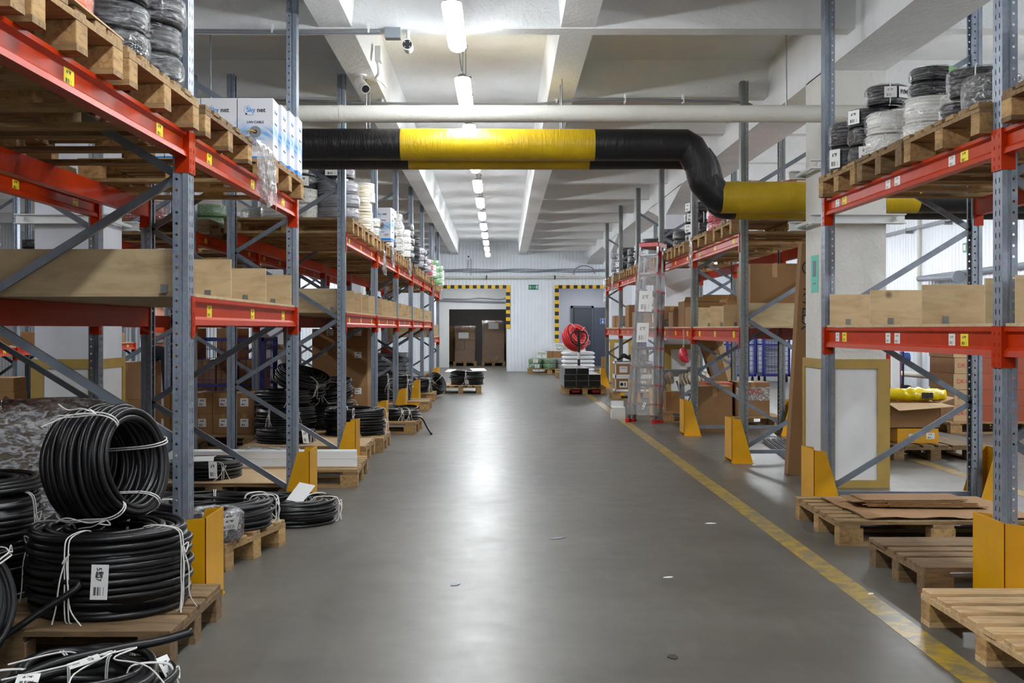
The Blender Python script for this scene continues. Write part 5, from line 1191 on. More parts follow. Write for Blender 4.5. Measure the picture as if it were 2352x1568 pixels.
# cable winding machine
r = thing('winding_machine', 'metal cable winding machine with cream rollers on the floor behind the ladder', 'machine', (2.62, 17.05, 0))
mb = MB(); mb.box(-0.30, 0.36, -0.14, -0.10, 0.0, 0.05); mb.box(-0.30, 0.36, 0.10, 0.14, 0, 0.05)
for x in (-0.28, 0.04, 0.32): mb.box(x-0.02, x+0.02, -0.12, -0.08, 0.05, 0.62); mb.box(x-0.02, x+0.02, 0.08, 0.12, 0.05, 0.62)
mb.box(-0.30, 0.36, -0.12, 0.12, 0.56, 0.6); mb.box(-0.30, 0.36, -0.11, -0.09, 0.28, 0.32); mb.build('frame', 'steel', r)
for k, (x, z) in enumerate(((-0.26, 0.52), (-0.16, 0.54), (0.03, 0.52), (0.12, 0.54), (0.31, 0.54), (0.37, 0.52))):
    mb = MB(); mb.T = Matrix.Translation((x, -0.17, z)) @ Matrix.Rotation(pi/2-0.3, 4, 'Y') @ Matrix.Rotation(0.5, 4, 'X'); mb.lathe([(0.02, -0.03), (0.085, -0.03), (0.09, -0.02), (0.05, 0.0), (0.09, 0.02), (0.085, 0.03), (0.02, 0.03)], 20, True); mb.build('roller', 'cream_cable', r, True)
for k in range(4):
    mb = MB(); x = -0.25+0.19*k; mb.tube([(x, -0.16, 0.5), (x+0.04, -0.19, 0.36), (x-0.02, -0.17, 0.22), (x+0.05, -0.18, 0.1)], 0.014, 6); mb.cyl((x-0.03, -0.19, 0.12), (x+0.05, -0.19, 0.12), 0.03, 10); mb.build('guide_arm', 'steel', r, True)
MB().cbox(-0.24, 0.1, -0.1, 0.1, 0.6, 0.66, 0.005).build('cover', 'grey_plastic', r); MB().cbox(0.12, 0.34, -0.1, 0.1, 0.6, 0.7, 0.01).build('motor_box', 'steel', r)
# shelf goods of the far rack
cardboard_box('tall brown carton behind the plywood divider of the far rack', 2.42, 2.89, 11.3, 11.93, LOR+0.019, 0.60, tape='y')
GS = 'open brown cartons on the shelf behind the ladder'
for k, (x0, x1, y0, y1, h) in enumerate(((2.33, 2.74, 14.25, 14.7, 0.24), (2.80, 3.25, 14.4, 14.9, 0.34), (2.40, 2.95, 15.2, 15.7, 0.33), (2.36, 2.70, 15.9, 16.3, 0.2), (2.75, 3.2, 15.9, 16.4, 0.38))):
    b_ = cardboard_box(f'brown carton with lifted flaps on the shelf behind the ladder, {ORD[k]} from the front', x0, x1, y0, y1, LOR+0.019, h, tape=None, group=GS); w, d = (x1-x0)/2, (y1-y0)/2
    mb = MB(); mb.hexa([(-w, -d, h), (w, -d, h), (w, -d-0.02, h+0.003), (-w, -d-0.02, h+0.003)]+[(-w, -d, h+0.004), (w, -d, h+0.004), (w, -d-0.12, h+0.05), (-w, -d-0.12, h+0.05)]); mb.build('flap', 'card_pale', b_)
for j, (y0, y1) in enumerate(((16.76, 17.9), (18.75, 19.42), (19.54, 22.19), (22.31, 24.99))):
    o = MB().box(2.30, 3.36, y0, y1, LOR+0.002, LOR+0.017).build('shelf_board', 'ply'); tag(o, f'plywood board on the far rack beyond the ladder, {ORD[j]} one', 'shelf board', 'boards of the far rack')
for k, (x0, x1, y0, y1, h) in enumerate(((2.32, 2.7, 17.0, 17.5, 0.3), (2.33, 2.62, 20.0, 20.5, 0.26), (2.33, 2.6, 21.0, 21.6, 0.4), (2.34, 2.8, 22.8, 23.3, 0.22), (2.36, 2.8, 23.9, 24.4, 0.24), (2.75, 3.2, 20.3, 20.9, 0.5))):
    cardboard_box(f'brown carton on the far rack beyond the ladder, {ORD[k]} one', x0, x1, y0, y1, LOR+0.019, h, group='cartons beyond the ladder')
o = MB().cbox(-0.3, 0.3, -0.1, 0.1, 0, 0.05, 0.01); o = o.build('white_panel', 'white_plastic'); place(o, (2.62, 22.5, LOR+0.018), 0, 'white flat panel on the shelf near the end of the far rack', None, 'panel')
mb = MB()
for k in range(8): mb.box(-0.25, 0.25, -0.08+0.02*k, -0.07+0.02*k, 0.05, 0.056)
mb.build('grille', 'grey_plastic', o)
# taped cartons with pictograms near the ladder
pallet('e', (2.62, 21.1, 0), 0.0, 'pallet under the taped pictogram cartons by the line')
for j in range(2):
    for i in range(2):
        b_ = cardboard_box('brown carton with white tape and printed label by the line, ' + ('lower ' if j == 0 else 'upper ')+('outer' if i == 0 else 'inner') + ' one', 2.06+0.335*i, 2.39+0.335*i, 20.75, 21.2, PT+0.001+0.262*j, 0.26, tape=None, group='taped cartons')
        mb = MB()
        for z in (0.0, 0.225): mb.box(-0.167, 0.167, -0.2275, 0.2275, z, z+0.035)
        mb.box(-0.167, -0.15, -0.2275, -0.2255, 0, 0.26); mb.box(0.15, 0.167, -0.2275, -0.2255, 0, 0.26); mb.build('white_tape', 'white_plastic', b_)
        c_ = card_label('printed_card', 'paper', b_, 0.14, 0.11, (-0.02, -0.229, 0.125))
        if j == 0:
            mb = MB(); mb.T = Matrix.Translation((-0.03, -0.001, 0.0)) @ Matrix.Rotation(pi/2, 4, 'X'); mb.lathe([(0.0, 0), (0.03, 0)], 16); mb.box(0.05, 0.07, -0.03, 0.03, 0, 0.0008); mb.build('pictogram', 'ink', c_)
        else: text('NORMA', 0.024, 'ink', c_, (0, -0.001, 0.02))
cardboard_box('brown carton on top of the taped cartons', 2.42, 2.66, 20.8, 21.15, PT+0.526, 0.24, cards=[(0.1, 0.7, 0.12, 0.08)])
mb = MB(); mb.tube(spline([(-0.1, 0, 0.02), (0, -0.05, 0.08), (0.1, 0.0, 0.05), (0.12, 0.06, 0.1)], 5), 0.022, 8); mb.tube(spline([(-0.08, 0.05, 0.02), (0.02, 0.03, 0.12), (0.14, -0.04, 0.02)], 5), 0.018, 8); o = mb.build('hose_piece', 'rubber', None, True); place(o, (2.22, 20.95, PT+0.53), 0, 'bundle of black rubber straps lying on the taped cartons', None, 'strap')
b_ = cardboard_box('small white open box on the floor beside the yellow line', 1.57, 1.76, 16.3, 16.5, 0.0, 0.16, 'paper', tape=None)
mb = MB(); mb.hexa([(-0.095, -0.1, 0.16), (-0.095, 0.1, 0.16), (-0.093, 0.1, 0.162), (-0.093, -0.1, 0.162), (-0.14, -0.1, 0.2), (-0.14, 0.1, 0.2), (-0.136, 0.1, 0.204), (-0.136, -0.1, 0.204)]); mb.box(-0.09, 0.09, 0.095, 0.098, 0.16, 0.24); mb.build('flap', 'paper', b_)
# ------------------------------------------------------------------ pipes and fittings under the ceiling
mb = MB(); mb.tube([(XL+0.1, 8.98, 2.88), (-4, 8.98, 2.885), (0, 8.98, 2.89), (4, 8.98, 2.89), (XR-0.1, 8.98, 2.89)], 0.066, 24)
for x in (-1.2, 1.75): mb.tube([(x-0.012, 8.98, 2.888), (x+0.012, 8.98, 2.888)], 0.0685, 24)
wp = mb.build('water_pipe', 'pipe_white', None, True); tag(wp, 'flaking white pipe crossing the hall below the ceiling', 'pipe')
for x in (-5.5, -2.2, 2.2, 5.2): mb = MB(); mb.tube([(x, 8.98, 2.94), (x, 8.98, 3.81)], 0.006, 6); mb.build('hanger', 'steel', wp)
r = thing('insulated_pipe', 'thick wrapped pipe in black and yellow bands crossing the hall and stepping down', 'pipe', (0, 10.22, 0))
R0 = 0.137; zt, zl = 2.85, 2.39
xs = lambda px: (px-VX)*10.22/F
def seg(name, a, b, ra, mat, cut0=None, cut1=None): mb = MB(); mb.tube([a, b], ra, 28); return mb.build(name, mat, r, True)
seg('black_section', (XL+0.1, 0, zt), (xs(921), 0, zt), R0, 'insul_black'); seg('yellow_section', (xs(921), 0, zt), (xs(1365), 0, zt-0.005), R0+0.001, 'insul_yellow')
el = [(xs(1365), 0, zt-0.005), (xs(1480), 0, zt-0.004), (xs(1577), 0, zt-0.005), (xs(1583), 0, zt-0.02), (xs(1606), 0, zt-0.17), (xs(1608), 0, zt-0.19), (xs(1615), 0, zt-0.30), (xs(1617), 0, zt-0.32), (xs(1646), 0, zl+0.015), (xs(1652), 0, zl), (xs(1664), 0, zl)]
mb = MB(); mb.tube(el, R0, 28); mb.build('black_elbow', 'insul_black', r, True)
seg('yellow_section', (xs(1655), 0, zl), (xs(2105), 0, zl), R0+0.001, 'insul_yellow'); seg('black_section', (xs(2105), 0, zl), (XR-0.1, 0, zl), R0, 'insul_black')
r2 = thing('insulated_pipe', 'second wrapped pipe running just behind and below the black and yellow one', 'pipe', (0, 10.47, 0)); zb_, zc = zt-0.075, zl-0.06
def seg2(name, a, b, mat): mb = MB(); mb.tube([a, b], 0.11, 24); mb.build(name, mat, r2, True)
seg2('black_section', (XL+0.1, 0, zb_), (xs(934)*1.0, 0, zb_), 'insul_black'); seg2('yellow_section', (xs(934), 0, zb_), (xs(1358), 0, zb_), 'insul_yellow')
mb = MB(); mb.tube(spline([(xs(1358), 0, zb_), (xs(1600), 0, zb_), (xs(1632), 0, zb_-0.06), (xs(1645), 0, zb_-0.2), (xs(1662), 0, zc+0.03), (xs(1700), 0, zc)], 5), 0.11, 24); mb.build('black_elbow', 'insul_black', r2, True)
seg2('yellow_section', (xs(1700), 0, zc), (xs(2060), 0, zc), 'insul_yellow'); seg2('black_section', (xs(2060), 0, zc), (XR-0.1, 0, zc), 'insul_black')
for rr, z in ((r, zt), (r2, zb_)):
    for x in (-3.4, -1.15, 0.55): mb = MB(); mb.tube([(x, 0, z), (x, 0, 3.43 if x > -3 else 3.3)], 0.006, 6); mb.build('hanger', 'steel', rr)
# conduit, junction box and cameras on the cross ribs
mb = MB(); zc_ = 3.385; mb.tube([(-7.0+0.05*k, 8.42, zc_-0.012*sin((k % 45)/45*pi)) for k in range(0, 124)], 0.0145, 8)
cd = mb.build('conduit', 'grey_plastic', None, True); tag(cd, 'grey corrugated conduit along the first cross rib', 'conduit')
mb = MB()
for x in (-5.5, -3.5, -2.42, -1.62, -0.93): mb.box(x-0.006, x+0.006, 8.40, 8.44, zc_-0.02, zc_+0.045)
mb.build('clip', 'white_plastic', cd)
jb = thing('junction_box', 'grey junction box under the first cross rib beside the dark camera', 'junction box', (-0.76, 8.47, 3.335)); MB().cbox(-0.055, 0.055, -0.04, 0.04, 0, 0.075, 0.006).build('body', 'grey_plastic', jb); MB().cbox(-0.058, 0.058, -0.046, -0.04, 0.0, 0.075, 0.002).build('lid', 'grey_plastic', jb)
cm = thing('security_camera', 'small dark camera with four pale dots under the first cross rib', 'camera', (-0.655, 8.50, 3.29))
mb = MB(); mb.T = Matrix.Rotation(pi/2, 4, 'X'); mb.prism([(0.036*cos(t)*1.0, 0.04*sin(t)) for t in [2*pi*k/20 for k in range(20)]], -0.06, 0.06, 'z'); mb.build('body', 'white_paint', cm, True)
mb = MB(); mb.T = Matrix.Translation((0, -0.061, 0)) @ Matrix.Rotation(pi/2, 4, 'X'); mb.lathe([(0, 0), (0.034, 0), (0.034, -0.006)], 20); mb.build('lens_face', 'dark_plastic', cm, True)
mb = MB()
for sx in (-1, 1):
    for sz in (-1, 1): mb.box(sx*0.018-0.003, sx*0.018+0.003, -0.063, -0.0615, sz*0.018-0.003, sz*0.018+0.003)
mb.build('infrared_dot', 'white_plastic', cm); mb = MB(); mb.cyl((0, 0.02, 0.03), (0, 0.02, 0.12), 0.014, 10); mb.build('bracket', 'white_paint', cm)
cm = thing('security_camera', 'white tubular camera on a round foot under the long ceiling rib', 'camera', (-1.175, 10.05, 3.42))
mb = MB(); mb.T = Matrix.Translation((0, 0, -0.012)); mb.lathe([(0, 0.012), (0.05, 0.012), (0.045, 0.0), (0, 0.0)], 20); mb.build('foot', 'white_paint', cm, True)
mb = MB(); mb.tube([(0, 0, 0), (0.0, 0.0, -0.06), (0.02, -0.02, -0.09)], 0.013, 8); mb.build('arm', 'white_paint', cm, True)
mb = MB(); mb.tube([(-0.02, 0.06, -0.06), (0.055, -0.14, -0.15)], 0.04, 16); mb.build('body', 'white_paint', cm, True); mb = MB(); mb.tube([(-0.022, 0.075, -0.045), (0.03, -0.08, -0.125)], 0.043, 16); mb.build('hood', 'white_plastic', cm, True); mb = MB(); mb.tube([(0.0551, -0.1402, -0.1501), (0.0565, -0.144, -0.152)], 0.032, 16); mb.build('lens', 'dark_plastic', cm)
jb = thing('junction_box', 'white cable box on the side of the long ceiling rib above the tubular camera', 'junction box', (-1.0, 9.75, 3.46)); MB().cbox(-0.02, 0.03, -0.07, 0.07, 0, 0.12, 0.005).build('body', 'white_plastic', jb)
mb = MB(); mb.tube(spline([(0, 0, 0), (0.0, 0.05, -0.08), (-0.03, 0.15, -0.1), (-0.01, 0.4, -0.08), (0.0, 0.7, -0.06)], 5), 0.012, 6); mb.build('lead', 'white_plastic', jb, True)
mb = MB(); mb.tube(spline([(-3.1, 11.13, 3.40), (-2, 11.13, 3.41), (-1.2, 11.10, 3.38), (0.2, 11.13, 3.37), (0.9, 11.13, 3.42), (1.8, 11.12, 3.405), (2.25, 11.11, 3.39), (2.42, 11.11, 3.34), (2.5, 11.12, 3.2)], 8), 0.0125, 7); cb = mb.build('ceiling_cable', 'grey_plastic', None, True); tag(cb, 'grey cable strung across under the second cross rib', 'cable')
mb = MB()
for x in (-2.7, -2.0, -1.1, 0.55, 1.2, 1.75): mb.box(x-0.006, x+0.006, 11.10, 11.2, 3.385, 3.47)
mb.build('clip', 'white_plastic', cb)
# ------------------------------------------------------------------ end wall fittings
mb = MB()
for dz, ph in ((0, 0), (-0.04, 1), (-0.075, 2)): mb.tube([(-2.6+0.25*k, YW-0.045, 2.99+dz+0.012*sin(k*1.1+ph)) for k in range(30)], 0.012, 6)
o = mb.build('cable_run', 'grey_plastic', None, True); tag(o, 'three grey cables running along the end wall', 'cable')
mb = MB(); mb.tube([(-4, YW-0.09, 2.74), (4.2, YW-0.09, 2.755)], 0.036, 12); wp = mb.build('wall_pipe', 'pipe_white', None, True); tag(wp, 'white pipe along the end wall above the striped openings', 'pipe')
mb = MB()
for x in (-0.35, 1.65): mb.box(x-0.02, x+0.02, YW-0.14, YW-0.0, 2.70, 2.81)
mb.build('clamp', 'dark_plastic', wp)
r = thing('wall_sensor', 'white wall unit with a black screen high on the end wall', 'sensor', (-0.88, YW-0.04, 3.27)); MB().cbox(-0.04, 0.04, -0.03, 0.03, 0, 0.14, 0.004).build('body', 'white_plastic', r); MB().box(-0.022, 0.022, -0.032, -0.03, 0.07, 0.115).build('screen', 'dark_plastic', r)
mb = MB(); mb.tube(spline([(-0.01, 0, 0), (-0.01, 0, -0.18), (-0.05, 0, -0.26), (-0.15, 0, -0.28)], 4), 0.008, 6); mb.tube(spline([(0.04, 0, 0.04), (0.08, 0, -0.02), (0.075, 0, -0.3), (0.07, 0, -0.46)], 4), 0.008, 6); mb.build('lead', 'grey_plastic', r, True)
r = thing('exit_sign', 'green and white running man exit sign on the end wall between the openings', 'sign', (1.024, YW-0.03, 2.405)); MB().box(-0.14, 0.14, -0.012, 0.012, 0, 0.135).build('panel', 'exit_green' if 'exit_green' in M else M.setdefault('exit_green', plain('exit_green', S(20, 118, 84), 0.4, 0, 0.02)), r)
mb = MB(); mb.box(0.075, 0.125, -0.0135, -0.012, 0.02, 0.115); mb.box(-0.05, 0.05, -0.0135, -0.012, 0.062, 0.07); mb.prism([(0.04, 0.052), (0.065, 0.066), (0.04, 0.08)], -0.0135, -0.012, 'y')
for a, b, w_ in (((-0.095, 0.075), (-0.085, 0.045), 0.009), ((-0.085, 0.048), (-0.07, 0.02), 0.007), ((-0.088, 0.048), (-0.115, 0.03), 0.007), ((-0.1, 0.085), (-0.07, 0.075), 0.006), ((-0.098, 0.088), (-0.122, 0.07), 0.006)):
    d = Vector((b[0]-a[0], b[1]-a[1])).normalized(); n = Vector((-d.y, d.x))*w_; mb.prism([(a[0]+n.x, a[1]+n.y), (b[0]+n.x, b[1]+n.y), (b[0]-n.x, b[1]-n.y), (a[0]-n.x, a[1]-n.y)], -0.0135, -0.012, 'y')
mb.T = Matrix.Translation((-0.088, -0.0125, 0.105)) @ Matrix.Rotation(pi/2, 4, 'X'); mb.lathe([(0, 0), (0.01, 0)], 12); mb.build('symbol', 'white_paint', r)
r = thing('door_sign', 'small blue and white pictogram sign on the slate door panel', 'sign', (dx(1384), 39.91, 1.42)); MB().box(-0.085, 0.085, -0.006, 0.006, 0, 0.18).build('panel', 'pipe_blue', r)
mb = MB(); mb.box(-0.085, 0.085, -0.0075, -0.006, 0.0, 0.008); mb.box(-0.085, 0.085, -0.0075, -0.006, 0.172, 0.18); mb.box(-0.085, -0.077, -0.0075, -0.006, 0, 0.18); mb.box(0.077, 0.085, -0.0075, -0.006, 0, 0.18)
mb.prism([(-0.04, 0.06), (0, 0.02), (0.04, 0.06), (0, 0.11)], -0.0075, -0.006, 'y'); mb.T = Matrix.Translation((0, -0.0072, 0.138)) @ Matrix.Rotation(pi/2, 4, 'X'); mb.lathe([(0, 0), (0.02, 0)], 12); mb.build('symbol', 'white_paint', r)
mb = MB(); mb.tube(spline([(2.2, YW-0.06, 2.83), (2.25, YW-0.1, 3.0), (2.5, YW-0.12, 3.1), (2.75, YW-0.1, 3.02), (2.82, YW-0.06, 2.86)], 6), 0.014, 6); o = mb.build('flexible_conduit', 'grey_plastic', None, True); tag(o, 'arched flexible conduit on the end wall above the second striped opening', 'conduit')
mb = MB(); mb.tube([(-1.95, 37.95, 2.16), (0.22, 37.95, 2.10)], 0.03, 10); mb.tube(spline([(-1.8, 37.95, 2.22), (-1.0, 37.95, 2.21), (-0.6, 37.95, 2.24), (0.0, 37.95, 2.2), (0.22, 37.95, 2.24)], 5), 0.014, 6); o = mb.build('wall_pipe', 'grey_plastic', None, True); tag(o, 'grey pipe and cable over the dark doorway in the recess', 'pipe')
# loads in the dark store
pallet('e', (-1.13, 40.2, 0), pi/2, 'pallet under the load seen in the doorway, side near the racks'); pallet('e', (-0.17, 40.2, 0), pi/2, 'pallet under the taller load seen in the doorway')
wrapped_load('brown cartons in stretch film with a white sheet in the dark doorway, lower load', [(-0.34, 0.33, -0.5, 0.5, 0, 0.38), (-0.33, -0.02, -0.5, 0.5, 0.385, 0.72), (-0.01, 0.34, -0.49, 0.5, 0.385, 0.72), (-0.33, 0.32, -0.5, 0.5, 0.725, 0.96), (-0.16, 0.30, -0.42, 0.4, 0.96, 1.18)], 0, 0.03, (-1.13, 40.2, PT+0.001), 'film_clear', tagcard=(0.34, 0.2, (-0.05, -0.53, 0.88)))
wrapped_load('taller brown cartons in stretch film with a white sheet in the dark doorway', [(-0.38, 0.36, -0.5, 0.5, 0, 0.56), (-0.34, 0.36, -0.49, 0.5, 0.565, 1.02), (-0.32, 0.28, -0.48, 0.48, 1.02, 1.36)], 0, 0.03, (-0.17, 40.2, PT+0.001), 'film_clear', tagcard=(0.34, 0.2, (-0.0, -0.52, 1.2)))
pallet('e', (-1.5, 41.1, 0), 0, 'pallet at the back of the dark store'); cardboard_box('dark brown carton at the back of the dark store', -1.9, -1.1, 40.8, 41.4, PT+0.001, 1.2)
wrapped_load('narrow pink film wrapped load at the edge of the dark doorway', [(-0.08, 0.1, -0.4, 0.4, 0, 1.45)], 0, 0.03, (0.4, 39.9, 0.002), 'film_clear', cmat='card_red')

# ------------------------------------------------------------------ goods at the end of the aisle
tp = pallet('e', (1.65, 23.0, 0), pi/2, 'pallet under the stacked dark trays in the aisle'); 
for row, zz, cols in ((0, 0, 3), (1, 0.118, 3), (2, 0.236, 2)):
    for c_ in range(cols):
        x0 = 1.245+0.235*c_+(0.01 if row == 2 else 0); r = thing('cable_tray', f'black ended steel tray in the aisle stack, {["bottom", "middle", "top"][row]} row, {ORD[c_]} from the open floor', 'cable tray', (x0+0.115, 22.35, PT+0.002+zz), 0, 'stacked trays in the aisle')
        mb = MB(); mb.prism([(-0.113, 0), (0.113, 0), (0.113, 0.114), (0.110, 0.114), (0.110, 0.003), (-0.110, 0.003), (-0.110, 0.114), (-0.113, 0.114)], 0, 1.75, 'y')
        for z in (0.03, 0.07): mb.box(-0.115, -0.113, 0, 1.75, z, z+0.012)
        mb.build('body', 'steel', r); MB().box(-0.112, 0.112, 0.0, 1.75, 0.1145, 0.1165).build('lid', 'steel', r); MB().box(-0.1085, 0.1085, -0.003, 0.004, 0.0035, 0.1135).build('wrapped_end', 'endwrap' if 'endwrap' in M else M.setdefault('endwrap', plain('black_glossy_wrap', S(24, 26, 27), 0.15, 0, 0.3, 30, 0.3, 20)), r)
pj = thing('pallet_jack', 'red pallet jack with a black loop handle parked behind the stacked trays', 'pallet jack', (1.67, 24.38, 0))
mb = MB(); mb.cbox(-0.27, 0.27, -0.16, 0.14, 0.1, 0.36, 0.03); mb.build('body', 'red_paint', pj)
for sx in (-1, 1): MB().cbox(sx*0.19-0.08, sx*0.19+0.08, -1.9, -0.15, 0.03, 0.09, 0.01).build('fork', 'red_paint', pj)
mb = MB(); mb.cyl((-0.06, 0.05, 0.09), (0.06, 0.05, 0.09), 0.09, 18); mb.build('steer_wheel', 'rubber', pj, True)
mb = MB(); mb.tube([(0, 0.02, 0.3), (0.0, 0.05, 0.62), (0, 0.06, 0.9)], 0.028, 10); mb.build('shaft', 'dark_plastic', pj, True); mb = MB(); mb.tube([(0, 0.05, 0.62), (0, 0.055, 0.76)], 0.031, 10); mb.build('shaft_label', 'paper', pj, True)
mb = MB(); mb.tube(spline([(0, 0.06, 0.88), (-0.12, 0.06, 0.97), (-0.17, 0.06, 1.08), (-0.13, 0.06, 1.17), (0, 0.06, 1.2), (0.13, 0.06, 1.17), (0.17, 0.06, 1.08), (0.12, 0.06, 0.97), (0, 0.06, 0.88)], 6), 0.017, 8); mb.tube([(0, 0.06, 0.88), (0, 0.06, 1.2)], 0.03, 8); mb.build('loop_handle', 'dark_plastic', pj, True)
pallet('e', (1.42, 33.02, 0), 0, 'pallet of green and white coils by the end wall')
q = random.Random(5)
for k, (x, y, R, m, w) in enumerate(((1.04, 32.82, 0.19, 'green_cable', 'film'), (1.43, 32.8, 0.19, 'green_cable', 'film'), (1.82, 32.82, 0.19, 'grey_cable', 'film'), (1.22, 33.2, 0.2, 'green_cable', 'film'), (1.64, 33.2, 0.2, 'green_cable', 'film'))):
    stack(x, y, PT, 2, R, 0.14, m, f'film coil on the pallet by the end wall, {ORD[k]} pile', w, -1.5 if k == 0 else None, 'green coils by the end wall')
def parlan(label, loc, rz, letters):
    o = thing('printed_box', label, 'box', loc, rz); MB().cbox(-0.2, 0.2, -0.14, 0.14, 0, 0.225, 0.003).build('carton', 'paper', o); mb = MB()
    for k in range(5): mb.tube([(-0.16, -0.1415, 0.2-0.017*k), (-0.03, -0.1415, 0.2-0.017*k), (0.02, -0.1415, 0.175-0.012*k), (0.17, -0.1415, 0.175-0.012*k if k > 2 else 0.2-0.017*k)], 0.003, 4)
    mb.build('green_lines', 'green_cable', o); text(letters, 0.095, 'ink_navy', o, (0, -0.142, 0.055), off=0.001); return o
for k in range(3): cardboard_box(f'plain brown carton behind the green coils by the end wall, {ORD[k]} one', 1.33+0.235*k, 1.56+0.235*k, 33.9, 34.2, PT+0.001, 0.46, tape=None, group='cartons behind the green coils')
parlan('white box with green lines and navy lettering on the brown cartons by the end wall', (1.80, 34.05, PT+0.463), 0, 'ParLan')
o = parlan('small white box with a sideways letter on the green coils by the end wall', (1.22, 33.2, PT+0.285), 0, 'P'); o.scale = (0.7, 0.8, 0.8)
pallet('w', (1.95, 33.98, 0), 0, 'second pallet against the end wall under the brown cartons')
pallet('e', (2.08, 30.2, 0), 0, 'pallet of white sacks behind the pallet jack')
for k in range(5):
    mb = MB(); n = 20; m_ = 8; vs = []
    for i in range(n):
        t = 2*pi*i/n; ex = lambda v, p: math.copysign(abs(v)**p, v)
        for j in range(m_+1):
            f = -pi/2+pi*j/m_; vs.append((0.42*ex(cos(t), 0.4)*abs(cos(f))**0.35, 0.3*ex(sin(t), 0.4)*abs(cos(f))**0.35, 0.055*ex(sin(f), 0.8)+0.055+q.uniform(0, 0.008)))
    fs = [(i*(m_+1)+j, ((i+1) % n)*(m_+1)+j, ((i+1) % n)*(m_+1)+j+1, i*(m_+1)+j+1) for i in range(n) for j in range(m_)]
    mb._add(vs, fs); o = mb.build('sack', 'white_plastic', None, 'all'); place(o, (2.03+0.01*(k % 2), 30.1, PT+0.001+0.105*k), 0.02*k, f'white sack on the pallet behind the pallet jack, {ORD[k]} from below', 'white sacks', 'sack')
a_ = Vector((0.55, -0.62, 0.55)).normalized()
big_coil('bright red corrugated pipe coil leaning on the white sacks', Vector((1.95, 29.85, 1.03))-a_*0.18, 0.36, 0.16, 0.36, 0.03, ties=(0.6, 2.0, -0.8), rot=a_.to_track_quat('Z', 'Y').to_euler(), mat='red_cable', seed=41, n=40, loose=0)
pallet('e', (2.15, 31.9, 0), 0, 'pallet of white wrapped coils beside the striped post')
stack(2.05, 31.8, PT, 5, 0.31, 0.19, 'white_cable', 'large white coil in film on the pallet beside the striped post', 'film_white', None, 'white coils beside the striped post', None, 7)
roll_cage('narrow blue mesh cage at the end of the far rack behind the trays', 3.0, 3.6, 28.6, 29.4, 1.2)
for k, (x, y, z, w, h) in enumerate(((3.35, 31.4, 0, 0.4, 0.55), (3.35, 31.4, 0.552, 0.4, 0.6), (2.85, 31.3, 0, 0.2, 0.5))): cardboard_box(f'brown carton at the end of the aisle behind the blue mesh cage, {ORD[k]} one', x-w/2, x+w/2, y-0.25, y+0.25, z, h)
stack(3.3, 29.0, 0.153, 3, 0.2, 0.15, 'black', 'dark coil inside the narrow blue cage', None, None, 'coils in the narrow cage')

# ------------------------------------------------------------------ ladder
ld = thing('stepladder', 'folded aluminium ladder in clear film with red caps leaning on the far rack', 'ladder', (1.90, 15.62, 0)); ld.rotation_euler = (-0.10, 0.0, -0.62)
def ladder_half(y, wb, wt, h, nm):
    for s in (-1, 1):
        mb = MB(); a = [(s*wb-0.013, y-0.03, 0.02), (s*wb+0.013, y-0.03, 0.02), (s*wb+0.013, y+0.03, 0.02), (s*wb-0.013, y+0.03, 0.02), (s*wt-0.013, y-0.03, h), (s*wt+0.013, y-0.03, h), (s*wt+0.013, y+0.03, h), (s*wt-0.013, y+0.03, h)]; mb.hexa(a); rl = mb.build('rail', 'steel', ld)
        mb = MB(); mb.cbox(s*wb-0.028, s*wb+0.028, y-0.038, y+0.038, -0.012, 0.05, 0.005); mb.build('foot_cap', 'red_paint', ld)
    for k in range(1, 10):
        z = 0.25*k; w = wb+(wt-wb)*z/h
        if z < h-0.1:
            mb = MB(); mb.box(-w, w, y-0.028, y+0.028, z-0.012, z+0.012); rg = mb.build('rung', 'steel', ld)
            mb = MB(); mb.box(-w-0.016, -w+0.01, y-0.034, y+0.034, z-0.016, z+0.016); mb.box(w-0.01, w+0.016, y-0.034, y+0.034, z-0.016, z+0.016); mb.build('rung_cap', 'red_paint', rg)
ladder_half(0.0, 0.20, 0.13, 2.38, 'front'); ladder_half(0.15, 0.20, 0.13, 2.36, 'rear')
MB().cbox(-0.15, 0.15, -0.04, 0.2, 2.36, 2.42, 0.01).build('top_cap', 'red_paint', ld); MB().box(0.145, 0.155, 0.0, 0.05, 1.55, 2.36).build('side_plate', 'red_paint', ld)
mb = MB(); n = 24; vs = []; q = random.Random(6)
for j in range(n):
    z = 0.1+2.2*j/(n-1); w = 0.215-0.075*z/2.38
    for (x, y) in ((-w, -0.04), (-w*0.5, -0.043), (0, -0.045), (w*0.5, -0.043), (w, -0.04), (w+0.01, 0.05), (w, 0.19), (0, 0.195), (-w, 0.19), (-w-0.01, 0.05)): vs.append((x+q.uniform(-0.006, 0.006), y+q.uniform(-0.008, 0.004), z+q.uniform(-0.02, 0.02)))
mb._add(vs, [(j*10+k, j*10+(k+1) % 10, (j+1)*10+(k+1) % 10, (j+1)*10+k) for j in range(n-1) for k in range(10)]); mb.build('film_sleeve', 'milky', ld, 'all')
card_label('printed_sheet', 'sheet', ld, 0.18, 0.26, (-0.02, -0.052, 1.2)); card_label('printed_sheet', 'sheet', ld, 0.2, 0.28, (-0.0, -0.052, 1.62)); card_label('paper_tag', 'tag', ld, 0.04, 0.1, (0.05, -0.053, 0.22), (0, 0.4, 0))
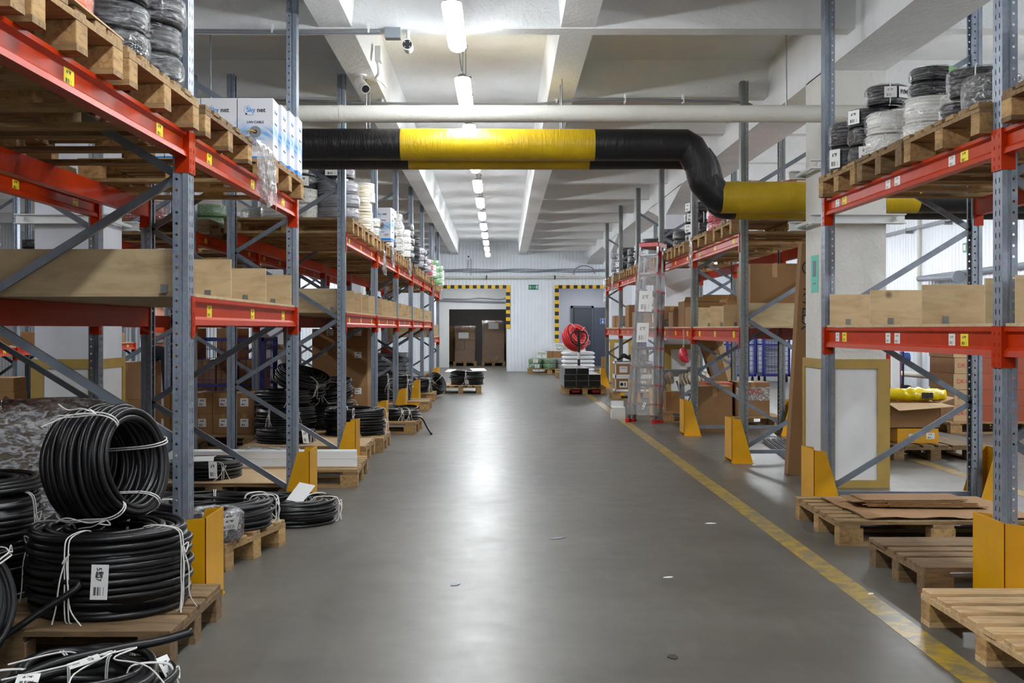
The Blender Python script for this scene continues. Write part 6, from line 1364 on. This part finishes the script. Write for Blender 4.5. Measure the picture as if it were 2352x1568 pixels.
# red rag hung from the far rack beam
mb = MB(); mb.tube([(2.262, 14.35, 1.24), (2.258, 14.35, 1.0)], 0.012, 6); mb.cur = 1
mb.tube(spline([(2.258, 14.35, 1.02), (2.25, 14.33, 0.95), (2.262, 14.3, 0.89), (2.30, 14.24, 0.85)], 4), [0.015, 0.03, 0.045, 0.05, 0.055, 0.06, 0.06, 0.062, 0.055, 0.045, 0.03, 0.02, 0.01], 9)
o = mb.build('red_rag', ['film_light', 'pink_cable'], None, True); tag(o, 'red rag hanging on clear tape from the beam behind the ladder', 'rag')

# ------------------------------------------------------------------ aisle beyond the column
pallet('w', (5.95, 14.0+0.45, 0), 0.02, 'pallet under the reddish carton stack beyond the column'); 
for k in range(6):
    r = cardboard_box(f'long reddish carton with a cream end in the stack beyond the column, {ORD[k]} from below', 5.42+0.012*(k % 2), 6.38+0.012*(k % 2), 14.0, 14.8, PT+0.001+0.19*k, 0.188, 'card_red', tape=None, group='reddish cartons beyond the column')
    mb = MB(); mb.box(-0.481, -0.26, -0.4015, 0.4015, 0.002, 0.186); mb.build('cream_end', 'card_pale', r); t2 = text('DKC', 0.07, 'ink_red', r, (-0.37, -0.4025, 0.095)); t2.rotation_euler = (pi/2, 0, 0)
pallet('o', (4.15, 11.75, 0), pi/2, 'pallet end under the open carton beyond the column') 
r = cardboard_box('yellow printed carton under the open carton beyond the column', 3.85, 4.25, 11.35, 11.8, PT+0.001, 0.14, 'yellow', tape=None); card_label('printed_card', 'tag', r, 0.08, 0.06, (-0.05, -0.227, 0.06)); card_label('printed_card', 'tag', r, 0.08, 0.06, (0.12, -0.227, 0.07))
r = thing('open_carton', 'open brown carton with a yellow bag in it beyond the column', 'box', (4.02, 11.62, PT+0.143)); w, d, h = 0.26, 0.24, 0.24; mb = MB()
mb.box(-w, w, -d, d, 0, 0.006); mb.box(-w, -w+0.006, -d, d, 0, h); mb.box(w-0.006, w, -d, d, 0, h); mb.box(-w, w, -d, -d+0.006, 0, h); mb.box(-w, w, d-0.006, d, 0, h); mb.build('carton', 'card', r)
mb = MB(); mb.hexa([(-w, -d, h), (w, -d, h), (w+0.07, -d-0.2, h-0.02), (-w+0.05, -d-0.2, h-0.06)]+[(-w, -d, h+0.005), (w, -d, h+0.005), (w+0.07, -d-0.2, h-0.015), (-w+0.05, -d-0.2, h-0.055)]); mb.hexa([(w, -d, h), (w, d, h), (w+0.14, d, h+0.06), (w+0.14, -d, h+0.05)]+[(w, -d, h+0.005), (w, d, h+0.005), (w+0.14, d, h+0.065), (w+0.14, -d, h+0.055)]); mb.build('flap', 'card_pale', r)
M['yellow_bag'] = plain('glossy_yellow_bag', S(236, 208, 20), 0.18, 0, 0.12, 12, 0.6, 16)
mb = MB(); q = random.Random(9); n = 22; m_ = 8; vs = [(( -0.30+0.62*i/n), 0.11*cos(2*pi*j/m_)*(0.5+0.5*sin(pi*min(1, (i+2)/n)))+q.uniform(-0.012, 0.012), 0.07*sin(2*pi*j/m_)*(0.6+0.4*sin(pi*i/n))+q.uniform(-0.01, 0.01)) for i in range(n+1) for j in range(m_)]
mb._add(vs, [(i*m_+j, i*m_+(j+1) % m_, (i+1)*m_+(j+1) % m_, (i+1)*m_+j) for i in range(n) for j in range(m_)]+[tuple(range(m_))[::-1], tuple(range(n*m_, (n+1)*m_))]); o = mb.build('yellow_bag', 'yellow_bag', None, 'all'); place(o, (4.06, 11.55, PT+0.143+0.315), -0.15, 'yellow plastic bag lying on the open carton beyond the column', None, 'bag')
for k in range(6): mb = MB(); mb.box(-0.005, 0.028, -0.113, -0.108, -0.03, 0.01); x_ = mb.build('black_print', 'ink', o); x_.location = (0.08+0.036*(k % 3), 0.002*k-0.004, 0.018*(k // 3))
pallet('o', (4.9, 15.9, 0), 0.3, 'pallet of long flat cartons beyond the column'); o = cardboard_box('long flat ribbed carton on the pallet beyond the column', 4.3, 5.4, 15.7, 16.0, PT+0.001, 0.09, 'card_pale', rz=-0.25, tape=None); card_label('printed_card', 'tag', o, 0.3, 0.2, (0.0, 0.0, 0.092), (-pi/2, 0, 0))
fx = thing('fire_extinguisher', 'red wheeled fire extinguisher beyond the column near the cartons', 'fire extinguisher', (7.0, 20.9, 0)); mb = MB(); mb.lathe([(0, 0.12), (0.12, 0.14), (0.15, 0.2), (0.15, 0.85), (0.12, 0.95), (0.04, 1.0), (0.04, 1.06), (0, 1.06)], 24); mb.build('cylinder', 'red_paint', fx, True)
for s in (-1, 1): mb = MB(); mb.cyl((0.2, s*0.16-0.025, 0.13), (0.2, s*0.16+0.025, 0.13), 0.13, 24); mb.build('wheel', 'rubber', fx, True); mb = MB(); mb.cyl((0.2, s*0.16-0.028, 0.13), (0.2, s*0.16+0.028, 0.13), 0.03, 12); mb.build('hub', 'steel', fx, True)
mb = MB(); mb.tube([(0.2, -0.17, 0.13), (0.2, 0.17, 0.13)], 0.012, 8); mb.tube([(0.16, -0.1, 0.15), (0.17, -0.1, 1.15), (0.17, 0.1, 1.15), (0.16, 0.1, 0.15)], 0.014, 8); mb.tube([(0, 0, 1.06), (-0.1, -0.1, 1.0), (-0.16, -0.12, 0.7), (-0.16, -0.1, 0.4)], 0.014, 8); mb.build('trolley_frame', 'dark_plastic', fx, True)
fr = thing('steel_stand', 'light grey steel frame standing beside the red extinguisher', 'frame', (6.85, 20.3, 0)); mb = MB(); mb.box(-0.06, 0.06, -0.06, 0.06, 0, 1.25); mb.box(-0.06, 0.9, -0.05, 0.05, 0.86, 0.95); mb.box(0.8, 0.9, -0.05, 0.05, 0, 0.95); mb.build('frame', 'white_paint', fr)
dc = thing('duct_piece', 'silver ribbed duct piece lying on the light grey frame', 'duct', (7.12, 20.3, 1.07)); mb = MB(); mb.T = Matrix.Rotation(0.5, 4, 'Z') @ Matrix.Rotation(pi/2, 4, 'X'); mb.lathe([(0.11+0.008*((k % 2)), -0.3+0.03*k) for k in range(20)]+[(0.10, 0.27), (0.10, -0.3)], 28, True); mb.build('shell', 'steel', dc, True)
bp = thing('pump_manifold', 'blue pipe manifold on a stand by the ribbed side wall', 'pipework', (7.5, 22.2, 0)); mb = MB(); mb.tube([(-0.75, 0, 1.0), (0.25, 0, 1.0)], 0.10, 18); mb.tube([(-0.75, 0, 0.7), (0.25, 0, 0.7)], 0.10, 18); mb.tube([(0.1, 0, 0.02), (0.1, 0, 1.4)], 0.05, 12); mb.tube([(-0.5, 0, 0.7), (-0.5, 0, 1.3)], 0.05, 12); mb.box(-0.05, 0.25, -0.12, 0.12, 0, 0.03); mb.box(-0.65, -0.35, -0.12, 0.12, 0, 0.03); mb.tube([(-0.5, 0, 0.02), (-0.5, 0, 0.7)], 0.05, 12); mb.build('manifold', 'pipe_blue', bp, True)
mb = MB(); mb.tube([(7.3, 23.1, 0.42), (7.95, 17.0, 0.42)], 0.05, 12); wq = mb.build('floor_pipe', 'pipe_white', None, True); tag(wq, 'white pipe on short feet along the ribbed side wall', 'pipe'); mb = MB()
for t in (0.1, 0.5, 0.9): x, y = 7.3+0.65*t, 23.1-6.1*t; mb.box(x-0.015, x+0.015, y-0.015, y+0.015, 0, 0.38)
mb.build('foot', 'white_paint', wq)
mb = MB(); mb.box(XR-0.17, XR-0.05, 10, 30, 3.16, 3.17)
for s in (-0.17, -0.05): mb.box(XR+s-0.004, XR+s+0.004, 10, 30, 3.16, 3.21)
for k in range(10): mb.box(XR-0.18, XR-0.035, 11+2*k, 11.03+2*k, 3.11, 3.22)
ct = mb.build('cable_ladder', 'steel'); tag(ct, 'steel cable tray along the ribbed side wall', 'cable tray'); mb = MB(); mb.tube([(XR-0.1, 10, 3.19), (XR-0.1, 30, 3.19)], 0.02, 8); mb.tube([(XR-0.07, 10, 3.188), (XR-0.07, 30, 3.188)], 0.015, 8); mb.build('cable', 'dark_plastic', ct, True)
mb = MB(); mb.tube([(XR-0.1, 12, 2.24), (XR-0.1, 22.0, 2.21), (XR-0.14, 22.1, 2.2), (XR-0.25, 22.12, 2.19), (XR-0.28, 22.0, 2.18), (XR-0.25, 20.2, 2.14)], 0.05, 14); mb.cyl((XR-0.25, 20.24, 2.14), (XR-0.25, 20.16, 2.14), 0.11, 18); o = mb.build('wall_pipe', 'grey_plastic', None, True); tag(o, 'grey pipe with a flange bending back on the ribbed side wall', 'pipe')
mb = MB(); mb.tube([(XR-0.06, 22.6, 0.0), (XR-0.06, 22.6, 3.75)], 0.04, 12); mb.tube([(XR-0.06, 22.6, 1.8), (XR-0.5, 22.6, 1.8)], 0.025, 8); o = mb.build('riser_pipe', 'pipe_white', None, True); tag(o, 'white vertical pipe with a side tap on the ribbed side wall', 'pipe')
r = thing('exit_sign', 'small green exit sign on the ribbed side wall', 'sign', (XR-0.035, 20.4, 2.58), -pi/2); MB().box(-0.12, 0.12, -0.01, 0.01, 0, 0.16).build('panel', 'exit_green', r); MB().box(-0.09, 0.0, -0.0115, -0.01, 0.03, 0.13).build('symbol', 'white_paint', r)
rc1 = roll_cage('blue roll cage with shelves of grey coils beyond the far rack', 5.35, 6.05, 27.6, 28.4, 1.75, grp=None); rc2 = roll_cage('second blue roll cage with shelves beyond the far rack', 6.2, 6.85, 27.6, 28.4, 1.75)
for (x, nm) in ((5.7, 'first'), (6.52, 'second')):
    for k in range(4): stack(x, 28.0, 0.153+0.2*2*k, 2, 0.25, 0.19, 'grey_cable', f'grey coil in the {nm} blue roll cage, tier {ORD[k]}', None, None, 'grey coils in the blue cages', None, 6)
pallet('o', (6.9, 24.6, 0), 0, 'pallet at the foot of the empty pallet stack beyond the far rack')
for k in range(9): pallet('o', (6.9+0.02*(k % 3), 24.6, 0.1445*(k+1)), 0.02*(k % 2), f'empty pallet of the tall stack beyond the far rack, {ORD[k+1]} from below', 'stacked empty pallets')
# scraps on the floor
for k, (px, py, s, m, ds) in enumerate(((1632, 1202, 0.05, 'paper', 'white paper scrap on the floor beside the yellow line'), (1537, 1326, 0.035, 'paper', 'small white scrap on the open floor'), (1282, 1236, 0.06, 'grey_plastic', 'grey sliver of plastic in the middle of the aisle'), (2000, 1364, 0.03, 'paper', 'white chip lying by the worn yellow line'), (1045, 1342, 0.05, 'grey_plastic', 'grey flake on the aisle floor near the viewer'), (1545, 1508, 0.05, 'ink', 'dark crumb on the aisle floor near the viewer'))):
    p = P(px, py, F*CH/(py-VY)); mb = MB(); q = random.Random(k+50); n = 7; pts = [(s*(0.5+0.5*q.random())*cos(2*pi*i/n), s*0.5*(0.5+0.5*q.random())*sin(2*pi*i/n)) for i in range(n)]; mb.prism(pts, 0.0005, 0.003, 'z'); o = mb.build('floor_scrap', m); place(o, (p.x, p.y, 0.0), 0.3*k, ds, None, 'scrap')
# ------------------------------------------------------------------ the person in the next aisle
def skin_body(name, joints, edges, mat, parent, root=0, sub=2):
    """one continuous surface grown along connected joints"""
    me = bpy.data.meshes.new(name); me.from_pydata([j[0] for j in joints], edges, []); o = bpy.data.objects.new(name, me); COL.objects.link(o)
    m = o.modifiers.new('skin', 'SKIN'); m.use_smooth_shade = True
    for k, v in enumerate(me.skin_vertices[0].data): v.radius = joints[k][1]; v.use_root = (k == root)
    s = o.modifiers.new('sub', 'SUBSURF'); s.levels = sub; s.render_levels = sub
    bpy.context.view_layer.update(); m2 = bpy.data.meshes.new_from_object(o.evaluated_get(bpy.context.evaluated_depsgraph_get()))
    bpy.data.objects.remove(o); m2.materials.clear(); m2.materials.append(M[mat]); m2.polygons.foreach_set('use_smooth', [True]*len(m2.polygons)); return link(name, m2, parent)
M['skin'] = plain('skin', S(200, 150, 125), 0.55, 0, 0.05); M['hair'] = plain('dark_hair', S(40, 32, 28), 0.6, 0, 0.2, 40); M['trouser'] = plain('dark_navy_trousers', S(30, 32, 42), 0.8, 0, 0.15, 10); M['vest'] = plain('orange_high_visibility_cloth', S(255, 92, 8), 0.6, 0, 0.06, 8); M['reflect'] = plain('grey_reflective_band', S(176, 172, 164), 0.35, 0, 0.05); M['sleeve'] = plain('light_shirt_sleeve', S(226, 206, 200), 0.7, 0, 0.05)
pr = thing('person', 'person seen from behind in an orange vest with grey bands and dark trousers', 'person', (-4.90, 17.0, 0), 0.0)
J = [((0, 0, 0.98), (0.15, 0.11)), ((0, 0.0, 1.18), (0.145, 0.105)), ((0, 0.0, 1.36), (0.165, 0.11)), ((0, 0.01, 1.47), (0.10, 0.08)), ((0, 0, 1.545), (0.055, 0.055)), ((0, -0.0, 1.62), (0.075, 0.09)), ((0, 0.0, 1.71), (0.078, 0.095)), ((0, 0.0, 1.765), (0.05, 0.06)),
     ((-0.10, 0, 0.88), (0.088, 0.09)), ((-0.10, 0.02, 0.5), (0.058, 0.06)), ((-0.10, -0.01, 0.11), (0.04, 0.045)), ((-0.10, 0.13, 0.045), (0.042, 0.035)),
     ((0.10, 0, 0.88), (0.088, 0.09)), ((0.10, 0.05, 0.5), (0.058, 0.06)), ((0.10, 0.06, 0.11), (0.04, 0.045)), ((0.10, 0.2, 0.045), (0.042, 0.035)),
     ((-0.19, 0, 1.43), (0.06, 0.06)), ((-0.25, 0.02, 1.15), (0.042, 0.042)), ((-0.23, 0.16, 0.95), (0.03, 0.03)), ((0.19, 0, 1.43), (0.06, 0.06)), ((0.27, 0.0, 1.16), (0.042, 0.042)), ((0.26, 0.16, 0.98), (0.03, 0.03))]
E_ = [(0, 1), (1, 2), (2, 3), (3, 4), (4, 5), (5, 6), (6, 7), (0, 8), (8, 9), (9, 10), (10, 11), (0, 12), (12, 13), (13, 14), (14, 15), (2, 16), (16, 17), (17, 18), (2, 19), (19, 20), (20, 21)]
for s, w in ((-1, J[18][0]), (1, J[21][0])):
    b0 = len(J); wi = 18 if s < 0 else 21; J.append(((w[0], w[1]+0.07, w[2]-0.05), (0.032, 0.018))); E_.append((wi, b0))
    for f, (dx_, L) in enumerate(((-0.028, 0.07), (-0.009, 0.08), (0.01, 0.075), (0.028, 0.06))):
        a0 = len(J); J.append(((w[0]+dx_, w[1]+0.10, w[2]-0.07), (0.0095, 0.0095))); J.append(((w[0]+dx_*1.15, w[1]+0.10+L*0.5, w[2]-0.10), (0.0085, 0.0085))); J.append(((w[0]+dx_*1.1, w[1]+0.10+L*0.7, w[2]-0.10-L*0.6), (0.007, 0.007))); E_ += [(b0, a0), (a0, a0+1), (a0+1, a0+2)]
    a0 = len(J); J.append(((w[0]-s*0.045, w[1]+0.06, w[2]-0.03), (0.011, 0.011))); J.append(((w[0]-s*0.06, w[1]+0.10, w[2]-0.06), (0.009, 0.009))); E_ += [(b0, a0), (a0, a0+1)]
skin_body('body', J, E_, 'skin', pr)
g = lambda k, f=1.1: (J[k][0], (J[k][1][0]*f, J[k][1][1]*f))
skin_body('trousers', [g(0, 1.08), g(8, 1.16), g(9, 1.35), (J[10][0], (0.062, 0.065)), g(12, 1.16), g(13, 1.35), (J[14][0], (0.062, 0.065)), ((0, 0, 1.06), (0.155, 0.115))], [(0, 1), (1, 2), (2, 3), (0, 4), (4, 5), (5, 6), (0, 7)], 'trouser', pr)
skin_body('vest', [((0, 0, 1.0), (0.175, 0.135)), ((0, 0, 1.2), (0.172, 0.132)), ((0, 0, 1.36), (0.19, 0.135)), ((0, 0.0, 1.47), (0.13, 0.10)), ((-0.15, 0, 1.42), (0.075, 0.08)), ((0.15, 0, 1.42), (0.075, 0.08))], [(0, 1), (1, 2), (2, 3), (2, 4), (2, 5)], 'vest', pr)
for nm, (a, b, c_) in (('sleeve', (16, 17, 18)), ('sleeve', (19, 20, 21))): skin_body(nm, [(J[a][0], (0.072, 0.072)), (J[b][0], (0.054, 0.054)), (J[c_][0], (0.042, 0.042))], [(0, 1), (1, 2)], 'sleeve', pr)
for z in (1.05, 1.15):
    mb = MB(); n = 28; mb._add([((0.178+d)*cos(2*pi*k/n), (0.139+d)*sin(2*pi*k/n), zz) for d, zz in ((0, z), (0.002, z), (0.002, z+0.045), (0, z+0.045)) for k in range(n)], [(r_*n+k, r_*n+(k+1) % n, ((r_+1) % 4)*n+(k+1) % n, ((r_+1) % 4)*n+k) for r_ in range(4) for k in range(n)]); mb.build('reflective_band', 'reflect', pr, True)
mb = MB(); mb.T = Matrix.Translation((0, -0.004, 1.70)); mb.lathe([(0.0, 0.105), (0.05, 0.095), (0.085, 0.05), (0.095, -0.01), (0.088, -0.07), (0.07, -0.1)], 20); hr = mb.build('hair', 'hair', pr, True)
mb = MB(); mb.tube([(0, 0.09, 1.66), (0, 0.115, 1.645), (0, 0.095, 1.63)], 0.012, 6); mb.build('nose', 'skin', pr, True)
for s in (-1, 1): mb = MB(); mb.tube(spline([(s*0.078, 0.0, 1.69), (s*0.094, -0.01, 1.675), (s*0.09, -0.008, 1.64), (s*0.078, 0.0, 1.63)], 3), 0.009, 6); mb.build('ear', 'skin', pr, True); mb = MB(); mb.box(s*0.032-0.011, s*0.032+0.011, 0.088, 0.096, 1.675, 1.685); mb.build('eye', 'ink', pr)
MB().box(-0.025, 0.025, 0.085, 0.094, 1.598, 1.605).build('mouth', 'ink_red', pr)
for k, (x, y) in enumerate(((-0.10, 0.07), (0.10, 0.14))): mb = MB(); mb.cbox(x-0.05, x+0.05, y-0.13, y+0.14, 0.0, 0.1, 0.02); mb.build('shoe', 'rubber', pr)
text('ПРОФ', 0.05, 'ink', pr, (-0.03, -0.148, 1.36), ext=0.002); text('СКЛАД', 0.05, 'ink', pr, (0.0, -0.150, 1.30), ext=0.002)
